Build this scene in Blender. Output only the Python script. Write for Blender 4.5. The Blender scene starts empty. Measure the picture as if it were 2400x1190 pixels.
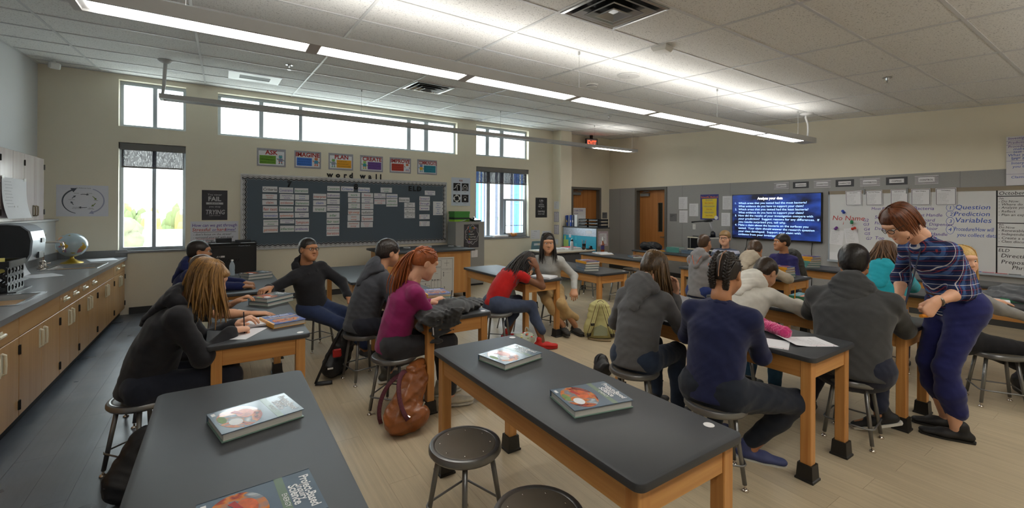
import bpy, math, random
import numpy as np
from mathutils import Vector, Matrix, noise
random.seed(7); np.random.seed(7)
S = bpy.context.scene
C = S.collection
PI = math.pi
# ---------------------------------------------------------------- camera
SKY = 2.9; EXPO = 1.6; LENS = 5; UPL = 2.6; SCR = 1.0   # sky, exposure, lamp strengths
cam_d = bpy.data.cameras.new('camera')
cam = bpy.data.objects.new('camera', cam_d); C.objects.link(cam)
cam_d.sensor_fit = 'HORIZONTAL'; cam_d.sensor_width = 36.0
cam_d.lens = 1030.0/2400*36
cam_d.shift_y = (492.9-595.0)/2400
cam_d.clip_start = .05; cam_d.clip_end = 900
cam.matrix_world = (Matrix.Translation((0, 0, 1.65)) @ Matrix.Rotation(math.radians(-33.46), 4, 'Z')
                    @ Matrix.Rotation(PI/2, 4, 'X') @ Matrix.Rotation(math.radians(.28), 4, 'Z'))
S.camera = cam
# ---------------------------------------------------------------- sky, exposure
W = bpy.data.worlds.new('sky'); S.world = W; W.use_nodes = True
wn = W.node_tree.nodes; wl = W.node_tree.links; wn.clear()
w_out = wn.new('ShaderNodeOutputWorld'); w_bg = wn.new('ShaderNodeBackground')
w_tc = wn.new('ShaderNodeTexCoord'); w_sep = wn.new('ShaderNodeSeparateXYZ'); w_rmp = wn.new('ShaderNodeValToRGB')
w_rmp.color_ramp.elements[0].position = .48; w_rmp.color_ramp.elements[0].color = (1.0, .985, .96, 1)
w_rmp.color_ramp.elements[1].position = .85; w_rmp.color_ramp.elements[1].color = (.84, .93, 1.0, 1)
w_map = wn.new('ShaderNodeMapRange'); w_map.inputs[1].default_value = -1; w_map.inputs[2].default_value = 1
wl.new(w_tc.outputs['Generated'], w_sep.inputs[0]); wl.new(w_sep.outputs['Z'], w_map.inputs[0])
wl.new(w_map.outputs[0], w_rmp.inputs[0]); wl.new(w_rmp.outputs[0], w_bg.inputs[0])
w_bg.inputs[1].default_value = SKY
wl.new(w_bg.outputs[0], w_out.inputs[0])
vs = S.view_settings; vs.view_transform = 'Standard'; vs.look = 'None'; vs.gamma = 1.0
vs.exposure = EXPO; vs.use_curve_mapping = False
try:
    S.cycles.use_denoising = True; S.cycles.max_bounces = 7; S.cycles.diffuse_bounces = 4
    S.cycles.glossy_bounces = 3; S.cycles.transparent_max_bounces = 6; S.cycles.caustics_reflective = False; S.cycles.caustics_refractive = False
    S.cycles.sample_clamp_indirect = 6.0
except Exception:
    pass
# ---------------------------------------------------------------- helpers: colour and materials
def lin(c):
    if isinstance(c, str):
        c = c.lstrip('#'); c = tuple(int(c[i:i+2], 16) for i in (0, 2, 4))
    o = []
    for x in c[:3]:
        x = x/255.0
        o.append(x/12.92 if x <= .04045 else ((x+.055)/1.055)**2.4)
    return (o[0], o[1], o[2], 1.0)
MATS = {}
def mat(name, c, rough=.6, metal=0., spec=.5, vary=0., vscale=(8, 8, 8), bump=0., bscale=60., emit=0., coat=0., obj_rand=0., sheen=0., dist=.002, alpha=1., trans=0., coord='Object'):
    if name in MATS: return MATS[name]
    m = bpy.data.materials.new(name); m.use_nodes = True
    nt = m.node_tree; N = nt.nodes; L = nt.links
    b = N.get('Principled BSDF')
    col = lin(c)
    b.inputs['Base Color'].default_value = col
    b.inputs['Roughness'].default_value = rough; b.inputs['Metallic'].default_value = metal
    b.inputs['Specular IOR Level'].default_value = spec
    if coat: b.inputs['Coat Weight'].default_value = coat; b.inputs['Coat Roughness'].default_value = .12
    if sheen: b.inputs['Sheen Weight'].default_value = sheen; b.inputs['Sheen Roughness'].default_value = .5
    if trans: b.inputs['Transmission Weight'].default_value = trans
    if alpha < 1: b.inputs['Alpha'].default_value = alpha
    if emit:
        b.inputs['Emission Color'].default_value = col; b.inputs['Emission Strength'].default_value = emit
    tc = N.new('ShaderNodeTexCoord')
    src = tc.outputs['Object']
    if coord == 'World':
        g = N.new('ShaderNodeNewGeometry'); src = g.outputs['Position']
    if vary or obj_rand:
        fac = None
        if vary:
            mp = N.new('ShaderNodeMapping'); mp.inputs['Scale'].default_value = vscale
            L.new(src, mp.inputs[0])
            nz = N.new('ShaderNodeTexNoise'); nz.inputs['Scale'].default_value = 1.0; nz.inputs['Detail'].default_value = 4
            L.new(mp.outputs[0], nz.inputs['Vector'])
            mr = N.new('ShaderNodeMapRange'); mr.inputs[1].default_value = .25; mr.inputs[2].default_value = .75
            mr.inputs[3].default_value = 1-vary; mr.inputs[4].default_value = 1+vary
            L.new(nz.outputs[0], mr.inputs[0]); fac = mr.outputs[0]
        if obj_rand:
            oi = N.new('ShaderNodeObjectInfo'); mr2 = N.new('ShaderNodeMapRange')
            mr2.inputs[3].default_value = 1-obj_rand; mr2.inputs[4].default_value = 1+obj_rand
            L.new(oi.outputs['Random'], mr2.inputs[0])
            if fac is None: fac = mr2.outputs[0]
            else:
                mm = N.new('ShaderNodeMath'); mm.operation = 'MULTIPLY'; L.new(fac, mm.inputs[0]); L.new(mr2.outputs[0], mm.inputs[1]); fac = mm.outputs[0]
        vm = N.new('ShaderNodeVectorMath'); vm.operation = 'SCALE'; vm.inputs[0].default_value = col[:3]
        L.new(fac, vm.inputs['Scale']); L.new(vm.outputs[0], b.inputs['Base Color'])
    if bump:
        nb = N.new('ShaderNodeTexNoise'); nb.inputs['Scale'].default_value = bscale; nb.inputs['Detail'].default_value = 3
        L.new(src, nb.inputs['Vector'])
        bp = N.new('ShaderNodeBump'); bp.inputs['Strength'].default_value = bump; bp.inputs['Distance'].default_value = dist
        L.new(nb.outputs[0], bp.inputs['Height']); L.new(bp.outputs[0], b.inputs['Normal'])
    MATS[name] = m
    return m
def wood(name, c1, c2, axis='Z', rough=.45, scale=1., coat=.15, coord='Object', obj_rand=.08):
    """oak-like grain: noise stretched along one axis plus soft wave figure"""
    if name in MATS: return MATS[name]
    m = bpy.data.materials.new(name); m.use_nodes = True
    nt = m.node_tree; N = nt.nodes; L = nt.links; b = N.get('Principled BSDF')
    b.inputs['Roughness'].default_value = rough; b.inputs['Coat Weight'].default_value = coat; b.inputs['Coat Roughness'].default_value = .25
    tc = N.new('ShaderNodeTexCoord'); mp = N.new('ShaderNodeMapping')
    src = tc.outputs['Object']
    if coord == 'World':
        g = N.new('ShaderNodeNewGeometry'); src = g.outputs['Position']
    sc = {'X': (1.2, 38, 38), 'Y': (38, 1.2, 38), 'Z': (38, 38, 1.2)}[axis]
    mp.inputs['Scale'].default_value = [s*scale for s in sc]
    oi = N.new('ShaderNodeObjectInfo'); ofs = N.new('ShaderNodeVectorMath'); ofs.operation = 'SCALE'; ofs.inputs[0].default_value = (3.1, 5.3, 7.7)
    L.new(oi.outputs['Random'], ofs.inputs['Scale'])
    ad = N.new('ShaderNodeVectorMath'); L.new(src, ad.inputs[0]); L.new(ofs.outputs[0], ad.inputs[1]); L.new(ad.outputs[0], mp.inputs[0])
    nz = N.new('ShaderNodeTexNoise'); nz.inputs['Scale'].default_value = 1; nz.inputs['Detail'].default_value = 5; nz.inputs['Distortion'].default_value = .6
    L.new(mp.outputs[0], nz.inputs['Vector'])
    mp2 = N.new('ShaderNodeMapping'); sc2 = {'X': (.35, 9, 9), 'Y': (9, .35, 9), 'Z': (9, 9, .35)}[axis]
    mp2.inputs['Scale'].default_value = [s*scale for s in sc2]; L.new(ad.outputs[0], mp2.inputs[0])
    n2 = N.new('ShaderNodeTexNoise'); n2.inputs['Scale'].default_value = 1; n2.inputs['Detail'].default_value = 2; n2.inputs['Distortion'].default_value = 1.2
    L.new(mp2.outputs[0], n2.inputs['Vector'])
    mx0 = N.new('ShaderNodeMath'); mx0.operation = 'ADD'; L.new(nz.outputs[0], mx0.inputs[0]); L.new(n2.outputs[0], mx0.inputs[1])
    mr = N.new('ShaderNodeMapRange'); mr.inputs[1].default_value = .7; mr.inputs[2].default_value = 1.3; L.new(mx0.outputs[0], mr.inputs[0])
    mx = N.new('ShaderNodeMix'); mx.data_type = 'RGBA'; mx.inputs[6].default_value = lin(c1); mx.inputs[7].default_value = lin(c2)
    L.new(mr.outputs[0], mx.inputs[0])
    mr2 = N.new('ShaderNodeMapRange'); mr2.inputs[3].default_value = 1-obj_rand; mr2.inputs[4].default_value = 1+obj_rand; L.new(oi.outputs['Random'], mr2.inputs[0])
    vm = N.new('ShaderNodeVectorMath'); vm.operation = 'SCALE'; L.new(mx.outputs[2], vm.inputs[0]); L.new(mr2.outputs[0], vm.inputs['Scale'])
    L.new(vm.outputs[0], b.inputs['Base Color'])
    bp = N.new('ShaderNodeBump'); bp.inputs['Strength'].default_value = .12; bp.inputs['Distance'].default_value = .001
    L.new(nz.outputs[0], bp.inputs['Height']); L.new(bp.outputs[0], b.inputs['Normal'])
    MATS[name] = m
    return m
# ---------------------------------------------------------------- helpers: mesh builder
class MB:
    def __init__(s): s.v = []; s.f = []; s.m = []
    def add(s, V, F, mi=0):
        o = len(s.v); s.v.extend([tuple(p) for p in V])
        for q in F: s.f.append(tuple(i+o for i in q)); s.m.append(mi)
        return s
    def box(s, x0, x1, y0, y1, z0, z1, mi=0):
        V = [(x0, y0, z0), (x1, y0, z0), (x1, y1, z0), (x0, y1, z0), (x0, y0, z1), (x1, y0, z1), (x1, y1, z1), (x0, y1, z1)]
        return s.add(V, [(0, 3, 2, 1), (4, 5, 6, 7), (0, 1, 5, 4), (1, 2, 6, 5), (2, 3, 7, 6), (3, 0, 4, 7)], mi)
    def bbox(s, x0, x1, y0, y1, z0, z1, b=.004, mi=0):
        """box with chamfered edges"""
        P = []
        for sx in (0, 1):
            for sy in (0, 1):
                for sz in (0, 1):
                    X = (x0, x1)[sx]; Y = (y0, y1)[sy]; Z = (z0, z1)[sz]
                    dx = b*(1-2*sx); dy = b*(1-2*sy); dz = b*(1-2*sz)
                    P += [(X, Y+dy, Z+dz), (X+dx, Y, Z+dz), (X+dx, Y+dy, Z)]
        def I(sx, sy, sz, k): return (sx*4+sy*2+sz)*3+k
        F = []
        for sx in (0, 1):
            q = [I(sx, 0, 0, 0), I(sx, 1, 0, 0), I(sx, 1, 1, 0), I(sx, 0, 1, 0)]; F.append(q if sx else q[::-1])
        for sy in (0, 1):
            q = [I(0, sy, 0, 1), I(1, sy, 0, 1), I(1, sy, 1, 1), I(0, sy, 1, 1)]; F.append(q[::-1] if sy else q)
        for sz in (0, 1):
            q = [I(0, 0, sz, 2), I(1, 0, sz, 2), I(1, 1, sz, 2), I(0, 1, sz, 2)]; F.append(q if sz else q[::-1])
        for sx in (0, 1):
            for sy in (0, 1):
                q = [I(sx, sy, 0, 0), I(sx, sy, 1, 0), I(sx, sy, 1, 1), I(sx, sy, 0, 1)]; F.append(q if sx == sy else q[::-1])
        for sx in (0, 1):
            for sz in (0, 1):
                q = [I(sx, 0, sz, 0), I(sx, 1, sz, 0), I(sx, 1, sz, 2), I(sx, 0, sz, 2)]; F.append(q[::-1] if sx == sz else q)
        for sy in (0, 1):
            for sz in (0, 1):
                q = [I(0, sy, sz, 1), I(1, sy, sz, 1), I(1, sy, sz, 2), I(0, sy, sz, 2)]; F.append(q if sy == sz else q[::-1])
        for sx in (0, 1):
            for sy in (0, 1):
                for sz in (0, 1):
                    q = [I(sx, sy, sz, 0), I(sx, sy, sz, 1), I(sx, sy, sz, 2)]
                    F.append(q if (sx+sy+sz) % 2 == 1 else q[::-1])
        return s.add(P, F, mi)
    def prism(s, poly, z0, z1, mi=0):
        n = len(poly); V = [(p[0], p[1], z0) for p in poly]+[(p[0], p[1], z1) for p in poly]
        F = [tuple(range(n))[::-1], tuple(range(n, 2*n))]+[(i, (i+1) % n, n+(i+1) % n, n+i) for i in range(n)]
        return s.add(V, F, mi)
    def rrect(s, x0, x1, y0, y1, z0, z1, r=.02, n=4, e=0., mi=0):
        """rounded-corner slab, optional rounded top/bottom edge e"""
        def ring(i, z):
            P = []
            for cx, cy, a0 in ((x1-r, y1-r, 0), (x0+r, y1-r, 90), (x0+r, y0+r, 180), (x1-r, y0+r, 270)):
                for k in range(n+1):
                    a = math.radians(a0+90*k/n); P.append((cx+(r-i)*math.cos(a), cy+(r-i)*math.sin(a), z))
            return P
        if e: rings = [ring(e, z0), ring(e*.3, z0+e*.3), ring(0, z0+e), ring(0, z1-e), ring(e*.3, z1-e*.3), ring(e, z1)]
        else: rings = [ring(0, z0), ring(0, z1)]
        m = len(rings[0]); V = [p for q in rings for p in q]
        F = [tuple(range(m))[::-1], tuple(range((len(rings)-1)*m, len(rings)*m))]
        for k in range(len(rings)-1):
            for i in range(m): F.append((k*m+i, k*m+(i+1) % m, (k+1)*m+(i+1) % m, (k+1)*m+i))
        return s.add(V, F, mi)
    def tube(s, pts, r, n=8, cap=True, mi=0, flat=None):
        pts = [Vector(p) for p in pts]; m = len(pts)
        rs = r if isinstance(r, (list, tuple)) else [r]*m
        T = []
        for i in range(m):
            t = pts[min(i+1, m-1)]-pts[max(i-1, 0)]
            T.append(t.normalized() if t.length > 1e-9 else Vector((0, 0, 1)))
        u = T[0].orthogonal().normalized() if flat is None else (Vector(flat)-T[0]*Vector(flat).dot(T[0])).normalized()
        V = []
        for i in range(m):
            u = (u-T[i]*u.dot(T[i]))
            u = u.normalized() if u.length > 1e-6 else T[i].orthogonal().normalized()
            w = T[i].cross(u)
            rr = rs[i]; ra, rb = (rr if isinstance(rr, (list, tuple)) else (rr, rr))
            for k in range(n):
                a = 2*PI*k/n
                V.append(pts[i]+u*(ra*math.cos(a))+w*(rb*math.sin(a)))
        F = []
        for i in range(m-1):
            for k in range(n): F.append((i*n+k, i*n+(k+1) % n, (i+1)*n+(k+1) % n, (i+1)*n+k))
        if cap: F.append(tuple(range(n))[::-1]); F.append(tuple(range((m-1)*n, m*n)))
        return s.add(V, F, mi)
    def lathe(s, prof, n=24, c=(0, 0, 0), mi=0, closed=True):
        V = []; m = len(prof)
        for r, z in prof:
            for k in range(n):
                a = 2*PI*k/n; V.append((c[0]+r*math.cos(a), c[1]+r*math.sin(a), c[2]+z))
        F = []
        for i in range(m-1):
            for k in range(n): F.append((i*n+k, i*n+(k+1) % n, (i+1)*n+(k+1) % n, (i+1)*n+k))
        if closed: F.append(tuple(range(n))[::-1]); F.append(tuple(range((m-1)*n, m*n)))
        return s.add(V, F, mi)
    def ell(s, c, r, nu=12, nv=8, R=None, mi=0):
        V = []; F = []
        for j in range(nv+1):
            t = PI*j/nv
            for i in range(nu):
                p = 2*PI*i/nu
                q = Vector((r[0]*math.sin(t)*math.cos(p), r[1]*math.sin(t)*math.sin(p), r[2]*math.cos(t)))
                if R is not None: q = R @ q
                V.append(q+Vector(c))
        for j in range(nv):
            for i in range(nu): F.append((j*nu+i, (j+1)*nu+i, (j+1)*nu+(i+1) % nu, j*nu+(i+1) % nu))
        return s.add(V, F, mi)
    def xf(s, M):
        s.v = [tuple(M @ Vector(p)) for p in s.v]; return s
    def mesh(s, name, mats, smooth=False):
        me = bpy.data.meshes.new(name); me.from_pydata(s.v, [], s.f); me.validate(verbose=False)
        if not isinstance(mats, (list, tuple)): mats = [mats]
        for m in mats: me.materials.append(m)
        if any(s.m) and len(me.polygons) == len(s.m): me.polygons.foreach_set('material_index', s.m)
        if smooth: me.polygons.foreach_set('use_smooth', [True]*len(me.polygons))
        me.update(); return me
    def build(s, name, mats, parent=None, smooth=False, auto=False):
        o = bpy.data.objects.new(name, s.mesh(name, mats, smooth or auto)); C.objects.link(o)
        if auto: autosmooth(o)
        if parent is not None: attach(o, parent)
        return o
def autosmooth(o, ang=35):
    me = o.data
    me.polygons.foreach_set('use_smooth', [True]*len(me.polygons))
    try: me.set_sharp_from_angle(angle=math.radians(ang))
    except Exception: pass
def attach(o, p, keep=True):
    o.parent = p
    if keep: o.matrix_parent_inverse = p.matrix_basis.inverted()
def tag(o, label=None, cat=None, group=None, kind=None):
    if label: o['label'] = label
    if cat: o['category'] = cat
    if group: o['group'] = group
    if kind: o['kind'] = kind
    return o
def thing(name, label, cat, loc=(0, 0, 0), rz=0, group=None):
    o = bpy.data.objects.new(name, None); C.objects.link(o); o.empty_display_size = .1
    o.location = loc; o.rotation_euler = (0, 0, rz)
    return tag(o, label, cat, group)
def lpart(name, me, parent):
    """child whose mesh is in the parent's own coordinates"""
    o = bpy.data.objects.new(name, me); C.objects.link(o); o.parent = parent; return o
def dup(root, loc=None, rz=None, label=None, group=None):
    r = root.copy(); C.objects.link(r)
    if loc is not None: r.location = loc
    if rz is not None: r.rotation_euler = (r.rotation_euler[0], r.rotation_euler[1], rz)
    if label: r['label'] = label
    if group: r['group'] = group
    for ch in list(root.children):
        c = ch.copy(); C.objects.link(c); c.parent = r
        for g in ch.children:
            d = g.copy(); C.objects.link(d); d.parent = c
    return r
def struct(name, mb, m, parent=None, smooth=False):
    o = mb.build(name, m, parent, smooth)
    if parent is None: o['kind'] = 'structure'
    return o
# ---------------------------------------------------------------- helpers: frames (sheet on a wall, cover of a book) and lettering
class Fr:
    def __init__(s, O, U, V):
        s.O = Vector(O); s.U = Vector(U).normalized(); s.V = Vector(V).normalized(); s.N = s.U.cross(s.V)
    def p(s, u, v, n=0): return s.O+s.U*u+s.V*v+s.N*n
    def box(s, mb, u0, u1, v0, v1, n0=0., n1=.002, mi=0):
        P = [s.p(u, v, n) for n in (n0, n1) for (u, v) in ((u0, v0), (u1, v0), (u1, v1), (u0, v1))]
        return mb.add(P, [(0, 3, 2, 1), (4, 5, 6, 7), (0, 1, 5, 4), (1, 2, 6, 5), (2, 3, 7, 6), (3, 0, 4, 7)], mi)
    def poly(s, mb, pts, n0, n1, mi=0):
        k = len(pts); P = [s.p(u, v, n0) for u, v in pts]+[s.p(u, v, n1) for u, v in pts]
        F = [tuple(range(k))[::-1], tuple(range(k, 2*k))]+[(i, (i+1) % k, k+(i+1) % k, k+i) for i in range(k)]
        return mb.add(P, F, mi)
    def disc(s, mb, u, v, ru, rv, n0, n1, k=14, mi=0, a0=0., a1=2*PI):
        return s.poly(mb, [(u+ru*math.cos(a0+(a1-a0)*i/k), v+rv*math.sin(a0+(a1-a0)*i/k)) for i in range(k)], n0, n1, mi)
    def stroke(s, mb, pts, w, n0, n1, mi=0):
        for (a, b) in zip(pts[:-1], pts[1:]):
            d = Vector((b[0]-a[0], b[1]-a[1])); L = d.length
            if L < 1e-6: continue
            d /= L; q = Vector((-d.y, d.x))*w/2
            s.poly(mb, [(a[0]-q.x, a[1]-q.y), (b[0]-q.x, b[1]-q.y), (b[0]+q.x, b[1]+q.y), (a[0]+q.x, a[1]+q.y)], n0, n1, mi)
        return mb
    def text(s, mb, txt, u, v, h, w=None, align='C', n=.0025, mi=0, bold=0., shear=0., maxw=None, rot=0.):
        """lettering of cap height about h, baseline at v; w = forced width, maxw = shrink to fit"""
        V, F, wid = glyphs(txt, bold, shear)
        k = h/.70; ku = k
        if w: ku = w/max(wid, 1e-6)
        elif maxw and wid*k > maxw: ku = maxw/wid
        off = {'L': 0, 'C': -wid*ku/2, 'R': -wid*ku}[align]
        ca, sa = math.cos(rot), math.sin(rot)
        P = []
        for x, y in V:
            a = off+x*ku; b = y*k
            P.append(s.p(u+a*ca-b*sa, v+a*sa+b*ca, n))
        mb.add(P, F, mi)
        return wid*ku
_GL = {}
def glyphs(txt, bold=0., shear=0.):
    key = (txt, bold, shear)
    if key in _GL: return _GL[key]
    cu = bpy.data.curves.new('t', 'FONT'); cu.body = txt; cu.resolution_u = 2; cu.offset = bold; cu.shear = shear; cu.fill_mode = 'FRONT'
    ob = bpy.data.objects.new('t', cu)
    me = bpy.data.meshes.new_from_object(ob)
    V = [(v.co.x, v.co.y) for v in me.vertices]; F = [tuple(p.vertices) for p in me.polygons]
    bpy.data.objects.remove(ob); bpy.data.curves.remove(cu); bpy.data.meshes.remove(me)
    if V:
        x0 = min(p[0] for p in V); wid = max(p[0] for p in V)-x0; V = [(x-x0, y) for x, y in V]
        # front face must look along +n
        if F:
            a, b, c = (V[i] for i in F[0][:3])
            if (b[0]-a[0])*(c[1]-a[1])-(b[1]-a[1])*(c[0]-a[0]) < 0: F = [f[::-1] for f in F]
    else: wid = 0
    _GL[key] = (V, F, wid); return _GL[key]
YW = 9.02; XR = 9.47
def FW(x, z, n=.001): return Fr((x, YW-n, z), (1, 0, 0), (0, 0, 1))     # on the window wall, looking from the room
def FR(y, z, n=.001): return Fr((XR-n, y, z), (0, -1, 0), (0, 0, 1))    # on the whiteboard wall
def zc(y): return 3.73+.0663*(y-9.02)                                   # sloping ceiling
# ================================================================ THE ROOM
M_cream = mat('cream_paint', (236, 228, 208), .75, vary=.02, vscale=(2, 2, 2), bump=.15, bscale=350, dist=.0006, coord='World')
M_grey = mat('grey_wall_panel', (160, 160, 159), .7, vary=.03, vscale=(60, 60, 60), bump=.2, bscale=500, dist=.0006, coord='World')
M_white_wall = mat('pale_grey_paint', (214, 216, 218), .75, coord='World', bump=.1, bscale=350, dist=.0005)
M_frame = mat('window_frame_aluminium', (178, 188, 198), .4, .3)
M_doorframe = mat('grey_door_frame', (108, 106, 100), .5)
M_base = mat('dark_rubber_base', (64, 65, 66), .5)
M_sill = mat('grey_sill', (140, 140, 142), .4)
XL = -2.21; XL2 = -2.02
# ---- floor: planks laid along the window-to-camera direction
def floor_mat(name, c, rough, streak, spec=.5):
    m = bpy.data.materials.new(name); m.use_nodes = True; nt = m.node_tree; N = nt.nodes; L = nt.links; b = N.get('Principled BSDF')
    g = N.new('ShaderNodeNewGeometry'); mp = N.new('ShaderNodeMapping'); mp.inputs['Scale'].default_value = (46, 1.6, 1)
    oi = N.new('ShaderNodeObjectInfo'); ad = N.new('ShaderNodeMath'); ad.operation = 'ADD'
    L.new(oi.outputs['Random'], ad.inputs[0]); L.new(g.outputs['Random Per Island'], ad.inputs[1])
    fr = N.new('ShaderNodeMath'); fr.operation = 'FRACT'; L.new(ad.outputs[0], fr.inputs[0])
    of = N.new('ShaderNodeVectorMath'); of.operation = 'SCALE'; of.inputs[0].default_value = (5, 9, 2); L.new(fr.outputs[0], of.inputs['Scale'])
    a2 = N.new('ShaderNodeVectorMath'); L.new(g.outputs['Position'], a2.inputs[0]); L.new(of.outputs[0], a2.inputs[1]); L.new(a2.outputs[0], mp.inputs[0])
    nz = N.new('ShaderNodeTexNoise'); nz.inputs['Scale'].default_value = 1; nz.inputs['Detail'].default_value = 6; nz.inputs['Roughness'].default_value = .65; L.new(mp.outputs[0], nz.inputs['Vector'])
    n2 = N.new('ShaderNodeTexNoise'); n2.inputs['Scale'].default_value = 2.2; n2.inputs['Detail'].default_value = 5; L.new(g.outputs['Position'], n2.inputs['Vector'])
    mr = N.new('ShaderNodeMapRange'); mr.inputs[1].default_value = .25; mr.inputs[2].default_value = .75; mr.inputs[3].default_value = 1-streak; mr.inputs[4].default_value = 1+streak; L.new(nz.outputs[0], mr.inputs[0])
    m2 = N.new('ShaderNodeMapRange'); m2.inputs[1].default_value = .3; m2.inputs[2].default_value = .7; m2.inputs[3].default_value = .93; m2.inputs[4].default_value = 1.06; L.new(n2.outputs[0], m2.inputs[0])
    m3 = N.new('ShaderNodeMapRange'); m3.inputs[3].default_value = .95; m3.inputs[4].default_value = 1.05; L.new(fr.outputs[0], m3.inputs[0])
    k1 = N.new('ShaderNodeMath'); k1.operation = 'MULTIPLY'; L.new(mr.outputs[0], k1.inputs[0]); L.new(m2.outputs[0], k1.inputs[1])
    k2 = N.new('ShaderNodeMath'); k2.operation = 'MULTIPLY'; L.new(k1.outputs[0], k2.inputs[0]); L.new(m3.outputs[0], k2.inputs[1])
    vm = N.new('ShaderNodeVectorMath'); vm.operation = 'SCALE'; vm.inputs[0].default_value = lin(c)[:3]; L.new(k2.outputs[0], vm.inputs['Scale']); L.new(vm.outputs[0], b.inputs['Base Color'])
    r2 = N.new('ShaderNodeMapRange'); r2.inputs[1].default_value = .3; r2.inputs[2].default_value = .7; r2.inputs[3].default_value = rough-.08; r2.inputs[4].default_value = rough+.1; L.new(n2.outputs[0], r2.inputs[0]); L.new(r2.outputs[0], b.inputs['Roughness'])
    b.inputs['Specular IOR Level'].default_value = spec
    bp = N.new('ShaderNodeBump'); bp.inputs['Strength'].default_value = .25; bp.inputs['Distance'].default_value = .0008; L.new(nz.outputs[0], bp.inputs['Height']); L.new(bp.outputs[0], b.inputs['Normal'])
    return m
M_fl_beige = floor_mat('beige_vinyl_plank', (186, 170, 142), .42, .15)
M_fl_dark = floor_mat('slate_vinyl_plank', (82, 88, 98), .34, .10, .6)
mb = MB(); mb.box(-2.6, 9.8, -2.8, 9.6, -.06, -.004)
floor = struct('floor', mb, mat('floor_screed', (120, 112, 100), .8))
PW, PL, XB = .196, 1.31, -.33
planks = []
nx0 = int(math.floor((-2.1-XB)/PW)); nx1 = int(math.ceil((9.47-XB)/PW))
for i in range(nx0, nx1+1):
    x0 = XB+i*PW; x1 = min(x0+PW, 9.468)
    if x1-x0 < .02: continue
    off = (i*.517 % 1)*PL
    y = -2.5-off
    while y < 9.15:
        ya, yb = max(y, -2.5), min(y+PL, 9.16)
        if yb-ya > .02: planks.append((x0, x1, ya, yb, 1 if i < 0 else 0))
        y += PL
def plank_seen(p):
    cx, cy = (p[0]+p[1])/2, (p[2]+p[3])/2
    d = cx*.5514+cy*.8342; a = cx*.8342-cy*.5514
    if d < .9 or abs(a) > d*1.2: return 99+abs(cx)+abs(cy)
    return d
planks.sort(key=plank_seen)
cache = {}
for p in planks[:295]:
    key = (round(p[1]-p[0], 3), round(p[3]-p[2], 3), p[4])
    if key not in cache:
        m_ = MB(); m_.box(.0005, key[0]-.0005, .0006, key[1]-.0006, -.004, 0); cache[key] = m_.mesh('floor_plank', M_fl_dark if p[4] else M_fl_beige)
    o = lpart('floor_plank', cache[key], floor); o.location = (p[0], p[2], 0)
for dark in (0, 1):
    m_ = MB()
    for p in planks[295:]:
        if p[4] == dark: m_.box(p[0]+.0005, p[1]-.0005, p[2]+.0006, p[3]-.0006, -.004, 0)
    if m_.v: o = m_.build('floor_planks', M_fl_dark if dark else M_fl_beige, floor); o['kind'] = 'stuff'
# ---- window wall with its openings
OPEN = {'A': (-1.333, -.496, 2.927, 3.65), 'B': (-1.333, -.496, .99, 2.68), 'C': (-.06, 4.464, 2.912, 3.637), 'D': (4.955, 6.46, 2.93, 3.65), 'E': (4.955, 6.46, 1.0, 2.675)}
mb = MB()
xs = sorted(set([-2.45, 7.24]+[v for k in OPEN.values() for v in k[:2]]))
for xa, xb in zip(xs[:-1], xs[1:]):
    hs = sorted([(o[2], o[3]) for o in OPEN.values() if o[0] <= xa+1e-4 and o[1] >= xb-1e-4])
    z = -.05
    for a, b in hs: mb.box(xa, xb, YW, YW+.26, z, a); z = b
    mb.box(xa, xb, YW, YW+.26, z, 4.05)
struct('wall_window_side', mb, M_cream)
mb = MB(); mb.box(7.24, 7.603, 8.70, 9.45, -.05, 4.05); struct('wall_column', mb, M_cream)
DX0, DX1, DZ = 8.024, 9.109, 2.29
mb = MB(); mb.box(7.603, DX0, 9.17, 9.40, -.05, 4.05); mb.box(DX1, 9.75, 9.17, 9.40, -.05, 4.05); mb.box(DX0, DX1, 9.17, 9.40, DZ, 4.05)
struct('wall_door_recess', mb, M_cream)
RY0, RY1, RZ = 7.185, 8.18, 2.25
mb = MB(); mb.box(XR, XR+.25, RY1, 9.4, -.05, 2.285, 0); mb.box(XR, XR+.25, -2.7, RY0, -.05, 2.285, 0); mb.box(XR, XR+.25, RY0, RY1, RZ, 2.285, 0)
wr = struct('wall_right', mb, M_grey)
mb = MB(); mb.box(XR, XR+.25, -2.7, 9.4, 2.285, 4.05); mb.build('upper_wall', M_cream, wr)
mb = MB()
for yy in (8.75, 6.72, 5.5, 4.28, 3.06, 1.84, .62): mb.box(XR-.0015, XR, yy-.002, yy+.002, .12, 2.285)
mb.build('panel_joint', mat('panel_joint_grey', (118, 118, 118), .7), wr)  # thin strips, a darker grey than the panels, mark the joints
mb = MB(); mb.box(XL-.25, XL, -2.7, 9.05, 1.0, 4.05); mb.box(XL-.25, XL2, -2.7, 9.05, -.05, 1.465)
struct('wall_left', mb, M_white_wall)
mb = MB(); mb.bbox(XL-.02, -1.985, 2.0, YW, 1.465, 1.492, .004); struct('trim_1', mb, mat('white_laminate', (205, 206, 208), .4))
mb = MB(); mb.box(XL-.25, 9.75, -2.95, -2.7, -.05, 4.05); struct('wall_back', mb, M_cream)
mb = MB(); mb.box(-1.20, 7.24, YW-.012, YW, 0, .105); mb.box(7.228, 7.24, 8.69, YW-.012, 0, .105); mb.box(7.228, 7.61, 8.688, 8.70, 0, .105); struct('baseboard_window_side', mb, M_base)
mb = MB(); mb.box(XR-.012, XR, RY1+.06, 9.17, 0, .107); mb.box(XR-.012, XR, -2.7, RY0-.06, 0, .107); struct('baseboard_right', mb, M_base)
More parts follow.
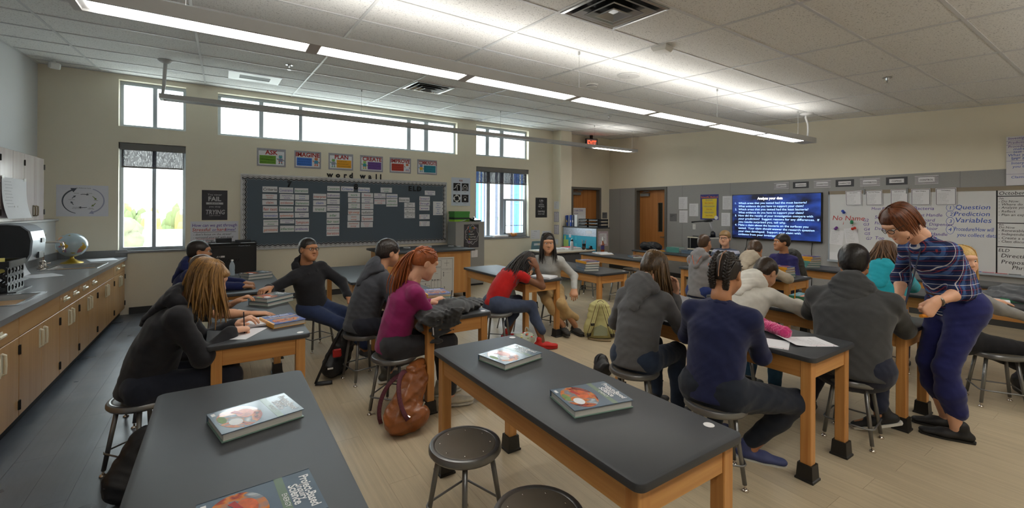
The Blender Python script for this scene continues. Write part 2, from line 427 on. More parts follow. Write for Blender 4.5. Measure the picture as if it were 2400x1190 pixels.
mb = MB(); mb.box(7.603, DX0-.06, 9.158, 9.17, 0, .107); mb.box(DX1+.06, XR-.012, 9.158, 9.17, 0, .107); struct('baseboard_recess', mb, M_base)
# ---- ceiling: plenum slab, tee grid and lay-in tiles
SL = math.atan(.0663)
mb = MB(); mb.add([(-2.46, -2.95, zc(-2.95)+.06), (9.75, -2.95, zc(-2.95)+.06), (9.75, 9.45, zc(9.45)+.06), (-2.46, 9.45, zc(9.45)+.06),
                   (-2.46, -2.95, zc(-2.95)+.1), (9.75, -2.95, zc(-2.95)+.1), (9.75, 9.45, zc(9.45)+.1), (-2.46, 9.45, zc(9.45)+.1)],
                  [(0, 3, 2, 1), (4, 5, 6, 7), (0, 1, 5, 4), (1, 2, 6, 5), (2, 3, 7, 6), (3, 0, 4, 7)])
ceiling = struct('ceiling', mb, mat('plenum_dark', (90, 90, 90), .9))
def tile_mat():
    m = bpy.data.materials.new('mineral_fibre_tile'); m.use_nodes = True; nt = m.node_tree; N = nt.nodes; L = nt.links; b = N.get('Principled BSDF')
    g = N.new('ShaderNodeNewGeometry')
    n = N.new('ShaderNodeTexNoise'); n.inputs['Scale'].default_value = 75; n.inputs['Detail'].default_value = 3; n.inputs['Roughness'].default_value = .7; L.new(g.outputs['Position'], n.inputs['Vector'])
    rp = N.new('ShaderNodeValToRGB'); e = rp.color_ramp.elements; e[0].position = .34; e[0].color = lin((172, 172, 172)); e[1].position = .43; e[1].color = lin((240, 240, 238)); L.new(n.outputs[0], rp.inputs[0])
    oi = N.new('ShaderNodeObjectInfo'); mr = N.new('ShaderNodeMapRange'); mr.inputs[3].default_value = .975; mr.inputs[4].default_value = 1.02; L.new(oi.outputs['Random'], mr.inputs[0])
    vm = N.new('ShaderNodeVectorMath'); vm.operation = 'SCALE'; L.new(rp.outputs[0], vm.inputs[0]); L.new(mr.outputs[0], vm.inputs['Scale']); L.new(vm.outputs[0], b.inputs['Base Color'])
    b.inputs['Roughness'].default_value = .9; b.inputs['Specular IOR Level'].default_value = .2
    bp = N.new('ShaderNodeBump'); bp.inputs['Strength'].default_value = .3; bp.inputs['Distance'].default_value = .002; L.new(n.outputs[0], bp.inputs['Height']); L.new(bp.outputs[0], b.inputs['Normal'])
    return m
M_tile = tile_mat(); M_tee = mat('white_tee_bar', (212, 213, 214), .4)
cxs = [XL]+[-1.53+1.297*k for k in range(0, 9)]+[XR]
cys = [-2.7]+[.945+.6465*k for k in range(-5, 13)]+[9.17]
tcache = {}
def place_tile(xa, xb, ya, yb):
    w, d = round(xb-xa-.022, 3), round((yb-ya-.022)/math.cos(SL), 3)
    if w < .03 or d < .03: return
    if (w, d) not in tcache:
        m_ = MB(); m_.box(-w/2, w/2, -d/2, d/2, .004, .02); tcache[(w, d)] = m_.mesh('ceiling_tile', M_tile)
    o = lpart('ceiling_tile', tcache[(w, d)], ceiling); o.location = ((xa+xb)/2, (ya+yb)/2, zc((ya+yb)/2)); o.rotation_euler = (SL, 0, 0)
VENTS = [(2.361, 3.01, 2.238, 2.8845), (2.361, 3.01, 6.117, 6.7635)]
for xa, xb in zip(cxs[:-1], cxs[1:]):
    for ya, yb in zip(cys[:-1], cys[1:]):
        v = [q for q in VENTS if abs(q[0]-xa) < .02 and abs(q[2]-ya) < .02]
        if ya > 9.0 and xb < 7.3: continue
        if v: place_tile(v[0][1], xb, ya, yb)
        else: place_tile(xa, xb, ya, min(yb, YW) if xb < 7.5 and ya < YW < yb else yb)
for x in cxs[1:-1]+[XL+.011, XR-.011]:
    m_ = MB(); L_ = (9.18+2.7)/math.cos(SL); m_.box(-.012, .012, -L_/2, L_/2, -.004, .012)
    o = lpart('grid_tee', m_.mesh('grid_tee', M_tee), ceiling); o.location = (x, 3.24, zc(3.24)); o.rotation_euler = (SL, 0, 0)
m_ = MB(); m_.box(XL, XR, -.012, .012, -.0035, .012); me_cross = m_.mesh('cross_tee', M_tee)
for y in cys[1:-1]+[YW-.011]:
    o = lpart('cross_tee', me_cross, ceiling); o.location = (0, y, zc(y)); o.rotation_euler = (SL, 0, 0)
# ---- windows
def glass_mat():
    m = bpy.data.materials.new('window_glass'); m.use_nodes = True; nt = m.node_tree; N = nt.nodes; L = nt.links
    N.remove(N.get('Principled BSDF')); out = N.get('Material Output')
    t = N.new('ShaderNodeBsdfTransparent'); t.inputs[0].default_value = (.93, .97, .97, 1); gl = N.new('ShaderNodeBsdfGlossy'); gl.inputs['Roughness'].default_value = .02
    mx = N.new('ShaderNodeMixShader'); mx.inputs[0].default_value = .06; L.new(t.outputs[0], mx.inputs[1]); L.new(gl.outputs[0], mx.inputs[2]); L.new(mx.outputs[0], out.inputs[0])
    return m
M_glass = glass_mat()
def shade_mat():
    m = bpy.data.materials.new('solar_shade_fabric'); m.use_nodes = True; nt = m.node_tree; N = nt.nodes; L = nt.links; b = N.get('Principled BSDF')
    b.inputs['Base Color'].default_value = lin((92, 92, 100)); b.inputs['Roughness'].default_value = .9
    g = N.new('ShaderNodeNewGeometry'); mp = N.new('ShaderNodeMapping'); mp.inputs['Scale'].default_value = (140, 140, 25); L.new(g.outputs['Position'], mp.inputs[0])
    n = N.new('ShaderNodeTexNoise'); n.inputs['Scale'].default_value = 1; L.new(mp.outputs[0], n.inputs['Vector'])
    mr = N.new('ShaderNodeMapRange'); mr.inputs[1].default_value = .3; mr.inputs[2].default_value = .7; mr.inputs[3].default_value = .66; mr.inputs[4].default_value = .9; L.new(n.outputs[0], mr.inputs[0]); L.new(mr.outputs[0], b.inputs['Alpha'])
    return m
M_shade = shade_mat(); M_shadebar = mat('shade_cassette', (120, 118, 116), .5)
def window(n, key, mull, extra=None):
    x0, x1, z0, z1 = OPEN[key]; y0, y1 = YW+.115, YW+.175; fw = .045
    mb = MB(); mb.box(x0, x1, y0, y1, z0, z0+fw); mb.box(x0, x1, y0, y1, z1-fw*1.2, z1); mb.box(x0, x0+fw, y0, y1, z0+fw, z1-fw); mb.box(x1-fw, x1, y0, y1, z0+fw, z1-fw)
    w = mb.build('window_%d' % n, M_frame); w['kind'] = 'structure'
    for a, b in mull:
        m_ = MB(); m_.box(a, b, y0, y1, z0+fw, z1-fw*1.2); m_.build('mullion', M_frame, w)
    edges = [x0+fw]+[e for m in mull for e in m]+[x1-fw]
    for a, b in zip(edges[0::2], edges[1::2]):
        m_ = MB(); m_.box(a, b, YW+.145, YW+.151, z0+fw, z1-fw*1.2); m_.build('pane', M_glass, w)
    return w
window(1, 'A', [(-.932, -.878)])
w2 = window(2, 'B', [(-.937, -.888)])
window(3, 'C', [(.559, .626), (1.21, 1.269), (3.321, 3.407), (3.71, 3.81)])
window(4, 'D', [(5.271, 5.366), (5.668, 5.78)])
w5 = window(5, 'E', [(5.303, 5.398), (5.677, 5.788)])
m_ = MB(); yy = YW+.10
m_.box(5.788, 6.41, yy, YW+.18, 1.885, 1.935); m_.box(5.80, 5.85, yy, yy+.05, 1.07, 1.885); m_.box(6.36, 6.41, yy, yy+.05, 1.07, 1.885); m_.box(5.80, 6.41, yy, yy+.05, 1.045, 1.095); m_.box(5.85, 6.36, yy+.01, yy+.03, 1.27, 1.285)
m_.build('awning_sash', M_frame, w5)
for w, (x0, x1), zt in ((w2, (-1.325, -.504), 2.675), (w5, (4.965, 6.45), 2.67)):
    m_ = MB(); m_.bbox(x0, x1, YW+.01, YW+.10, zt-.105, zt, .006); m_.build('shade_cassette', M_shadebar, w)
    m_ = MB(); m_.box(x0+.02, x1-.02, YW+.055, YW+.057, zt-.36, zt-.1); m_.build('shade_fabric', M_shade, w)
    m_ = MB(); m_.box(x0+.02, x1-.02, YW+.048, YW+.064, zt-.385, zt-.36); m_.build('hem_bar', M_shadebar, w)
    m_ = MB(); m_.tube([(x1-.03, YW+.03, zt-.12), (x1-.03, YW+.03, zt-1.45)], .003, 6); m_.build('bead_chain', M_frame, w)
for i, k in enumerate(('B', 'E')):
    x0, x1, z0, _ = OPEN[k]; m_ = MB(); m_.bbox(x0-.03, x1+.03, YW-.03, YW+.12, z0-.035, z0, .004); struct('trim_%d' % (i+2), m_, M_sill)
# ---- doors
M_doorwood = wood('door_veneer', (190, 128, 70), (168, 106, 52), 'Z', .4, .6, .2)
M_chrome = mat('brushed_nickel', (190, 190, 190), .28, .9)
M_closer = mat('door_closer_grey', (135, 137, 138), .4, .4)
def door(n, fr, w, h, glass, sign):
    """fr: frame at the opening's lower left corner as seen from the room, on the wall face"""
    fwid = .055
    mb = MB()
    for (a, b, c, d) in ((-.02, fwid-.01, 0, h+.02), (w-fwid+.01, w+.02, 0, h+.02), (fwid-.01, w-fwid+.01, h-fwid+.01, h+.02)):
        fr.box(mb, a, b, c, d, -.2, .02)
    d = mb.build('door_%d' % n, M_doorframe); d['kind'] = 'structure'
    mb = MB(); g0, g1 = (w-.33, w-.21) if glass else (0, 0)
    a, b, zt = fwid-.008, w-fwid+.008, h-fwid+.005
    if glass:
        for q in ((a, g0, .01, zt), (g1, b, .01, zt), (g0, g1, .01, 1.12), (g0, g1, 1.86, zt)): fr.box(mb, *q, -.16, -.115)
    else: fr.box(mb, a, b, .01, zt, -.16, -.115)
    leaf = mb.build('leaf', M_doorwood, d)
    if glass:
        mb = MB(); fr.box(mb, g0, g1, 1.12, 1.86, -.145, -.135); mb.build('vision_pane', mat('dark_vision_glass', (40, 42, 36), .1), leaf)
        mb = MB()
        for q in ((g0-.012, g0, 1.11, 1.87), (g1, g1+.012, 1.11, 1.87), (g0, g1, 1.108, 1.12), (g0, g1, 1.86, 1.872)): fr.box(mb, *q, -.118, -.108)
        mb.build('vision_frame', M_doorframe, leaf)
    mb = MB(); fr.box(mb, a+.06, a+.34, zt-.15, zt-.075, -.115, -.05); mb.build('closer_body', M_closer, d)
    mb = MB(); mb.tube([fr.p(a+.1, zt-.05, -.07), fr.p(a+.38, zt-.03, -.03)], .008, 6); mb.tube([fr.p(a+.38, zt-.03, -.03), fr.p(a+.2, zt-.02, -.02)], .008, 6); mb.build('closer_arm', M_closer, d)
    mb = MB(); hx = b-.07
    mb.tube([fr.p(hx, .98, -.115), fr.p(hx, .98, -.06), fr.p(hx-.11, .975, -.055)], .01, 8); fr.disc(mb, hx, .98, .026, .026, -.115, -.105); mb.build('lever_handle', M_chrome, leaf, smooth=False)
    return d
d1 = door(1, Fr((RX := XR, RY1, 0), (0, -1, 0), (0, 0, 1)), RY1-RY0, RZ, True, None)
d2 = door(2, Fr((DX0, 9.17, 0), (1, 0, 0), (0, 0, 1)), DX1-DX0, DZ, False, None)
# corridor blocks behind the doors so nothing shows through
mb = MB(); mb.box(XR+.2, XR+.26, RY0-.1, RY1+.1, -.05, 2.4); mb.box(DX0-.1, DX1+.1, 9.34, 9.42, -.05, 2.4); struct('wall_door_backing', mb, M_doorframe)
# ---- outside: flat roof, vents, distant trees and roofs, the next wing
mb = MB(); mb.box(-60, 60, 9.4, 42, -.6, -.45); mb.box(-60, 60, 41, 42, -.45, .1); struct('exterior_roof', mb, mat('white_roof_membrane', (225, 222, 215), .8))
mb = MB(); mb.box(-400, 400, 42, 600, -9, -8.5); struct('exterior_ground', mb, mat('pale_ground', (190, 180, 150), .9, vary=.3, vscale=(.05, .05, .05), coord='World'))
M_wing = [mat('wing_white', (232, 234, 236), .5), mat('wing_blue', (60, 120, 205), .45), mat('wing_dark', (70, 78, 98), .3)]
wing = thing('neighbouring_wing', 'white and blue finned school wing seen through the shaded window', 'building', (8.8, 14, 0))
for a, b, c in ((7.5, 7.71, 1), (7.71, 7.8, 1), (7.8, 7.87, 0), (7.87, 7.94, 1), (7.94, 8.0, 0), (8.0, 8.16, 2), (8.16, 8.27, 0), (8.36, 8.49, 0), (8.49, 8.62, 2), (9.06, 9.17, 0), (9.17, 9.29, 2), (9.29, 9.33, 0), (9.49, 9.59, 1), (9.59, 9.67, 0), (9.67, 9.77, 1), (9.77, 9.91, 0), (9.91, 10.0, 1), (10.0, 10.3, 0)):
    m_ = MB(); m_.box(a, b, 14, 14.25, -.45, 3.35); m_.build('facade_fin', M_wing[c], wing)
m_ = MB(); m_.box(7.5, 10.3, 14.05, 14.2, -.45, .15); m_.build('plinth', M_wing[0], wing)
M_pipe = mat('roof_vent_metal', (205, 208, 212), .4, .4)
for i, (x, y, h) in enumerate(((-2.15, 20.5, 1.55), (-1.0, 20.0, 1.7))):
    m_ = MB(); m_.lathe([(.16, -.45), (.16, h-.25), (.26, h-.25), (.26, h-.1), (.1, h)], 14, (x, y, 0)); o = m_.build('roof_vent', M_pipe, smooth=False)
    tag(o, ('shorter' if i == 0 else 'taller')+' round metal vent pipe on the roof outside the tall window', 'roof vent', 'roof vents')
def blob_tree(x, y, z, r, h, m):
    mb = MB()
    for k in range(9):
        a = random.random()*2*PI; q = random.random()*r*.7
        mb.ell((x+q*math.cos(a), y+q*math.sin(a), z+h*(.35+.5*random.random())), (r*.55, r*.55, h*.3), 8, 5)
    mb.tube([(x, y, z), (x, y, z+h*.5)], r*.08, 6)
    for i, p in enumerate(mb.v):
        n = noise.noise(Vector(p)*(2.5/r)); mb.v[i] = (p[0]+n*r*.25, p[1], p[2]+n*h*.08)
    return mb
M_tr = [mat('tree_green', (112, 124, 82), .9, vary=.25, vscale=(.6, .6, .6)), mat('tree_autumn', (176, 150, 84), .9, vary=.25, vscale=(.6, .6, .6)), mat('shrub_olive', (120, 120, 96), .9, vary=.25, vscale=(2, 2, 2))]
desc = ['green', 'olive', 'pale', 'yellowing', 'tall', 'small', 'wide', 'slender', 'round', 'autumn', 'dusty', 'bushy', 'distant', 'low', 'leafy', 'sparse', 'ragged', 'dense', 'dull', 'faded', 'rounded', 'uneven']
k = 0
for i in range(22):
    u = -33+i*2.2+random.uniform(-.7, .7); x = u if i < 13 else 70+(i-13)*5.2; y = 120+random.uniform(-12, 14)
    h = random.uniform(8.6, 10.6); o = blob_tree(x, y, -8.5, random.uniform(1.6, 2.8), h, None).build('tree', M_tr[1 if i % 3 == 0 else 0], smooth=True)
    tag(o, desc[i]+' tree on the horizon beyond the '+('tall two-pane' if i < 13 else 'shaded three-pane')+' window', 'tree', 'trees on the horizon')
for i in range(6):
    x = -30+i*5; m_ = MB(); hgt = random.uniform(2.5, 5); m_.box(x, x+random.uniform(3, 5), 100, 104, -8.5, -8.5+hgt); m_.prism([(x-.2, 99.8), (x+4.2, 99.8), (x+4.2, 104), (x-.2, 104)], -8.5+hgt, -8.2+hgt, 1)
    o = m_.build('house', [mat('house_wall_%d' % (i % 3), [(214, 204, 190), (190, 200, 214), (220, 214, 205)][i % 3], .8), mat('house_roof', (165, 140, 130), .8)])
    tag(o, '%s far house below the horizon outside the tall window' % ['tan', 'bluish', 'cream', 'squat tan', 'grey-blue', 'pale'][i], 'house', 'far houses')
m_ = blob_tree(-3.35, 24, -.45, .75, 1.55, None); tag(m_.build('shrub', M_tr[2], smooth=True), 'large grey-green shrub showing in the tall window, lower left pane', 'shrub')
m_ = blob_tree(-.55, 27, -.45, .55, 2.2, None); tag(m_.build('shrub', M_tr[2], smooth=True), 'grey-green shrub behind the roof vents in the tall window', 'shrub')
# ================================================================ CEILING FITTINGS
M_house = mat('fixture_white', (205, 205, 205), .45)
def emis(name, c, s):
    m = bpy.data.materials.new(name); m.use_nodes = True; N = m.node_tree.nodes; L = m.node_tree.links
    N.remove(N.get('Principled BSDF')); e = N.new('ShaderNodeEmission'); e.inputs[0].default_value = (*c, 1); e.inputs[1].default_value = s; L.new(e.outputs[0], N.get('Material Output').inputs[0]); return m
M_lens = emis('lit_lens', (1.0, .965, .90), LENS); M_up = emis('lit_uplight', (1.0, .965, .90), UPL)
M_off = mat('unlit_lens', (150, 156, 165), .35)
M_cable = mat('steel_cable', (190, 190, 190), .4, .6)
def linear_light(label, x0, x1, y, zb, w, h, mods, lit, cables):
    t = thing('linear_light', label, 'ceiling light', ((x0+x1)/2, y, zb))
    mb = MB(); mb.box(x0, x1, y-w/2, y-w/2+.02, zb, zb+h); mb.box(x0, x1, y+w/2-.02, y+w/2, zb, zb+h)
    mb.box(x0, x0+.04, y-w/2+.02, y+w/2-.02, zb, zb+h); mb.box(x1-.04, x1, y-w/2+.02, y+w/2-.02, zb, zb+h); mb.box(x0+.04, x1-.04, y-w/2+.02, y+w/2-.02, zb+.014, zb+.03)
    mb.build('housing', M_house, t)
    for i, (a, b) in enumerate(mods):
        m_ = MB(); m_.box(a, b, y-w/2+.035, y+w/2-.035, zb+.002, zb+.013); m_.build('lens', M_lens if lit[i] else M_off, t)
        m_ = MB(); m_.box(a, b, y-w/2+.03, y+w/2-.03, zb+h-.012, zb+h-.004); m_.build('uplight_lens', M_up if lit[i] else M_off, t)
        if i: m_ = MB(); p = (mods[i-1][1]+a)/2; m_.box(p-.04, p+.04, y-w/2, y+w/2, zb-.0015, zb); m_.build('joint_plate', M_house, t)
    for x in cables:
        m_ = MB(); m_.tube([(x, y, zb+h), (x, y, zc(y))], .0022, 5); m_.tube([(x, y, zc(y)-.03), (x, y, zc(y))], .012, 8); m_.build('suspension_cable', M_cable, t)
    return t
M1 = [(-.665+1.285*k, -.665+1.285*k+1.18) for k in range(7)]
l1 = linear_light('long white suspended light row with seven glowing panels above the tables', -.75, 8.62, 3.57, 2.85, .225, .085, M1, [1]*7, [-.2, 3.22, 5.81, 8.2])
M2 = [(-.62+1.30*k, -.62+1.30*k+1.2) for k in range(7)]
l2 = linear_light('slim suspended light row along the windows, lit only at its far end', -.69, 8.55, 7.42, 3.10, .19, .06, M2, [0]*6+[1], [1.92, 4.62, 7.18, 8.45])
m_ = MB(); z1 = zc(7.42); m_.tube([(-.63, 7.42, z1-.02), (-.645, 7.42, 3.28), (-.66, 7.42, 3.16)], [.022, .02, .016], 10); m_.lathe([(.02, -.05), (.06, -.03), (.085, -.008), (.085, 0)], 16, (-.63, 7.42, z1)); m_.build('power_stem', M_house, l2)
m_ = MB(); z1 = zc(3.57)
m_.tube([(8.50, 3.57, z1-.01), (8.50, 3.58, z1-.08), (8.56, 3.57, z1-.18), (8.55, 3.56, z1-.30), (8.56, 3.57, z1-.39)], .016, 8); m_.tube([(8.56, 3.57, z1-.38), (8.53, 3.57, 2.935)], .012, 7); m_.tube([(8.56, 3.57, z1-.38), (8.60, 3.55, 2.935)], .012, 7); m_.lathe([(.03, -.04), (.10, -.02), (.10, 0)], 16, (8.50, 3.57, z1)); m_.build('power_cord', mat('white_cord', (225, 225, 225), .5), l1, smooth=True)
# a third row, the same as the first, runs above the camera's side of the room
l3 = linear_light('suspended light row over the front of the room', -.75, 8.62, -.28, 2.595, .225, .085, M1, [1]*7, [-.2, 3.22, 5.81, 8.2])
M_metal = mat('polished_vent_metal', (196, 198, 200), .22, .85); M_vdark = mat('duct_dark', (22, 22, 22), .8)
def on_ceiling(mb, x, y): return mb.xf(Matrix.Translation((x, y, zc(y))) @ Matrix.Rotation(SL, 4, 'X'))
def pyramid_ring(mb, a0, z0, a1, z1):
    V = [(sx*a0, sy*a0, z0) for sx, sy in ((-1, -1), (1, -1), (1, 1), (-1, 1))]+[(sx*a1, sy*a1, z1) for sx, sy in ((-1, -1), (1, -1), (1, 1), (-1, 1))]
    mb.add(V, [(i, (i+1) % 4, 4+(i+1) % 4, 4+i) for i in range(4)])
for i, q in enumerate(VENTS):
    x, y = (q[0]+q[1])/2, (q[2]+q[3])/2
    t = thing('air_diffuser', ('square stepped metal air diffuser in the ceiling nearest the camera', 'dark square air diffuser in the ceiling between the two light rows')[i], 'air vent', (x, y, zc(y)), group='ceiling air vents')
    m_ = MB(); a = .31; pyramid_ring(m_, a, -.012, a, .01); pyramid_ring(m_, a, -.012, .285, -.014); pyramid_ring(m_, .285, -.014, .24, .045); on_ceiling(m_, x, y).build('frame', M_metal, t)
    m_ = MB(); m_.box(-.31, .31, -.31, .31, .09, .1); m_.lathe([(.15, .0), (.15, .09)], 20, (0, 0, 0)); on_ceiling(m_, x, y).build('duct_throat', M_vdark, t)
    for r0, z0, r1, z1 in ((.245, -.022, .165, .035), (.175, -.034, .105, .02), (.11, -.044, .03, -.012)):
        m_ = MB(); pyramid_ring(m_, r0, z0, r1, z1); pyramid_ring(m_, r0, z0, r0-.012, z0-.004); pyramid_ring(m_, r0-.012, z0-.004, r1, z1-.006)
        if r1 < .05: m_.box(-.03, .03, -.03, .03, -.018, -.012)
        on_ceiling(m_, x, y).build('louvre', M_metal, t)
t = thing('return_grille', 'flat white return air grille with a grey slot, by the windows', 'air vent', (.415, 7.73, zc(7.73)), group='ceiling air vents')
m_ = MB(); m_.box(-.34, .34, -.30, -.13, -.008, 0); m_.box(-.34, .34, .13, .30, -.008, 0); m_.box(-.34, -.2, -.13, .13, -.008, 0); m_.box(.2, .34, -.13, .13, -.008, 0); on_ceiling(m_, .415, 7.73).build('frame', mat('vent_white', (222, 224, 226), .4), t)
m_ = MB(); m_.box(-.2, .2, -.13, .13, -.003, -.001); on_ceiling(m_, .415, 7.73).build('slot', mat('vent_slot_grey', (96, 98, 100), .6), t)
M_plast = mat('white_plastic', (226, 226, 222), .4)
m_ = MB(); m_.lathe([(.02, -.055), (.09, -.05), (.115, -.02), (.115, 0)], 4, (0, 0, 0)); m_.xf(Matrix.Rotation(PI/4+.2, 4, 'Z')); tag(on_ceiling(m_, 3.744, 2.90).build('motion_sensor', M_plast), 'white square domed motion sensor on the ceiling near the stepped diffuser', 'sensor')
t = thing('smoke_detector', 'round white smoke detector on the ceiling past the long light row', 'smoke detector', (4.347, 4.545, zc(4.545)))
m_ = MB(); m_.lathe([(.05, -.05), (.068, -.04), (.075, -.015), (.085, -.012), (.085, 0)], 20); on_ceiling(m_, 4.347, 4.545).build('body', M_plast, t, auto=True)
m_ = MB(); m_.lathe([(.071, -.034), (.074, -.024)], 20, closed=False); on_ceiling(m_, 4.347, 4.545).build('vent_slots', mat('detector_slots', (120, 120, 120), .6), t)
t = thing('ceiling_speaker', 'flush round white loudspeaker grille in the ceiling', 'speaker', (4.36, 3.89, zc(3.89)))
m_ = MB(); m_.lathe([(.001, -.010), (.135, -.010), (.145, 0)], 28); on_ceiling(m_, 4.36, 3.89).build('grille', mat('speaker_grille', (214, 214, 212), .6, bump=.4, bscale=400), t, auto=True)
m_ = MB(); m_.ell((0, 0, -.012), (.008, .008, .004), 8, 5); on_ceiling(m_, 4.36, 3.89).build('centre_stud', M_metal, t)
for lab, x, y in (('sprinkler head in the ceiling above the whiteboard side', 6.64, 1.914), ('sprinkler head in the ceiling close to the white return grille', .74, 6.488), ('sprinkler head in the ceiling near the exit sign', 6.474, 6.277)):
    t = thing('fire_sprinkler', 'small chrome '+lab, 'sprinkler', (x, y, zc(y)), group='fire sprinklers')
    m_ = MB(); m_.lathe([(.045, -.006), (.045, 0)], 16); m_.lathe([(.016, -.03), (.02, -.006)], 10); on_ceiling(m_, x, y).build('escutcheon', M_metal, t)
    m_ = MB(); m_.tube([(-.013, 0, -.03), (-.016, 0, -.045), (-.004, 0, -.062)], .004, 5); m_.tube([(.013, 0, -.03), (.016, 0, -.045), (.004, 0, -.062)], .004, 5); on_ceiling(m_, x, y).build('yoke', M_metal, t)
    m_ = MB(); m_.lathe([(.024, -.067), (.024, -.063)], 12); on_ceiling(m_, x, y).build('deflector', M_metal, t)
t = thing('security_sensor', 'small white security sensor on a bracket in the far ceiling corner', 'sensor', (-1.95, 8.62, zc(8.62)))
m_ = MB(); m_.tube([(-1.95, 8.62, zc(8.62)), (-1.95, 8.60, zc(8.62)-.05)], .018, 8); m_.build('bracket', M_plast, t)
m_ = MB(); m_.bbox(-.06, .06, -.035, .035, -.045, .045, .015); m_.xf(Matrix.Translation((-1.94, 8.58, zc(8.62)-.08)) @ Matrix.Rotation(.5, 4, 'Z') @ Matrix.Rotation(.3, 4, 'X')); m_.build('head', M_plast, t)
t = thing('exit_sign', 'red EXIT sign in a dark box hanging from the ceiling by the far doors', 'exit sign', (8.45, 8.9, zc(8.9)))
EF = Fr((8.30, 8.90, 3.36), (.96, -.28, 0), (0, 0, 1))
m_ = MB(); EF.box(m_, 0, .34, 0, .27, -.06, 0); m_.build('housing', mat('exit_black', (35, 30, 32), .5), t)
m_ = MB(); EF.box(m_, .02, .32, .02, .25, 0, .004); m_.build('face', mat('exit_face', (205, 190, 190), .5), t)
m_ = MB(); EF.text(m_, 'EXIT', .17, .055, .16, w=.26, n=.006, bold=.02); m_.build('lettering', emis('exit_red', (1, .05, .02), 1.4), t)
m_ = MB(); p = EF.p(.17, .27, -.03); m_.box(p.x-.03, p.x+.03, p.y-.03, p.y+.03, p.z, zc(p.y)); m_.build('mount', mat('exit_black', (35, 30, 32), .5), t)
# ================================================================ TABLES
M_black = mat('black_epoxy_top', (56, 58, 62), .46, spec=.5, vary=.08, vscale=(3, 3, 3), bump=.08, bscale=300, dist=.0004)
M_oakX = wood('oak_x', (214, 158, 92), (184, 122, 62), 'X'); M_oakY = wood('oak_y', (214, 158, 92), (184, 122, 62), 'Y'); M_oakZ = wood('oak_z', (214, 158, 92), (184, 122, 62), 'Z')
M_boot = mat('black_rubber_boot', (30, 29, 28), .45)
M_stick = mat('white_sticker', (230, 228, 228), .5)
TW, TL, TH = .62, 1.66, .767
def make_table():
    t = thing('science_table', '', 'table')
    m_ = MB(); m_.rrect(-TW/2, TW/2, -TL/2, TL/2, TH-.032, TH, .035, 5, .006); lpart('table_top', m_.mesh('table_top', M_black), t)
    for o in t.children: autosmooth(o)
    ix, iy, lw = TW/2-.03, TL/2-.03, .062
    ml = MB(); ml.bbox(-lw/2, lw/2, -lw/2, lw/2, .03, TH-.032, .004); leg_me = ml.mesh('leg', M_oakZ)
    mbt = MB()
    def rg(a, z): return [(-a, -a, z), (a, -a, z), (a, a, z), (-a, a, z)]
    rings = [rg(.052, 0), rg(.052, .012), rg(.046, .016), rg(.041, .10), rg(.036, .10)]
    V = [p for q in rings for p in q]; F = [(3, 2, 1, 0), (16, 17, 18, 19)]
    for k in range(4):
        for i in range(4): F.append((k*4+i, k*4+(i+1) % 4, (k+1)*4+(i+1) % 4, (k+1)*4+i))
    mbt.add(V, F); boot_me = mbt.mesh('leg_boot', M_boot)
    for sx in (-1, 1):
        for sy in (-1, 1):
            l = lpart('leg', leg_me, t); l.location = (sx*(ix-lw/2), sy*(iy-lw/2), 0)
            b = lpart('leg_boot', boot_me, l)
    ma = MB(); ma.bbox(-.011, .011, -(iy-lw), iy-lw, TH-.145, TH-.032, .002); am = ma.mesh('side_apron', M_oakY)
    mc = MB(); mc.bbox(-(ix-lw), ix-lw, -.011, .011, TH-.145, TH-.032, .002); cm = mc.mesh('end_apron', M_oakX)
    for s in (-1, 1):
        o = lpart('side_apron', am, t); o.location = (s*(ix-.018), 0, 0)
        o = lpart('end_apron', cm, t); o.location = (0, s*(iy-.018), 0)
    return t
table0 = make_table(); st_me = MB(); st_me.lathe([(.022, 0), (.022, .0012)], 14); st_me = st_me.mesh('number_sticker', M_stick)
TABLES = [(-.25, 1.01, 'nearest on the left carrying two grey textbooks', 0), (1.12, .945, 'in the middle foreground carrying two grey textbooks', 2), (2.97, 1.195, 'with a fuzzy pink pencil case and two loose sheets', 0), (-.085, 3.41, 'where the long-haired girl in black writes', 1), (-.03, 5.43, 'with a water bottle, in front of the black laptop cart', 1), (1.36, 3.30, 'half covered by a black jacket', 1), (3.12, 4.43, 'where the girl in red rests her head', 0), (4.39, 4.43, 'with a stack of four books and an empty corner', 1), (6.25, 5.25, 'with an open book beside the teacher desk', 0), (7.79, 5.20, 'with a black duffel bag, before the wooden door', 0), (6.08, 2.73, 'where the two boys in grey and beige hoodies sit', 1), (7.66, 2.68, 'below the big screen with a mixed book pile', 0), (4.27, 1.09, 'with green books, beside the standing teacher', 0), (6.19, .62, 'right of the teacher with a notebook and coat', 0), (7.66, .55, 'below the whiteboard behind the dark coat', 0), (1.31, 5.50, 'empty table behind the boy in dark grey hoodie', 0)]
for i, (x, y, lab, stk) in enumerate(TABLES):
    o = table0 if i == 0 else dup(table0)
    o.location = (x+TW/2, y+TL/2, 0); o['label'] = ('black-topped oak science table ' if not lab.startswith('empty') else 'black-topped oak ')+lab; o['group'] = 'science tables'
    if stk == 1: s = lpart('number_sticker', st_me, o); s.location = (TW/2-.06, -TL/2+.06, TH)
    if stk == 2:
        s = lpart('number_sticker', st_me, o); s.location = (TW/2-.055, -TL/2+.12, TH); s = lpart('number_sticker', st_me, o); s.location = (TW/2-.05, TL/2-.06, TH)
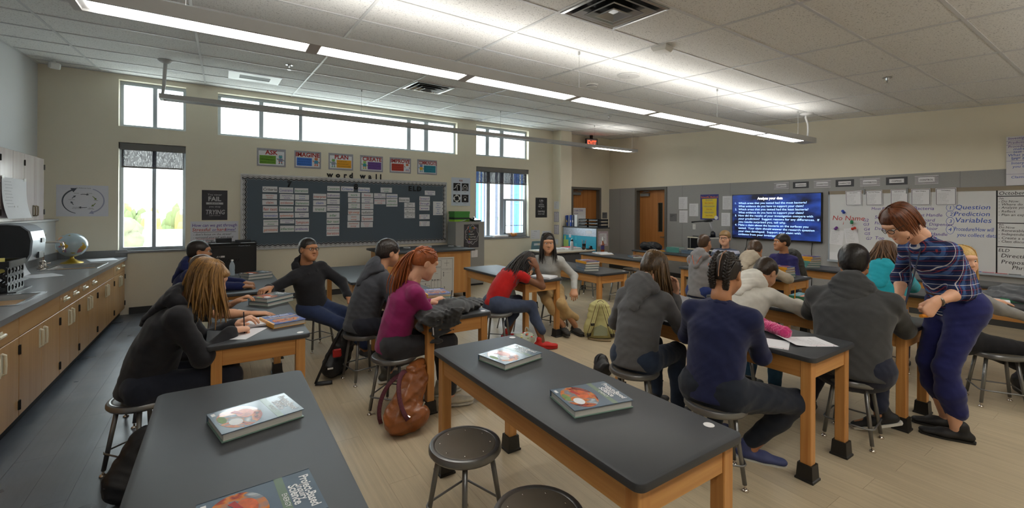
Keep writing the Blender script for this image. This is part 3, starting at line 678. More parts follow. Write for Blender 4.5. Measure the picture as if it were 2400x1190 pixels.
# ================================================================ STOOLS
M_steel = mat('grey_steel_tube', (128, 128, 128), .32, .75); M_board = mat('brown_hardboard', (104, 96, 84), .4, vary=.12, vscale=(5, 5, 5), coat=.2); M_chr = mat('chrome_glide', (215, 205, 195), .12, 1.)
SH = .46
def make_stool():
    t = thing('lab_stool', '', 'stool')
    m_ = MB(); m_.lathe([(.150, SH-.045), (.176, SH-.042), (.186, SH-.03), (.186, SH-.014), (.180, SH-.003), (.170, SH), (.160, SH-.001), (.155, SH-.005), (.155, SH-.03), (.150, SH-.035)], 36, closed=False); lpart('seat_rim', m_.mesh('seat_rim', M_steel, True), t)
    m_ = MB(); m_.lathe([(.156, SH-.012), (.156, SH-.0045), (.150, SH-.0035)], 32); lpart('seat_board', m_.mesh('seat_board', M_board), t); autosmooth(t.children[-1])
    b = t.children[-1]
    for k in range(4):
        a = PI/4+k*PI/2; ca, sa = math.cos(a), math.sin(a)
        m_ = MB(); m_.tube([(.128*ca, .128*sa, SH-.03), (.196*ca, .196*sa, .035)], [.0135, .0125], 12); l = lpart('leg', m_.mesh('leg', M_steel, True), t)
        m_ = MB(); m_.tube([(.196*ca, .196*sa, .04), (.198*ca, .198*sa, .016)], .007, 8); m_.lathe([(.019, 0), (.019, .006), (.012, .013), (.004, .016)], 14, (.199*ca, .199*sa, 0)); lpart('glide', m_.mesh('glide', M_chr, True), l)
    m_ = MB(); r = .192; z = .145; P = []
    for k in range(4):
        for da in (-.10, 0, .10):
            a = PI/4+k*PI/2+da; P.append((r*math.cos(a)*(1.0 if da == 0 else .985), r*math.sin(a)*(1.0 if da == 0 else .985), z))
    P.append(P[0]); m_.tube(P, .006, 8, cap=False); lpart('foot_ring', m_.mesh('foot_ring', M_steel, True), t)
    return t
stool0 = make_stool()
STOOLS = [(1.049, 2.012, .3, 'empty stool pushed up to the middle foreground table'), (1.05, 1.385, .7, 'empty stool cut off by the bottom edge of the picture'), (-.405, 3.63, .72, 'stool under the long-haired girl in black'), (1.198, 3.57, .75, 'stool under the girl in the magenta sweater'), (1.16, 4.38, .18, 'stool under the boy in dark grey beside the black backpack'), (.95, 5.66, .4, 'stool under the boy in jeans who faces the room'), (2.60, 1.60, .72, 'stool under the girl with two braids'), (2.63, 2.28, .6, 'stool under the girl in the grey hoodie with streaked hair'), (3.87, 1.31, .13, 'stool under the boy in the big charcoal hoodie'), (3.86, 2.16, .5, 'stool under the boy in the cream hoodie'), (5.59, .86, .5, 'stool under the blonde girl right of the teacher'), (2.72, 4.43, .8, 'stool under the girl in the red top'), (3.88, 4.80, .35, 'stool under the girl in khaki trousers'), (5.57, 3.66, .6, 'stool under the boy with orange hoodie seams'), (5.62, 2.96, .4, 'stool under the boy in the beige hoodie'), (5.70, 1.62, .2, 'stool under the girl in the turquoise jacket'), (7.12, 3.98, .2, 'stool under the boy in the striped sweater'), (7.10, 2.98, .5, 'stool under the boy in profile wearing a backpack'), (-.45, 4.50, .3, 'stool under the boy with bare forearms'), (-.43, 5.95, .5, 'stool under the boy in navy with glasses'), (7.10, 6.22, .1, 'empty stool beyond the open book table'), (5.95, 6.30, .5, 'empty stool between the book stack table and the desk'), (6.02, 5.55, .2, 'empty stool at the corner of the open book table')]
for i, (x, y, r, lab) in enumerate(STOOLS):
    o = stool0 if i == 0 else dup(stool0)
    o.location = (x, y, 0); o.rotation_euler = (0, 0, r); o['label'] = 'grey steel lab '+lab; o['group'] = 'lab stools'
m_ = MB(); m_.ell((0, 0, 0), (.005, .005, .0025), 6, 4); rv = m_.mesh('rivet', M_chr, True)
for st in (stool0, [o for o in bpy.data.objects if o.name.startswith('lab_stool') and 'cut off' in o['label']][0]):
    sb = [c for c in st.children if c.name.startswith('seat_board')][0]
    for k in range(8): r = lpart('rivet', rv, sb); r.location = (.128*math.cos(k*PI/4), .128*math.sin(k*PI/4), SH-.003)
# ================================================================ LEFT COUNTER
M_cabV = wood('cabinet_maple_v', (206, 164, 112), (186, 140, 88), 'Z', .38, .5, .25, 'World', .03); M_cabH = wood('cabinet_maple_h', (206, 164, 112), (186, 140, 88), 'Y', .38, .5, .25, 'World', .03)
M_lam = mat('grey_laminate', (126, 127, 130), .3, vary=.05, vscale=(90, 90, 90), bump=.05, bscale=400, dist=.0003, coord='World')
M_pull = mat('ivory_pull', (222, 214, 190), .35); M_hinge = mat('dark_hinge', (70, 68, 66), .35, .8); M_toe = mat('toe_kick_black', (48, 48, 50), .6)
XF = -1.25; CT = .90
def cabinet(label, y0, y1, drawers, doors=2):
    t = thing('base_cabinet', label, 'cabinet', (XF-.3, (y0+y1)/2, 0), group='base cabinets under the grey counter')
    m_ = MB(); m_.box(XL2+.01, XF-.02, y0+.001, y1-.001, .1, CT-.045); m_.build('body', M_cabV, t)
    m_ = MB(); m_.box(XL2+.01, XF-.055, y0, y1, 0, .1); m_.build('toe_kick', M_toe, t)
    zt, zb = CT-.052, .695
    n = max(drawers, 1)
    for k in range(n):
        a, b = y0+.003+(y1-y0-.006)*k/n, y0+.003+(y1-y0-.006)*(k+1)/n
        m_ = MB(); m_.bbox(XF-.02, XF, a+.0015, b-.0015, zb+.004, zt, .002); d = m_.build('drawer' if drawers else 'front_panel', M_cabH, t)
        if drawers:
            c = (a+b)/2; m_ = MB(); m_.tube([(XF, c-.055, zb+.085), (XF+.018, c-.05, zb+.085), (XF+.022, c, zb+.087), (XF+.018, c+.05, zb+.085), (XF, c+.055, zb+.085)], [(.012, .012)]*5, 8); m_.bbox(XF, XF+.006, c-.06, c+.06, zb+.06, zb+.11, .003); m_.build('pull', M_pull, d, smooth=False)
    for k in range(doors):
        a, b = y0+.003+(y1-y0-.006)*k/doors, y0+.003+(y1-y0-.006)*(k+1)/doors
        m_ = MB(); m_.bbox(XF-.02, XF, a+.0015, b-.0015, .105, zb-.003, .002); d = m_.build('door', M_cabV, t)
        c = b-.05 if k == 0 and doors == 2 else (a+.05 if doors == 2 else b-.05)
        m_ = MB(); m_.bbox(XF, XF+.005, c-.02, c+.02, .50, .655, .004); m_.tube([(XF+.002, c, .505), (XF+.02, c, .515), (XF+.022, c, .577), (XF+.02, c, .64), (XF+.002, c, .65)], .009, 8); m_.build('pull', M_pull, d)
        hy = a if k == 0 else b
        for hz in (.19, .60): m_ = MB(); m_.tube([(XF+.004, hy, hz-.035), (XF+.004, hy, hz+.035)], .008, 8); m_.bbox(XF, XF+.005, hy-.016, hy+.016, hz-.034, hz+.034, .002); m_.build('hinge', M_hinge, d)
    return t
cabinet('maple base cabinet closest to the camera with a single wide drawer', 4.0, 4.735, 1)
cabinet('maple base cabinet under the near sink with a blank top panel', 4.735, 5.716, 0)
cabinet('maple base cabinet with two drawers just past the near sink', 5.716, 6.377, 2)
cabinet('maple base cabinet with two drawers just before the far sink', 6.377, 7.199, 2)
cabinet('maple base cabinet under the far sink with a blank top panel', 7.199, 8.188, 0)
cabinet('maple base cabinet at the window end of the counter', 8.188, 9.0, 2)
cabinet('maple base cabinet beside the camera, before the wide drawer one', 3.0, 4.0, 2)
SK = [(4.95, 5.55), (7.50, 8.10)]; SX0, SX1 = -1.80, -1.33
t = thing('worktop', 'long grey laminate worktop with backsplash over the base cabinets', 'worktop', (-1.6, 6, CT))
m_ = MB(); z0, z1 = CT-.042, CT
ys = [2.9]+[v for s in SK for v in s]+[YW-.001]
for a, b in zip(ys[0::2], ys[1::2]): m_.box(XL2+.001, XF+.03, a, b, z0, z1)
for a, b in SK: m_.box(XL2+.001, SX0, a, b, z0, z1); m_.box(SX1, XF+.03, a, b, z0, z1)
m_.build('top', M_lam, t)
m_ = MB(); m_.box(XL2+.001, XL2+.021, 2.9, YW-.001, CT, CT+.105); m_.box(XL2+.021, XF+.03, YW-.02, YW-.001, CT, CT+.105); m_.build('backsplash', M_lam, t)
M_ss = mat('stainless_steel', (178, 180, 182), .25, .95)
for i, (a, b) in enumerate(SK):
    t = thing('sink', ('stainless drop-in sink near the black crate', 'stainless drop-in sink below the globe')[i], 'sink', (-1.56, (a+b)/2, CT), group='counter sinks')
    m_ = MB(); x0, x1 = SX0, SX1
    def ring(e, z): return [(x0+e, a+e, z), (x1-e, a+e, z), (x1-e, b-e, z), (x0+e, b-e, z)]
    R = [ring(-.03, CT), ring(-.03, CT+.005), ring(.0, CT+.004), ring(.012, CT-.004), ring(.03, CT-.16), ring(.06, CT-.175)]
    V = [p for q in R for p in q]; F = [(20, 21, 22, 23)]
    for k in range(5):
        for j in range(4): F.append((k*4+j, k*4+(j+1) % 4, (k+1)*4+(j+1) % 4, (k+1)*4+j))
    m_.add(V, F); m_.build('basin', M_ss, t)
    m_ = MB(); m_.lathe([(.04, 0), (.04, .004), (.025, .001)], 16, (-1.56, (a+b)/2, CT-.175)); m_.build('drain', M_chr, t)
for i, (y, lab) in enumerate(((7.80, 'chrome gooseneck lab tap behind the far sink, in front of the globe'),)):
    t = thing('tap', lab, 'tap', (-1.865, y, CT)); x = -1.86
    m_ = MB(); m_.bbox(x-.03, x+.03, y-.11, y+.11, CT+.001, CT+.015, .006); m_.build('deck_plate', M_chr, t)
    m_ = MB(); m_.lathe([(.026, .015), (.026, .06), (.03, .065), (.03, .085), (.016, .1), (.013, .30), (.02, .31), (.02, .335)], 14, (x, y, CT)); m_.build('column', M_chr, t, auto=True)
    m_ = MB(); m_.tube([(x, y, CT+.325), (x+.05, y-.02, CT+.325), (x+.17, y-.08, CT+.325), (x+.195, y-.093, CT+.315), (x+.205, y-.098, CT+.29), (x+.205, y-.098, CT+.25)], .011, 10); m_.tube([(x+.205, y-.098, CT+.255), (x+.205, y-.098, CT+.20)], [.014, .006], 10); m_.build('spout', M_chr, t, smooth=True)
    for s in (-1, 1):
        m_ = MB(); m_.tube([(x, y+s*.085, CT+.01), (x, y+s*.085, CT+.05)], .014, 10); m_.tube([(x-.005, y+s*.085, CT+.05), (x+.05, y+s*.095, CT+.055)], .006, 8); m_.build('handle', M_chr, t, smooth=True)
# upper cabinets
M_ucab = wood('upper_cabinet_pale', (214, 205, 205), (200, 188, 186), 'Z', .22, .5, .6, 'World', .02)
UX = -2.0; UE = [6.28, 7.02, 7.721, 8.428]
for i, lab in enumerate(('pale glossy wall cabinet at the picture edge', 'pale glossy wall cabinet with a taped sheet on its doors', 'pale glossy wall cabinet closest to the window wall')):
    a, b = UE[i], UE[i+1]; t = thing('wall_cabinet', lab, 'cabinet', (UX-.1, (a+b)/2, 1.495), group='wall cabinets above the counter')
    m_ = MB(); m_.box(XL+.002, UX-.02, a+.001, b-.001, 1.4935, 2.315); m_.build('body', M_ucab, t)
    for k in range(2):
        p, q = a+(b-a)*k/2, a+(b-a)*(k+1)/2; m_ = MB(); m_.bbox(UX-.02, UX, p+.002, q-.002, 1.496, 2.312, .002); d = m_.build('door', M_ucab, t)
        c = q-.045 if k == 0 else p+.045; m_ = MB(); m_.bbox(UX, UX+.005, c-.022, c+.022, 1.545, 1.685, .004); m_.tube([(UX, c, 1.55), (UX+.02, c, 1.56), (UX+.022, c, 1.615), (UX+.02, c, 1.67), (UX, c, 1.68)], .009, 8); m_.build('pull', mat('bronze_pull', (150, 140, 120), .3, .6), d)
        hy = p if k == 0 else q
        for hz in (1.60, 2.20): m_ = MB(); m_.tube([(UX+.004, hy, hz-.035), (UX+.004, hy, hz+.035)], .008, 8); m_.bbox(UX, UX+.005, hy-.016, hy+.016, hz-.034, hz+.034, .002); m_.build('hinge', M_hinge, d)
M_paper = mat('white_paper', (226, 226, 230), .8, vary=.015, vscale=(9, 9, 9))
M_ink = mat('grey_pencil', (130, 130, 140), .8); M_blk = mat('black_ink', (28, 28, 32), .7)
def curl_sheet(fr, w, h, curl, name, mats, n=8):
    """sheet hanging from its top edge whose lower end curls off the wall"""
    m_ = MB(); V = []
    for j in range(n+1):
        s = j/n
        for i in (0, 1): V.append(fr.p(i*w, -h*s, .002+curl*s**3))
    m_.add(V, [(2*j, 2*j+2, 2*j+3, 2*j+1) for j in range(n)]); V2 = [Vector(p)+fr.N*.001 for p in V]; m_.add(V2, [(2*j+1, 2*j+3, 2*j+2, 2*j) for j in range(n)][::1])
    return m_
fr = Fr((UX+.006, 7.03, 1.99), (0, 1, 0), (0, 0, 1)); m_ = curl_sheet(fr, .72, .46, .05, 'x', None); o = tag(m_.build('taped_sheet', M_paper, smooth=True), 'large pencil-written sheet taped over the wall cabinet doors, curling', 'paper')
m_ = MB()
for r in range(9): fr.text(m_, 'mmn uum nm rnum nu mun', .05+.02*(r % 3), -.05-.035*r, .012, align='L', n=.006+.05*((.05+.035*r)/.46)**3)
m_.build('lettering', M_ink, o)
m_ = MB(); fr.box(m_, 0, .06, -.02, .015, .004, .006); fr.box(m_, .64, .71, -.02, .015, .004, .006); m_.build('tape', mat('clear_tape', (225, 225, 222), .3), o)
# paper towel dispenser
t = thing('towel_dispenser', 'black and silver paper towel dispenser on the wall over the counter', 'dispenser', (-1.9, 7.05, 1.06))
prof = [(0, 0), (.20, 0), (.27, .03), (.30, .10), (.31, .25), (.29, .35), (.23, .41), (.14, .435), (0, .44)]
def dprof(mb, y0, y1, e):
    P = [(XL2+max(a-e, 0), 1.045+min(max(b, e), .44-e)) for a, b in prof]; n = len(P)
    V = [(x, y0, z) for x, z in P]+[(x, y1, z) for x, z in P]
    mb.add(V, [tuple(range(n)), tuple(range(n, 2*n))[::-1]]+[(i+1, i, n+i, n+i+1) for i in range(n-1)])
m_ = MB(); dprof(m_, 6.86, 7.28, 0); m_.build('shell', mat('dispenser_silver', (150, 158, 168), .3, .4), t)
m_ = MB(); dprof(m_, 6.855, 6.86, .018); m_.build('side_cover', mat('smoked_plastic', (34, 36, 40), .25), t)
m_ = MB(); m_.box(XL2+.305, XL2+.318, 7.12, 7.2, 1.26, 1.31); m_.box(XL2+.29, XL2+.312, 7.05, 7.2, 1.09, 1.16); m_.build('push_bar', mat('dispenser_dark', (60, 64, 70), .35), t)
m_ = MB(); V = []
for j in range(7):
    s = j/6; V += [(XL2+.17+.05*s**2, 6.93, 1.06-.155*s), (XL2+.17+.05*s**2, 7.16, 1.06-.155*s)]
m_.add(V, [(2*j, 2*j+1, 2*j+3, 2*j+2) for j in range(6)]); m_.build('paper_towel', M_paper, t, smooth=True)
# globe
t = thing('globe', 'desk globe with blue oceans on a yellow metal foot, on the counter', 'globe', (-1.71, 8.36, CT)); gc = Vector((-1.71, 8.36, 1.145))
def globe_mat():
    m = bpy.data.materials.new('globe_map'); m.use_nodes = True; N = m.node_tree.nodes; L = m.node_tree.links; b = N.get('Principled BSDF')
    tc = N.new('ShaderNodeTexCoord'); n = N.new('ShaderNodeTexNoise'); n.inputs['Scale'].default_value = 2.0; n.inputs['Detail'].default_value = 4
    n2 = N.new('ShaderNodeTexVoronoi'); n2.inputs['Scale'].default_value = 4.5
    L.new(tc.outputs['Generated'], n.inputs['Vector']); L.new(tc.outputs['Generated'], n2.inputs['Vector'])
    land = N.new('ShaderNodeValToRGB'); e = land.color_ramp.elements; e[0].position = 0; e[0].color = lin((222, 170, 60)); e[1].position = 1; e[1].color = lin((190, 120, 130)); q = land.color_ramp.elements.new(.5); q.color = lin((150, 160, 90))
    sp = N.new('ShaderNodeSeparateColor'); L.new(n2.outputs['Color'], sp.inputs[0]); L.new(sp.outputs[0], land.inputs[0])
    mask = N.new('ShaderNodeValToRGB'); mask.color_ramp.elements[0].position = .555; mask.color_ramp.elements[1].position = .57; L.new(n.outputs[0], mask.inputs[0])
    mx = N.new('ShaderNodeMix'); mx.data_type = 'RGBA'; mx.inputs[6].default_value = lin((176, 196, 206)); L.new(mask.outputs[0], mx.inputs[0]); L.new(land.outputs[0], mx.inputs[7]); L.new(mx.outputs[2], b.inputs['Base Color'])
    b.inputs['Roughness'].default_value = .2; b.inputs['Coat Weight'].default_value = .5
    return m
m_ = MB(); m_.ell((0, 0, 0), (.163, .163, .163), 32, 20); m_.xf(Matrix.Translation(gc) @ Matrix.Rotation(.38, 4, 'Y')); ball = m_.build('ball', globe_mat(), t, smooth=True)
m_ = MB(); m_.lathe([(.12, 0), (.11, .012), (.06, .03), (.022, .06), (.018, .085)], 24, (gc.x, gc.y, CT)); m_.build('foot', mat('yellow_metal', (190, 160, 60), .35, .5), t, auto=True)
# continents patch: simple raised land outlines facing the room
gf = Fr(gc, (.85, -.52, 0), (0, 0, 1)); ml = [MB() for _ in range(3)]
def land(mb, pts, c, off):
    P = []
    for a, b in pts:
        d = (gf.U*a+gf.V*b+gf.N*math.sqrt(max(0, 1-a*a-b*b))); P.append(gc+d*.1645)
    cen = sum(P, Vector())/len(P); cen = gc+(cen-gc).normalized()*.1648
    mb.add([cen]+P, [(0, i+1, (i+1) % len(P)+1) for i in range(len(P))])
land(ml[0], [(-.02, .2), (.1, .26), (.3, .2), (.5, .05), (.48, -.12), (.36, -.22), (.25, -.2), (.15, -.05), (0, .1)], 0, 0)
land(ml[1], [(.25, -.18), (.36, -.22), (.34, -.4), (.24, -.6), (.2, -.5), (.2, -.3)], 0, 0)
land(ml[2], [(-.5, .62), (-.3, .72), (-.05, .72), (-.15, .55), (-.3, .42), (-.42, .45)], 0, 0)
for mb_, c in zip(ml, ((220, 176, 50), (160, 130, 160), (214, 140, 90))): mb_.build('continent', mat('land_%d' % c[2], c, .3), t)
# black file crate
t = thing('file_crate', 'black plastic crate with round holes on the counter by the near sink', 'crate', (-1.63, 5.83, CT)); M_crate = mat('black_plastic', (24, 25, 28), .3)
cx0, cx1, cy0, cy1, cz0, cz1 = -1.86, -1.56, 5.64, 6.02, CT+.004, CT+.28
def holed(mb, fr, w, h, cols, rows, r, th):
    """panel with round holes cut through it"""
    cw, ch = w/cols, h/rows; k = 12
    for i in range(cols):
        for j in range(rows):
            uc, vc = (i+.5)*cw, (j+.5)*ch; sq = []
            for a in range(k):
                an = 2*PI*a/k; c_, s_ = math.cos(an), math.sin(an); m = max(abs(c_)/(cw/2), abs(s_)/(ch/2)); sq.append((uc+c_/m, vc+s_/m))
            cir = [(uc+r*math.cos(2*PI*a/k), vc+r*math.sin(2*PI*a/k)) for a in range(k)]
            V = [fr.p(*p, 0) for p in sq]+[fr.p(*p, 0) for p in cir]+[fr.p(*p, -th) for p in sq]+[fr.p(*p, -th) for p in cir]
            F = []
            for a in range(k):
                b = (a+1) % k; F += [(a, b, k+b, k+a), (2*k+b, 2*k+a, 3*k+a, 3*k+b), (k+a, k+b, 3*k+b, 3*k+a)]
            mb.add(V, F)
m_ = MB(); holed(m_, Fr((cx0, cy0, cz0), (1, 0, 0), (0, 0, 1)), cx1-cx0, cz1-cz0-.05, 4, 3, .026, .008); m_.build('near_side', M_crate, t)
m_ = MB(); holed(m_, Fr((cx1, cy0, cz0), (0, 1, 0), (0, 0, 1)), cy1-cy0, cz1-cz0-.05, 5, 3, .026, .008); m_.build('front_side', M_crate, t)
m_ = MB(); holed(m_, Fr((cx1, cy1, cz0), (-1, 0, 0), (0, 0, 1)), cx1-cx0, cz1-cz0-.05, 4, 3, .026, .008); m_.build('far_side', M_crate, t)
m_ = MB(); holed(m_, Fr((cx0, cy1, cz0), (0, -1, 0), (0, 0, 1)), cy1-cy0, cz1-cz0-.05, 5, 3, .026, .008); m_.build('back_side', M_crate, t)
m_ = MB(); zt = cz1-.05
for q in ((cx0-.012, cx1+.012, cy0-.012, cy0+.01), (cx0-.012, cx1+.012, cy1-.01, cy1+.012), (cx0-.012, cx0+.01, cy0, cy1), (cx1-.01, cx1+.012, cy0, cy1)): m_.box(*q, zt, cz1)
m_.build('rim', M_crate, t); m_ = MB(); m_.box(cx0+.005, cx1+.05, cy0+.005, cy1+.02, CT+.0005, cz0+.004); m_.build('base', M_crate, t)
m_ = MB(); m_.box(cx0+.04, cx0+.2, cy0+.03, cy0+.3, cz1-.12, cz1+.01); tag(m_.build('folder_stack', mat('yellow_folder', (222, 206, 90), .6)), 'yellow folders standing inside the black counter crate', 'folders')
for i, (x, y, r, w, h, lab) in enumerate(((-1.66, 6.92, .5, .28, .36, 'white sheet lying on the counter under the towel dispenser'), (-1.80, 6.62, -.2, .22, .28, 'clear plastic sleeve lying on the counter behind the crate'), (-1.45, 8.65, .3, .3, .42, 'pale sheet lying on the counter end by the window'))):
    m_ = MB(); m_.box(-w/2, w/2, -h/2, h/2, 0, .002); m_.xf(Matrix.Translation((x, y, CT+.001)) @ Matrix.Rotation(r, 4, 'Z')); tag(m_.build('paper_sheet', M_paper if i != 1 else mat('clear_sleeve', (200, 206, 212), .15)), lab, 'paper')
# ================================================================ DEMO BENCH, CART, FILING CABINET, DESK AREA
M_oakP = wood('oak_panel', (214, 160, 96), (198, 136, 72), 'Z', .42, .45, .15, 'World', .03)
t = thing('demo_bench', 'oak demonstration bench with black top and casters, map on its front', 'bench', (3.16, 7.9, 0))
m_ = MB(); m_.rrect(2.29, 4.04, 7.36, 8.48, .885, .92, .02, 3, .004); m_.build('bench_top', M_black, t, auto=True)
m_ = MB(); m_.bbox(2.36, 3.98, 7.45, 8.40, .10, .885, .004); m_.build('body', M_oakP, t)
m_ = MB(); m_.box(2.37, 3.97, 7.443, 7.45, .10, .13); m_.box(2.37, 3.97, 7.443, 7.45, .855, .885); m_.build('edge_rail', M_oakX, t)
for x in (2.45, 3.9):
    for y in (7.52, 8.32): m_ = MB(); m_.tube([(x-.02, y, .045), (x+.02, y, .045)], .045, 14); m_.box(x-.03, x+.03, y-.03, y+.03, .07, .10); m_.build('caster', M_toe, t)
fr = Fr((2.70, 7.425, .80), (.998, 0, -.02), (.02, .02, 1)); m_ = MB(); fr.box(m_, 0, .92, -.73, 0, 0, .002); mp = tag(m_.build('map_poster', mat('poster_paper', (206, 205, 200), .8, bump=.3, bscale=6, dist=.004)), 'black and white floor plan map taped to the demo bench front', 'map')
m_ = MB(); n = .003
def R4(u0, u1, v0, v1, w=.005): fr.stroke(m_, [(u0, v0), (u1, v0), (u1, v1), (u0, v1), (u0, v0)], w, .002, n)
R4(.03, .89, -.70, -.03); R4(.20, .40, -.2, -.06); R4(.47, .66, -.17, -.06); R4(.47, .66, -.40, -.19); R4(.19, .42, -.42, -.22); R4(.47, .66, -.55, -.42); R4(.69, .86, -.235, -.21, .003); R4(.08, .44, -.66, -.50)
for k in range(3): fr.stroke(m_, [(.20, -.27-.05*k), (.41, -.27-.05*k)], .003, .002, n)
for u in (.27, .31): fr.stroke(m_, [(u, -.42), (u, -.22)], .003, .002, n)
for k in range(3): fr.stroke(m_, [(.47+.063*k, -.55), (.47+.063*k, -.42)], .003, .002, n)
fr.stroke(m_, [(.77, -.05), (.77, -.17)], .005, .002, n); fr.stroke(m_, [(.72, -.11), (.82, -.11)], .005, .002, n)
for u, v in ((.44, -.05), (.44, -.1), (.44, -.24), (.44, -.28), (.44, -.32), (.44, -.36), (.17, -.08), (.16, -.3), (.49, -.405), (.54, -.405), (.6, -.405), (.14, -.44), (.36, -.47), (.25, -.46), (.71, -.31), (.71, -.34), (.71, -.28), (.73, -.55), (.73, -.585)): fr.disc(m_, u, v, .011, .011, .002, n, 8)
for tx, u, v, h in (('Multi-Use', .30, -.17, .012), ('Gym', .565, -.13, .014), ('Parking', .565, -.30, .014), ('Cafeteria', .56, -.60, .012), ('Legend', .775, -.227, .01), ('Office', .11, -.38, .012), ('Library', .28, -.58, .012), ('gate  hydrant  exit', .79, -.29, .008), ('104', .235, -.25, .009), ('105', .36, -.25, .009), ('106', .235, -.3, .009), ('107', .36, -.3, .009)): fr.text(m_, tx, u, v, h)
m_.build('map_lines', mat('map_grey_ink', (90, 90, 92), .8), mp)
M_clear = mat('clear_plastic', (215, 220, 222), .15, alpha=.55)
for i, (x, y, r) in enumerate(((2.95, 8.1, .07), (3.22, 8.0, .06), (3.42, 8.2, .08), (3.85, 8.05, .06), (3.95, 7.9, .05))):
    m_ = MB(); m_.lathe([(r, 0), (r, .018), (r-.004, .018), (r-.004, .003)], 18, (x, y, .9205)); tag(m_.build('petri_dish', M_clear), 'clear lidded culture dish on the demo bench, %s' % ('first from the left end', 'second from the left end', 'largest one in the middle', 'second from the right end', 'nearest the right end')[i], 'dish', 'culture dishes on the bench')
# laptop cart
t = thing('laptop_cart', 'black metal laptop charging cart against the window wall', 'cart', (.155, 8.57, 0)); M_cart = mat('black_powder_coat', (30, 31, 34), .45, bump=.15, bscale=500, dist=.0004)
m_ = MB(); m_.bbox(-.17, .48, 8.30, 8.83, .12, 1.085, .008); m_.build('body', M_cart, t)
m_ = MB(); m_.bbox(-.18, .49, 8.29, 8.84, 1.085, 1.105, .004); m_.build('cart_top', M_cart, t)
cf = Fr((-.13, 8.30, .15), (1, 0, 0), (0, 0, 1)); m_ = MB(); cf.box(m_, 0, .57, 0, .89, 0, .012); door_o = m_.build('door', M_cart, t)
m_ = MB()
for k in range(9): cf.poly(m_, [(.06+.035*k, .66), (.072+.035*k, .66), (.095+.035*k, .705), (.083+.035*k, .705)], .012, .0135)
m_.build('vent_slots', M_vdark, door_o)
m_ = MB(); cf.text(m_, 'AVer', .06, .735, .028, align='L', n=.0135, shear=.3, bold=.01); cf.box(m_, .125, .175, .735, .763, .012, .0135); m_.build('maker_mark', mat('mark_white', (225, 225, 225), .5), door_o)
m_ = MB(); cf.text(m_, 'Phoenix Cart 4', .44, .903, .018, n=.0016); m_.build('cart_name', mat('pale_blue_ink', (170, 180, 200), .6), t)
m_ = MB(); cf.poly(m_, [(.54, .27), (.54, .42), (.5, .42), (.44, .40), (.40, .36), (.385, .27)], .012, .02); m_.build('label_holder', M_plast, door_o)
for a, b in ((-.14, .12), (.26, .46)): m_ = MB(); m_.box(a, b, 8.30, 8.36, 1.105, 1.107); m_.build('paper_strip', M_paper, t)
for x in (-.12, .43):
    for y in (8.36, 8.77): m_ = MB(); m_.tube([(x-.02, y, .05), (x+.02, y, .05)], .05, 12); m_.box(x-.03, x+.03, y-.03, y+.03, .08, .12); m_.build('caster', M_toe, t)
M_tray = mat('charcoal_plastic', (44, 46, 50), .4)
for i, (x, z, lab) in enumerate(((.03, 1.107, 'bottom of the two'), (.03, 1.142, 'top of the two'), (.30, 1.107, 'single, right of the pair of'))):
    m_ = MB(); m_.rrect(x-.11, x+.11, 8.42, 8.66, z, z+.014, .02, 3, .003); m_.rrect(x-.112, x+.112, 8.42, 8.66, z+.016, z+.032, .02, 3, .003); tag(m_.build('laptop', M_tray), 'closed dark laptop on the black cart, %s laptops' % lab, 'laptop', 'laptops on the cart')
# filing cabinet
t = thing('filing_cabinet', 'tall grey metal cabinet in front of the window corner', 'cabinet', (4.53, 8.7, 0)); M_file = mat('light_grey_metal', (158, 158, 156), .45)
m_ = MB(); m_.bbox(4.176, 4.885, 8.50, 8.92, .04, 1.40, .006); m_.build('body', M_file, t); m_ = MB(); m_.box(4.19, 4.87, 8.52, 8.91, 0, .04); m_.build('plinth', M_toe, t)
m_ = MB(); m_.box(4.53, 4.532, 8.4985, 8.50, .06, 1.38); m_.build('door_gap', M_toe, t); m_ = MB(); m_.tube([(4.50, 8.49, .75), (4.50, 8.49, .9)], .006, 6); m_.build('handle', M_chr, t)
# two green boxes, phone, papers on top
M_gr = mat('green_box', (70, 150, 60), .45); M_gr2 = mat('lime_box', (150, 200, 50), .45)
for i in range(1):
    t = thing('storage_box', 'green lidded storage box on the tall grey cabinet', 'box', (4.38, 8.71, 1.401)); a, b, c, d = 4.19, 4.55, 8.58, 8.86
    m_ = MB(); m_.box(a, b, c, d, 1.401, 1.60); m_.build('box_body', M_gr, t); m_ = MB(); m_.bbox(a-.008, b+.008, c-.008, d+.008, 1.57, 1.625, .003); m_.build('lid', M_gr, t)
    m_ = MB(); m_.box(a-.001, b+.001, c-.0015, d, 1.402, 1.44); m_.build('lime_band', M_gr2, t); m_ = MB(); m_.box(a-.002, b+.002, c-.002, d, 1.455, 1.49); m_.build('dark_band', M_toe, t)
t = thing('desk_phone', 'black office phone on the tall grey cabinet', 'phone', (4.74, 8.68, 1.40)); m_ = MB(); m_.prism([(-.1, -.1), (.1, -.1), (.1, .1), (-.1, .1)], 0, .03); m_.add([(-.09, -.08, .03), (.09, -.08, .03), (.09, .09, .08), (-.09, .09, .08), (-.09, .09, .03), (.09, .09, .03)], [(0, 1, 2, 3), (1, 5, 2), (0, 3, 4), (3, 2, 5, 4)]); m_.xf(Matrix.Translation((4.74, 8.68, 1.401)) @ Matrix.Rotation(.3, 4, 'Z')); m_.build('base', M_crate, t)
m_ = MB(); m_.tube([(4.66, 8.60, 1.455), (4.68, 8.63, 1.48), (4.73, 8.70, 1.50), (4.74, 8.74, 1.475)], [.02, .014, .014, .02], 8); m_.build('handset', M_crate, t, smooth=True)
m_ = MB(); V = []
for i in range(6):
    for j in range(4): V.append((4.30+.07*i, 8.515+.03*j, 1.4015+.04*math.exp(-((i-2.2)/1.2)**2)))
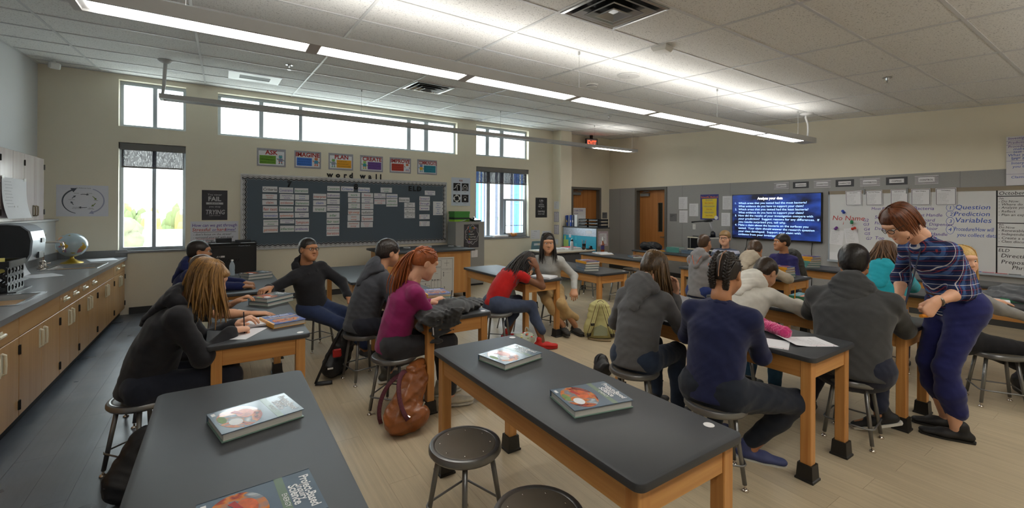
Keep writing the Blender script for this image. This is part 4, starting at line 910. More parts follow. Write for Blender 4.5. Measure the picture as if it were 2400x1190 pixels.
m_.add(V, [(i*4+j, (i+1)*4+j, (i+1)*4+j+1, i*4+j+1) for i in range(5) for j in range(3)]); tag(m_.build('loose_papers', M_paper, smooth=True), 'rumpled papers at the front of the tall grey cabinet top', 'paper')
# teacher desk
t = thing('teacher_desk', 'beige-topped teacher desk with grey modesty panel near the doors', 'desk', (6.48, 7.72, 0)); M_beige = mat('beige_laminate', (214, 206, 190), .4); M_dgrey = mat('desk_grey_metal', (88, 90, 94), .5)
m_ = MB(); m_.rrect(5.81, 7.17, 7.34, 8.10, .728, .76, .03, 3, .004); m_.build('desk_top', M_beige, t, auto=True)
m_ = MB(); m_.box(5.86, 7.12, 7.42, 7.44, .12, .728); m_.build('modesty_panel', M_dgrey, t)
m_ = MB(); m_.box(5.86, 5.90, 7.44, 8.05, .0, .728); m_.build('side_panel', M_dgrey, t); m_ = MB(); m_.box(7.08, 7.12, 7.44, 8.05, 0, .728); m_.build('side_panel', M_dgrey, t)
m_ = MB(); df = Fr((5.87, 7.42, .70), (1, 0, 0), (0, 0, 1)); k = 0
for i in range(26):
    u = i*.048; df.poly(m_, [(u, .0), (u+.024, -.04), (u+.048, 0), (u+.048, .015), (u+.024, -.022), (u, .015)], .001, .003)
m_.build('zigzag_trim', M_blk, t); m_ = MB(); df.box(m_, 0, 1.245, .016, .028, .001, .003); m_.build('trim_band', M_paper, t)
# chair at desk
t = thing('plastic_chair', 'teal-grey plastic school chair behind the teacher desk', 'chair', (6.45, 8.36, 0)); M_teal = mat('teal_grey_plastic', (110, 140, 146), .4)
def chair(t, M, R):
    m_ = MB(); P = []
    for j in range(9):
        z = .45+.40*j/8; w = .21-.05*(j/8)**3; y = .21+.05*j/8
        P.append([(-w, y-.03, z), (-w*.5, y+.01, z), (0, y+.02, z), (w*.5, y+.01, z), (w, y-.03, z)])
    V = [p for r in P for p in r]; F = []
    for j in range(8):
        for i in range(4):
            if j == 6 and i in (1, 2): continue
            F.append((j*5+i, j*5+i+1, (j+1)*5+i+1, (j+1)*5+i))
    m_.add(V, F); m_.add([(x, y+.012, z) for x, y, z in V], [f[::-1] for f in F]); m_.xf(R); m_.build('backrest', M, t, smooth=True)
    m_ = MB(); m_.rrect(-.21, .21, -.20, .22, .435, .455, .06, 4, .006); m_.xf(R); m_.build('seat', M, t, auto=True)
    for sx in (-1, 1):
        m_ = MB(); m_.tube([(sx*.19, -.22, .01), (sx*.18, -.17, .42), (sx*.17, .12, .43)], .011, 8); m_.xf(R); m_.build('leg', M_steel, t, smooth=True)
        m_ = MB(); m_.tube([(sx*.20, .28, .01), (sx*.18, .15, .43), (sx*.17, -.1, .43)], .011, 8); m_.xf(R); m_.build('leg', M_steel, t, smooth=True)
chair(t, M_teal, Matrix.Translation((6.45, 8.36, 0)) @ Matrix.Scale(1.06, 4))
t = thing('plastic_chair', 'pale grey plastic school chair under the table of the girl in red', 'chair', (3.45, 5.15, 0)); chair(t, mat('pale_grey_plastic', (150, 160, 166), .4), Matrix.Translation((3.45, 5.15, 0)) @ Matrix.Rotation(1.9, 4, 'Z') @ Matrix.Scale(.72, 4))
# storage hutch with blue backing
t = thing('storage_hutch', 'grey shelf unit with black top and a turquoise papered side', 'hutch', (7.5, 8.08, 0)); hx0, hx1, hy0, hy1, hz = 7.31, 7.715, 7.46, 8.685, 1.255; M_taupe = mat('taupe_laminate', (150, 144, 134), .5)
m_ = MB(); m_.bbox(hx0, hx1, hy0, hy1, .02, hz-.025, .003); m_.build('carcass', M_taupe, t); m_ = MB(); m_.bbox(hx0-.02, hx1+.01, hy0-.01, hy1, hz-.025, hz, .004); m_.build('hutch_top', M_black, t)
hf = Fr((hx0, hy1, 0), (0, -1, 0), (0, 0, 1)); hw = hy1-hy0
m_ = MB(); hf.box(m_, .02, hw-.0, .4, 1.04, .0005, .003); m_.build('turquoise_paper', mat('turquoise_paper', (40, 165, 195), .6), t); m_ = MB(); hf.box(m_, .02, hw, 1.04, 1.225, .0005, .003); m_.build('silver_border', mat('silver_border', (170, 178, 192), .35, .4, vary=.2, vscale=(30, 30, 30)), t)
m_ = MB(); hf.box(m_, hw-.02, hw, .02, 1.225, .0008, .006); m_.build('black_edge', M_blk, t)
for i, (u, v, w, h, c, lab) in enumerate(((.03, .72, .19, .2, (170, 200, 110), 'green card with a tab pinned on'), (.06, .5, .1, .18, (226, 110, 100), 'coral card pinned low on'), (.24, .98, .08, .08, (226, 230, 236), 'white note pinned high on'), (.34, .93, .07, .09, (60, 180, 205), 'blue sticky note left of its pair on'), (.47, .93, .07, .09, (64, 186, 208), 'blue sticky note right of its pair on'), (.33, .76, .08, .09, (58, 176, 200), 'lower blue sticky note left of its pair on'), (.46, .76, .08, .09, (66, 184, 206), 'lower blue sticky note right of its pair on'), (.86, 1.10, .2, .07, (225, 228, 235), 'white name strip on the silver border of'))):
    m_ = MB(); hf.box(m_, u, u+w, v, v+h, .003, .006); o = tag(m_.build('note_card', mat('note_%d' % i, c, .7)), lab+' the turquoise hutch side', 'note', 'notes on the turquoise hutch')
    if i == 0: m_ = MB(); hf.box(m_, .06, .12, .92, 1.02, .003, .006); m_.build('tab', mat('note_0', c, .7), o)
    if i == 2: m_ = MB(); hf.text(m_, 'nu', .28, 1.0, .03, n=.0065); m_.build('lettering', M_blk, o)
ef = Fr((hx0, hy0, 0), (1, 0, 0), (0, 0, 1)); m_ = MB(); ef.box(m_, .03, .36, .82, 1.17, .001, .003); o = tag(m_.build('notice', mat('pastel_border', (196, 180, 190), .7, vary=.2, vscale=(20, 20, 20))), 'notice with a pastel border on the end of the grey shelf unit', 'notice'); m_ = MB(); ef.box(m_, .08, .31, .87, 1.12, .003, .004); m_.build('sheet', M_paper, o)
m_ = MB()
for r in range(5): ef.text(m_, ['Be on time', 'Be ready', 'Be respectful', 'Work hard', 'Clean up'][r], .10, 1.07-.045*r, .022, align='L', n=.0045)
m_.build('lettering', M_blk, o)
t = thing('hand_soap', 'small brown spray bottle with a white cap beside the shelf unit end', 'bottle', (7.42, 7.38, .0)) if False else None
m_ = MB(); m_.lathe([(.035, 0), (.04, .03), (.04, .15), (.02, .21), (.012, .24)], 16, (6.86, 6.83, .7675)); b = m_.build('bottle_body', mat('amber_orange', (150, 70, 30), .25)); t = thing('spray_bottle', 'amber bottle with rainbow label and white cap, on the open book table', 'bottle', (6.86, 6.83, .7675)); attach(b, t)
m_ = MB(); m_.lathe([(.013, .24), (.013, .29), (.009, .32)], 12, (6.86, 6.83, .7675)); m_.build('cap', M_plast, t); m_ = MB(); m_.lathe([(.0405, .05), (.0405, .14)], 16, (6.86, 6.83, .7675), closed=False); m_.build('label_band', mat('violet_label', (70, 60, 120), .5, vary=.4, vscale=(25, 25, 25)), t)
# binders and trays on the hutch
def book_upright(label, y0, y1, x0, x1, h, c, cat='binder', tilt=0., spine=None):
    t = thing('binder', label, cat, ((x0+x1)/2, (y0+y1)/2, hz), group='binders on the shelf unit')
    R = Matrix.Translation((x0, y1, hz+.001)) @ Matrix.Rotation(tilt, 4, 'X')
    m_ = MB(); m_.box(0, x1-x0, -(y1-y0), -(y1-y0)+.004, 0, h); m_.box(0, x1-x0, -.004, 0, 0, h); m_.box(0, .004, -(y1-y0), 0, 0, h); m_.xf(R); m_.build('cover', mat('binder_%d_%d_%d' % c, c, .4), t)
    m_ = MB(); m_.box(.008, x1-x0-.01, -(y1-y0)+.006, -.006, .008, h-.01); m_.xf(R); m_.build('pages', M_paper, t)
    if spine: m_ = MB(); m_.box(-.0015, 0, -(y1-y0)*.75, -(y1-y0)*.25, h*.35, h*.55); m_.xf(R); m_.build('spine_label', mat('spine_%s' % spine, {'w': (235, 235, 235), 'y': (226, 190, 40)}[spine], .6), t)
    return t
book_upright('navy and yellow leaning binder at the far end of the shelf unit', 8.56, 8.62, 7.38, 7.62, .27, (40, 70, 150), tilt=-.22, spine='y')
book_upright('thin white binder between the navy and blue ones', 8.50, 8.53, 7.36, 7.60, .28, (214, 218, 224))
book_upright('bright blue binder with a white spine label', 8.42, 8.48, 7.36, 7.60, .285, (54, 90, 190), spine='w')
book_upright('grey-blue binder next to the wide white one', 8.34, 8.40, 7.36, 7.60, .285, (84, 96, 130), spine='w')
book_upright('wide white binder with a dark title block', 8.20, 8.31, 7.36, 7.62, .29, (228, 230, 234))
for i, y in enumerate((7.98, 7.62)):
    t = thing('letter_tray', ('black three-tier letter tray beside the wide white binder', 'black three-tier letter tray at the near end of the shelf unit')[i], 'letter tray', (7.5, y, hz), group='letter trays')
    for k in range(3):
        z = hz+.002+.075*k; m_ = MB(); m_.box(7.34, 7.68, y-.15, y+.15, z, z+.006); m_.box(7.34, 7.68, y-.15, y-.144, z, z+.045); m_.box(7.34, 7.68, y+.144, y+.15, z, z+.045); m_.box(7.34, 7.346, y-.15, y+.15, z, z+.03); m_.build('tray', M_crate, t)
    for sx in (7.37, 7.65):
        for sy in (-.147, .147): m_ = MB(); m_.tube([(sx, y+sy, hz+.005), (sx+.02, y+sy, hz+.19)], .006, 6); m_.build('post', M_crate, t)
    m_ = MB(); m_.box(7.37, 7.65, y-.1, y+.11, hz+.009, hz+.018); m_.build('sheets', M_paper, t)
# things on the teacher desk
def sheets(label, x, y, z, w, h, r, th, c=None, cat='paper'):
    m_ = MB(); m_.box(-w/2, w/2, -h/2, h/2, 0, th); m_.xf(Matrix.Translation((x, y, z)) @ Matrix.Rotation(r, 4, 'Z')); return tag(m_.build('paper_sheet', mat('sheet_%d_%d_%d' % c, c, .7) if c else M_paper), label, cat)
sheets('white paper pile with blue edges on the teacher desk', 6.30, 7.82, .761, .42, .3, .15, .03)
sheets('flat white papers on the left end of the teacher desk', 5.98, 7.75, .761, .26, .34, .4, .006)
sheets('pink folder on the teacher desk', 6.86, 7.92, .793, .3, .22, .1, .006, (226, 90, 110), 'folder')
sheets('white paper stack under the pink folder', 6.84, 7.86, .761, .4, .3, .05, .03)
t = thing('pencil_cup', 'black mesh cup full of pens on the teacher desk', 'pencil cup', (7.05, 7.62, .761)); m_ = MB(); m_.lathe([(.04, 0), (.045, .12), (.042, .12), (.038, .005)], 16, (7.05, 7.62, .7615)); m_.build('cup', M_crate, t)
for k, c in enumerate(((220, 60, 40), (40, 70, 160), (230, 150, 40), (30, 30, 30), (60, 130, 70), (210, 80, 50))):
    a = k*1.05; m_ = MB(); m_.tube([(7.05+.015*math.cos(a), 7.62+.015*math.sin(a), .768), (7.05+.05*math.cos(a), 7.62+.05*math.sin(a), .94+.02*(k % 3))], .004, 6); m_.build('pen', mat('pen_%d' % k, c, .4), t)
t = thing('cat_holder', 'small black cat-eared clip holder on the teacher desk', 'desk toy', (6.9, 7.47, .761)); m_ = MB(); m_.ell((6.9, 7.47, .80), (.045, .04, .04), 14, 8); m_.build('head', M_crate, t, smooth=True); m_ = MB()
for s in (-1, 1): m_.lathe([(.014, 0), (.001, .035)], 6, (6.9+s*.026, 7.47, .83))
m_.build('ears', M_crate, t); m_ = MB(); [m_.ell((6.9+s*.018, 7.433, .805), (.008, .004, .008), 8, 5) for s in (-1, 1)]; m_.build('eyes', mat('orange_eye', (230, 120, 40), .4), t)
t = thing('tape_dispenser', 'black tape dispenser at the right end of the teacher desk', 'tape dispenser', (7.08, 7.44, .761)); m_ = MB(); m_.prism([(6.98, 7.41), (7.14, 7.41), (7.14, 7.47), (6.98, 7.47)], .761, .785); m_.tube([(7.09, 7.42, .81), (7.09, 7.46, .81)], .035, 14); m_.build('body', M_crate, t)
t = thing('metal_bottle', 'steel water bottle with black lid on the teacher desk', 'bottle', (6.62, 7.55, .761)); m_ = MB(); m_.lathe([(.036, 0), (.036, .17), (.026, .2)], 18, (6.62, 7.55, .7612)); m_.build('bottle_body', mat('white_steel', (205, 208, 212), .3, .5), t, auto=True); m_ = MB(); m_.lathe([(.027, .2), (.027, .225), (.015, .24)], 14, (6.62, 7.55, .7612)); m_.build('lid', M_crate, t); m_ = MB(); m_.tube([(6.60, 7.55, .99), (6.61, 7.55, 1.02), (6.63, 7.55, 1.02), (6.64, 7.55, .99)], .004, 6); m_.build('loop', M_chr, t)
# document camera stand by the screen
t = thing('document_camera_cart', 'black shelf cart with cream edges carrying a document camera arm', 'cart', (8.95, 5.78, 0)); x0, x1, y0, y1 = 8.72, 9.18, 5.50, 6.05; M_ivory = mat('ivory_edge', (222, 216, 196), .5)
for z in (.45, .80, 1.06): m_ = MB(); m_.box(x0, x1, y0-(.1 if z == .8 else 0), y1, z, z+.028); m_.build('shelf', M_cart, t); m_ = MB(); m_.box(x0-.004, x0, y0-(.1 if z == .8 else 0), y1, z, z+.028); m_.box(x0, x1, y0-(.1 if z == .8 else 0)-.004, y0-(.1 if z == .8 else 0), z, z+.028); m_.build('shelf_edge', M_ivory, t)
for sx in (x0+.02, x1-.02):
    for sy in (y0+.02, y1-.02): m_ = MB(); m_.box(sx-.015, sx+.015, sy-.015, sy+.015, .0, 1.06); m_.build('post', M_cart, t)
m_ = MB(); m_.box(x0+.1, x1, y1-.02, y1-.005, .47, 1.06); m_.build('back_panel', M_cart, t)
t = thing('document_camera', 'black document camera with silver post on the shelf cart', 'document camera', (8.95, 5.62, 1.09))
m_ = MB(); m_.bbox(8.80, 9.1, 5.62, 5.98, 1.0885, 1.105, .004); m_.build('base', M_crate, t); m_ = MB(); m_.tube([(8.95, 5.58, 1.09), (8.95, 5.585, 1.18), (8.95, 5.60, 1.21)], [.055, .05, .03], 12); m_.build('column_foot', M_crate, t, smooth=True)
m_ = MB(); m_.tube([(8.95, 5.60, 1.2), (8.95, 5.66, 1.43)], .016, 10); m_.build('column', mat('silver_post', (205, 205, 205), .3, .6), t, smooth=True)
m_ = MB(); m_.tube([(8.95, 5.60, 1.46), (8.93, 5.72, 1.445), (8.92, 5.80, 1.435), (8.90, 5.98, 1.415), (8.89, 6.06, 1.405)], [.03, .034, .016, .014, .02], 10); m_.build('arm', M_crate, t, smooth=True)
# ================================================================ THINGS ON THE WALLS
INK = {'k': (34, 34, 40), 'r': (196, 60, 50), 'b': (50, 90, 190), 'g': (50, 140, 90), 'o': (214, 100, 50), 'p': (90, 60, 160), 'm': (214, 110, 130)}
INKN = {'k': 'black', 'r': 'red', 'b': 'blue', 'g': 'green', 'o': 'orange', 'p': 'purple', 'm': 'pink'}
def ink(k): return mat('marker_'+INKN[k], INK[k], .7)
M_card = mat('card_white', (232, 232, 236), .75)
# ---- bulletin board
bx0, bx1, bz0, bz1 = .275, 4.197, .925, 2.27
t = thing('bulletin_board', 'wide grey bulletin board with black zigzag border under the robot posters', 'bulletin board', (2.24, YW, bz0))
f = FW(bx0, bz0, .001); w, h = bx1-bx0, bz1-bz0
m_ = MB(); f.box(m_, .02, w-.02, .02, h-.02, 0, .012); m_.build('felt_panel', mat('slate_felt', (92, 104, 116), .9, bump=.3, bscale=900, dist=.0006), t)
for q in ((0, w, 0, .02), (0, w, h-.02, h), (0, .02, .02, h-.02), (w-.02, w, .02, h-.02)): m_ = MB(); f.box(m_, *q, 0, .02); m_.build('frame_rail', mat('board_aluminium', (190, 192, 194), .35, .5), t)
def zig(fr, L, n0, n1, flip=False):
    """one border strip along u from 0 to L, .075 deep, with three nested zigzag bands"""
    mw, mk = MB(), MB(); per = L/round(L/.086)
    k = int(round(L/per))
    pts = [(0, 0)]+[(0, .058)]
    edge = []
    for i in range(k): edge += [(i*per, .058), (i*per+per/2, .082)]
    edge.append((L, .058)); fr.poly(mw, [(0, 0)]+[(L, 0)]+edge[::-1], n0, n0+.001)
    for off, wd in ((.012, .007), (.034, .020)):
        for i in range(k):
            a = [(i*per, off), (i*per+per/2, off+.024), (i*per+per, off)]
            fr.poly(mk, [a[0], a[1], (a[1][0], a[1][1]+wd), (a[0][0], a[0][1]+wd)], n0+.001, n1); fr.poly(mk, [a[1], a[2], (a[2][0], a[2][1]+wd), (a[1][0], a[1][1]+wd)], n0+.001, n1)
    return mw, mk
N_ = (0, -1, 0)
for fr, L in ((Fr(f.p(.02, .02, .012), (1, 0, 0), (0, 0, 1)), w-.04), (Fr(f.p(w-.02, h-.02, .012), (-1, 0, 0), (0, 0, -1)), w-.04), (Fr(f.p(.02, h-.1, .013), (0, 0, -1), (1, 0, 0)), h-.2), (Fr(f.p(w-.02, .1, .013), (0, 0, 1), (-1, 0, 0)), h-.2)):
    mw, mk = zig(fr, L, .0005, .0022); b = mw.build('border_strip', mat('border_grey', (206, 206, 208), .6), t); mk.build('zigzag_print', M_blk, b)
CARDS = [(0.609, 1.957, 0.235, 0.101, 'Criteria', 'k'), (0.606, 1.834, 0.233, 0.09, 'dependent/variable', 'r'), (0.607, 1.728, 0.231, 0.085, 'claim', 'r'), (0.615, 1.602, 0.232, 0.104, 'fair test', 'r'), (0.621, 1.493, 0.233, 0.093, 'representation', 'b'), (0.625, 1.351, 0.235, 0.11, 'communicable/disease', 'g'), (0.621, 1.228, 0.235, 0.112, 'gastrointestinal', 'o'), (0.869, 1.948, 0.233, 0.102, 'Constraints', 'p'), (0.883, 1.832, 0.236, 0.099, 'independent/variable', 'p'), (0.881, 1.729, 0.231, 0.085, 'evidence', 'r'), (0.872, 1.609, 0.234, 0.094, 'Simulation', 'g'), (0.88, 1.493, 0.235, 0.09, 'epidemiology', 'o'), (0.891, 1.392, 0.233, 0.075, 'noncommunicable/disease', 'p'), (0.89, 1.241, 0.234, 0.108, 'infection', 'g'), (1.125, 1.951, 0.233, 0.092, 'Iteration', 'g'), (1.133, 1.83, 0.238, 0.095, 'Control/variable', 'b'), (1.14, 1.723, 0.233, 0.089, 'Explanation', 'g'), (1.134, 1.607, 0.23, 0.095, 'model', 'p'), (1.131, 1.497, 0.238, 0.09, 'Sentinel/case', 'p'), (1.14, 1.359, 0.236, 0.108, 'Symptom', 'r'), (1.135, 1.237, 0.236, 0.108, 'antibiotic', 'p'), (1.444, 1.845, 0.232, 0.105, 'interpret', 'r'), (1.445, 1.725, 0.23, 0.099, 'claim', 'b'), (1.442, 1.604, 0.234, 0.109, 'trend', 'g'), (1.693, 2.007, 0.233, 0.095, 'Constraint', 'g'), (1.691, 1.879, 0.232, 0.091, 'indicators', 'p'), (1.689, 1.752, 0.233, 0.106, 'immune/response', 'p'), (1.688, 1.622, 0.233, 0.108, 'communicable/response', 'p'), (1.687, 1.485, 0.233, 0.106, 'infer', 'g'), (1.686, 1.37, 0.233, 0.102, 'fair test', 'g'), (1.683, 1.25, 0.233, 0.101, 'transform', 'm'), (1.684, 1.14, 0.232, 0.104, 'iteration', 'r'), (1.946, 2.011, 0.237, 0.094, 'Criteria', 'b'), (2.27, 2.003, 0.232, 0.093, 'Kinetic Energy', 'b'), (2.075, 1.901, 0.234, 0.087, 'work', 'g'), (2.079, 1.79, 0.23, 0.096, 'chemical/energy', 'r'), (2.082, 1.67, 0.228, 0.106, 'thermal/energy', 'g'), (2.079, 1.551, 0.23, 0.099, 'light energy', 'o'), (2.074, 1.426, 0.233, 0.117, 'elastic/energy', 'o'), (2.067, 1.294, 0.234, 0.117, 'mechanical/energy', 'r'), (2.337, 1.897, 0.23, 0.09, 'force', 'm'), (2.338, 1.788, 0.232, 0.097, 'electrical/energy', 'p'), (2.338, 1.662, 0.236, 0.114, 'sound/energy', 'm'), (2.337, 1.545, 0.234, 0.101, 'radiation', 'k'), (2.338, 1.419, 0.232, 0.112, 'System', 'r'), (2.326, 1.297, 0.237, 0.108, 'gravitational/potential/energy', 'm'), (2.586, 1.887, 0.237, 0.099, 'elastic/potential energy', 'p'), (2.592, 1.763, 0.23, 0.106, 'electromagnetic/energy', 'm'), (2.719, 2.005, 0.236, 0.102, 'potential/energy', 'g'), (2.838, 1.894, 0.235, 0.085, 'compression', 'b'), (2.839, 1.717, 0.235, 0.165, 'velocity/acceleration', 'g'), (3.105, 1.814, 0.232, 0.096, 'Excuse me;', 'k'), (3.222, 1.703, 0.235, 0.102, 'Where is/the ____?', 'k'), (3.222, 1.588, 0.236, 0.103, 'When can I find/the ____?', 'k'), (3.223, 1.475, 0.236, 0.103, 'How do I get to/the ____?', 'k'), (3.556, 1.851, 0.241, 0.094, 'toward', 'p'), (3.557, 1.746, 0.241, 0.093, 'through', 'p'), (3.557, 1.641, 0.233, 0.095, 'across', 'p'), (3.558, 1.451, 0.237, 0.103, 'to the left/right', 'p'), (3.559, 1.301, 0.237, 0.107, 'to the left/next to/behind', 'p'), (3.68, 1.975, 0.241, 0.097, 'Prepositional/Phrases', 'p'), (3.875, 1.537, 0.24, 0.301, 'before/after/between/near/by/next to', 'b')]
for i, (x, z, cw, ch, tx, k) in enumerate(CARDS):
    tl = random.uniform(-.012, .012); fr = Fr((x, YW-.0145, z), (math.cos(tl), 0, math.sin(tl)), (-math.sin(tl), 0, math.cos(tl)))
    m_ = MB(); fr.box(m_, 0, cw, 0, ch, 0, .0015)
    words_ = tx.replace('/', ' ').replace(';', ',').replace('____?', '').strip()
    lab = 'white card reading "%s" in %s ink on the bulletin board' % (words_, INKN[k])
    if ch > .25: lab = 'tall white card listing six prepositions at the right of the bulletin board'
    o = tag(m_.build('word_card', M_card), lab, 'card', 'word cards on the bulletin board')
    L_ = tx.replace(';', ',').split('/'); n = len(L_); lh = ch*.86/n
    m_ = MB()
    for j, s in enumerate(L_): fr.text(m_, s, cw/2, ch*.93-lh*(j+1)+lh*.22, min(lh*.56, .05), maxw=cw*.92, n=.0024, shear=.12, bold=.004)
    m_.build('lettering', ink(k), o)
    if k == 'p' and tx in ('toward', 'through', 'across', 'to the left/right', 'to the left/next to/behind'): m_ = MB(); fr.text(m_, '#', .02, ch*.55, .025, n=.0024); fr.text(m_, 'q', .02, ch*.2, .025, n=.0024); m_.build('red_lettering', ink('r'), o)
M_felt = mat('black_foam_letter', (30, 31, 34), .7)
def letter(ch, x, z, h, lab, wall_n=.003, bold=.035):
    fr = FW(x, z, wall_n); m_ = MB(); V, F, wid = glyphs(ch, bold, 0); k = h/.70
    n = len(V); P = [fr.p(a*k, b*k, .012) for a, b in V]; m_.add(P, F)
    # side walls from boundary edges
    from collections import Counter
    cnt = Counter(); 
    for q in F:
        for a, b in zip(q, q[1:]+q[:1]): cnt[(a, b)] += 1
    for (a, b) in list(cnt):
        if (b, a) not in cnt: m_.add([fr.p(V[a][0]*k, V[a][1]*k, 0), fr.p(V[b][0]*k, V[b][1]*k, 0), P[b], P[a]], [(0, 1, 2, 3)])
    return tag(m_.build('foam_letter', M_felt), lab, 'letter', 'black letters of the word wall')
xs_ = {'w': 1.69, 'o': 1.845, 'r': 2.0, 'd': 2.09}
for i, (c, x) in enumerate((('w', 1.683), ('o', 1.85), ('r', 2.0), ('d', 2.10))): letter(c, x, 2.276, .10 if c != 'd' else .10, 'black letter %s of "word" standing above the bulletin board' % c)
for i, (c, x, q) in enumerate((('w', 2.302, 'w'), ('a', 2.47, 'a'), ('l', 2.62, 'first l'), ('l', 2.71, 'last l'))): letter(c, x, 2.276, .10, 'black letter %s of "wall" standing above the bulletin board' % q)
letter('7', 1.004, 2.062, .10, 'black numeral 7 on the left of the bulletin board', .018); letter('8', 2.188, 2.056, .105, 'black numeral 8 in the middle of the bulletin board', .018)
for c, x in (('E', 3.313), ('L', 3.41), ('D', 3.50)): letter(c, x, 2.056, .10, 'black letter %s of ELD on the bulletin board' % c, .018)
# ---- six robot posters
def fig(fr, mbs, u, v, s, cols, side=1):
    """little cartoon robot: body, head, arms, legs"""
    a, b, c = cols
    def put(k, *q): fr.box(mbs[k], u+q[0]*s, u+q[1]*s, v+q[2]*s, v+q[3]*s, .003, .0042)
    put(0, -.30, .30, .35, .85); put(1, -.24, .24, .92, 1.30); put(0, -.06, .06, .84, .93)
    put(2, -.22, -.1, .05, .36); put(2, .1, .22, .05, .36); put(1, -.3, -.06, -.04, .07); put(1, .06, .3, -.04, .07)
    put(2, -.46, -.30, .62, .72); put(2, .30, .46, .55, .65); put(1, -.54, -.42, .68, .86); put(1, .42, .54, .44, .58)
    put(2, -.16, -.12, 1.3, 1.42); put(2, .12, .16, 1.3, 1.42); put(3, -.15, -.05, 1.08, 1.18); put(3, .05, .15, 1.08, 1.18)
POST = [('ASK', .519, (110, 160, 50), ['What is the problem?', 'What are possible solutions?', 'What have others done?'], 1, ((130, 140, 170), (60, 160, 170), (190, 80, 50)), 'green'),
        ('IMAGINE', 1.121, (60, 120, 215), ['What are the possibilities?', 'What else can we learn?', 'What is the best solution?'], 1, ((70, 150, 190), (225, 120, 50), (200, 70, 60)), 'blue'),
        ('PLAN', 1.715, (240, 170, 40), ['Is the plan specific?', 'Where should I start?', 'What materials are needed?'], 0, ((150, 155, 175), (110, 170, 80), (70, 150, 190)), 'orange'),
        ('CREATE', 2.309, (110, 70, 150), ['Can I follow my plan?', 'Does it meet the criteria?', 'How can I test it?'], 0, ((60, 150, 160), (140, 190, 70), (225, 150, 50)), 'purple'),
        ('IMPROVE', 2.909, (190, 60, 45), ['What went well?', 'How can it get better?', 'What would we do differently?'], 1, ((235, 235, 240), (225, 120, 60), (90, 140, 200)), 'red'),
        ('COMMUNICATE', 3.509, (40, 140, 165), ['How do I share my idea?', 'What did we learn?', 'Who will it help?'], 0, ((225, 170, 60), (90, 130, 200), (70, 160, 90)), 'teal')]
M_prim = mat('poster_border_grey', (164, 162, 172), .6, vary=.15, vscale=(90, 90, 90))
for name, x, c, lines, right, cols, cn in POST:
    w, h = .459, .321; fr = FW(x, 2.422, .001); m_ = MB(); fr.box(m_, 0, w, 0, h, 0, .002)
    o = tag(m_.build('motivation_poster', M_prim), 'robot poster titled %s with a %s text box above the bulletin board' % (name, cn), 'poster', 'six robot posters')
    m_ = MB(); fr.box(m_, .025, w-.025, .028, h-.045, .002, .003); m_.build('white_field', M_card, o)
    a, b = (.04, .30) if right else (.15, w-.035); m_ = MB(); fr.box(m_, a, b, .045, .195, .003, .0042); m_.build('text_box', mat('poster_'+cn, c, .6), o)
    m_ = MB(); fr.text(m_, name, w/2+(.0 if right else .01), .215, .075, maxw=.41, n=.0045, bold=.03); m_.build('lettering', mat('poster_title_red', (170, 30, 28), .6), o)
    m_ = MB()
    for j, s in enumerate(lines): fr.text(m_, s, a+.015, .158-.045*j, .016, align='L', maxw=b-a-.03, n=.0048)
    m_.build('small_lettering', M_blk, o)
    mbs = [MB(), MB(), MB(), MB()]; fig(fr, mbs, .375 if right else .09, .055, .115, cols)
    for k in range(4): mbs[k].build('robot_print', mat('rb_%s_%d' % (cn, k), (cols+((245, 245, 245),))[k], .6), o)
# ---- reflective cycle
fr = FW(-2.0, 1.525, .001); w, h = .60, .465; fr = FW(-2.085+.07, 1.53, .001); w = .57
m_ = MB(); fr.box(m_, 0, w, 0, h, 0, .0015); o = tag(m_.build('cycle_chart', mat('chart_paper', (226, 226, 234), .7)), 'white chart of "The Reflective Cycle" with two long curved arrows', 'chart')
def arc(mb, fr, cu, cv, ru, rv, a0, a1, w0, w1, n=16, n0=.0015, n1=.0025, head=True):
    P = [(cu+ru*math.cos(math.radians(a0+(a1-a0)*i/n)), cv+rv*math.sin(math.radians(a0+(a1-a0)*i/n))) for i in range(n+1)]
    for i in range(n): fr.stroke(mb, P[i:i+2], w0+(w1-w0)*i/n, n0, n1)
    if head:
        d = Vector((P[-1][0]-P[-2][0], P[-1][1]-P[-2][1])).normalized(); q = Vector((-d.y, d.x)); e = Vector(P[-1]); s = max(w1, .008)*1.6
        fr.poly(mb, [tuple(e-q*s-d*s*.3), tuple(e+d*s*1.5), tuple(e+q*s-d*s*.3)][::1], n0, n1)
m_ = MB(); arc(m_, fr, .255, .225, .19, .185, 255, 115, .008, .022); m_.build('dark_arrow', mat('arrow_slate', (86, 92, 104), .6), o)
m_ = MB(); arc(m_, fr, .33, .235, .19, .185, 70, -72, .012, .018); m_.build('pale_arrow', mat('arrow_lilac', (168, 170, 196), .6), o)
m_ = MB(); fr.text(m_, 'The Reflective Cycle', .29, .415, .014)
for tx, u, v in (('Describe', .36, .34), ('Analyse', .43, .235), ('Identify', .375, .12), ('Next steps', .375, .105), ('Reevaluate and', .225, .13), ('Provide evidence', .225, .113), ('Implement', .165, .245), ('Evaluate', .215, .34)): fr.text(m_, tx, u, v, .011)
m_.build('lettering', M_blk, o)
m_ = MB(); arc(m_, fr, .295, .23, .135, .10, 105, 75, .008, .01, 4); arc(m_, fr, .295, .23, .135, .10, 215, 195, .008, .01, 4); arc(m_, fr, .295, .23, .135, .10, 160, 140, .008, .01, 4); arc(m_, fr, .295, .23, .135, .10, -75, -105, .008, .01, 4); m_.build('grey_arrow', mat('arrow_slate', (86, 92, 104), .6), o)
m_ = MB(); arc(m_, fr, .295, .23, .135, .10, 45, 20, .008, .01, 4); arc(m_, fr, .295, .23, .135, .10, -18, -42, .008, .01, 4); m_.build('olive_arrow', mat('arrow_olive', (120, 138, 60), .6), o)
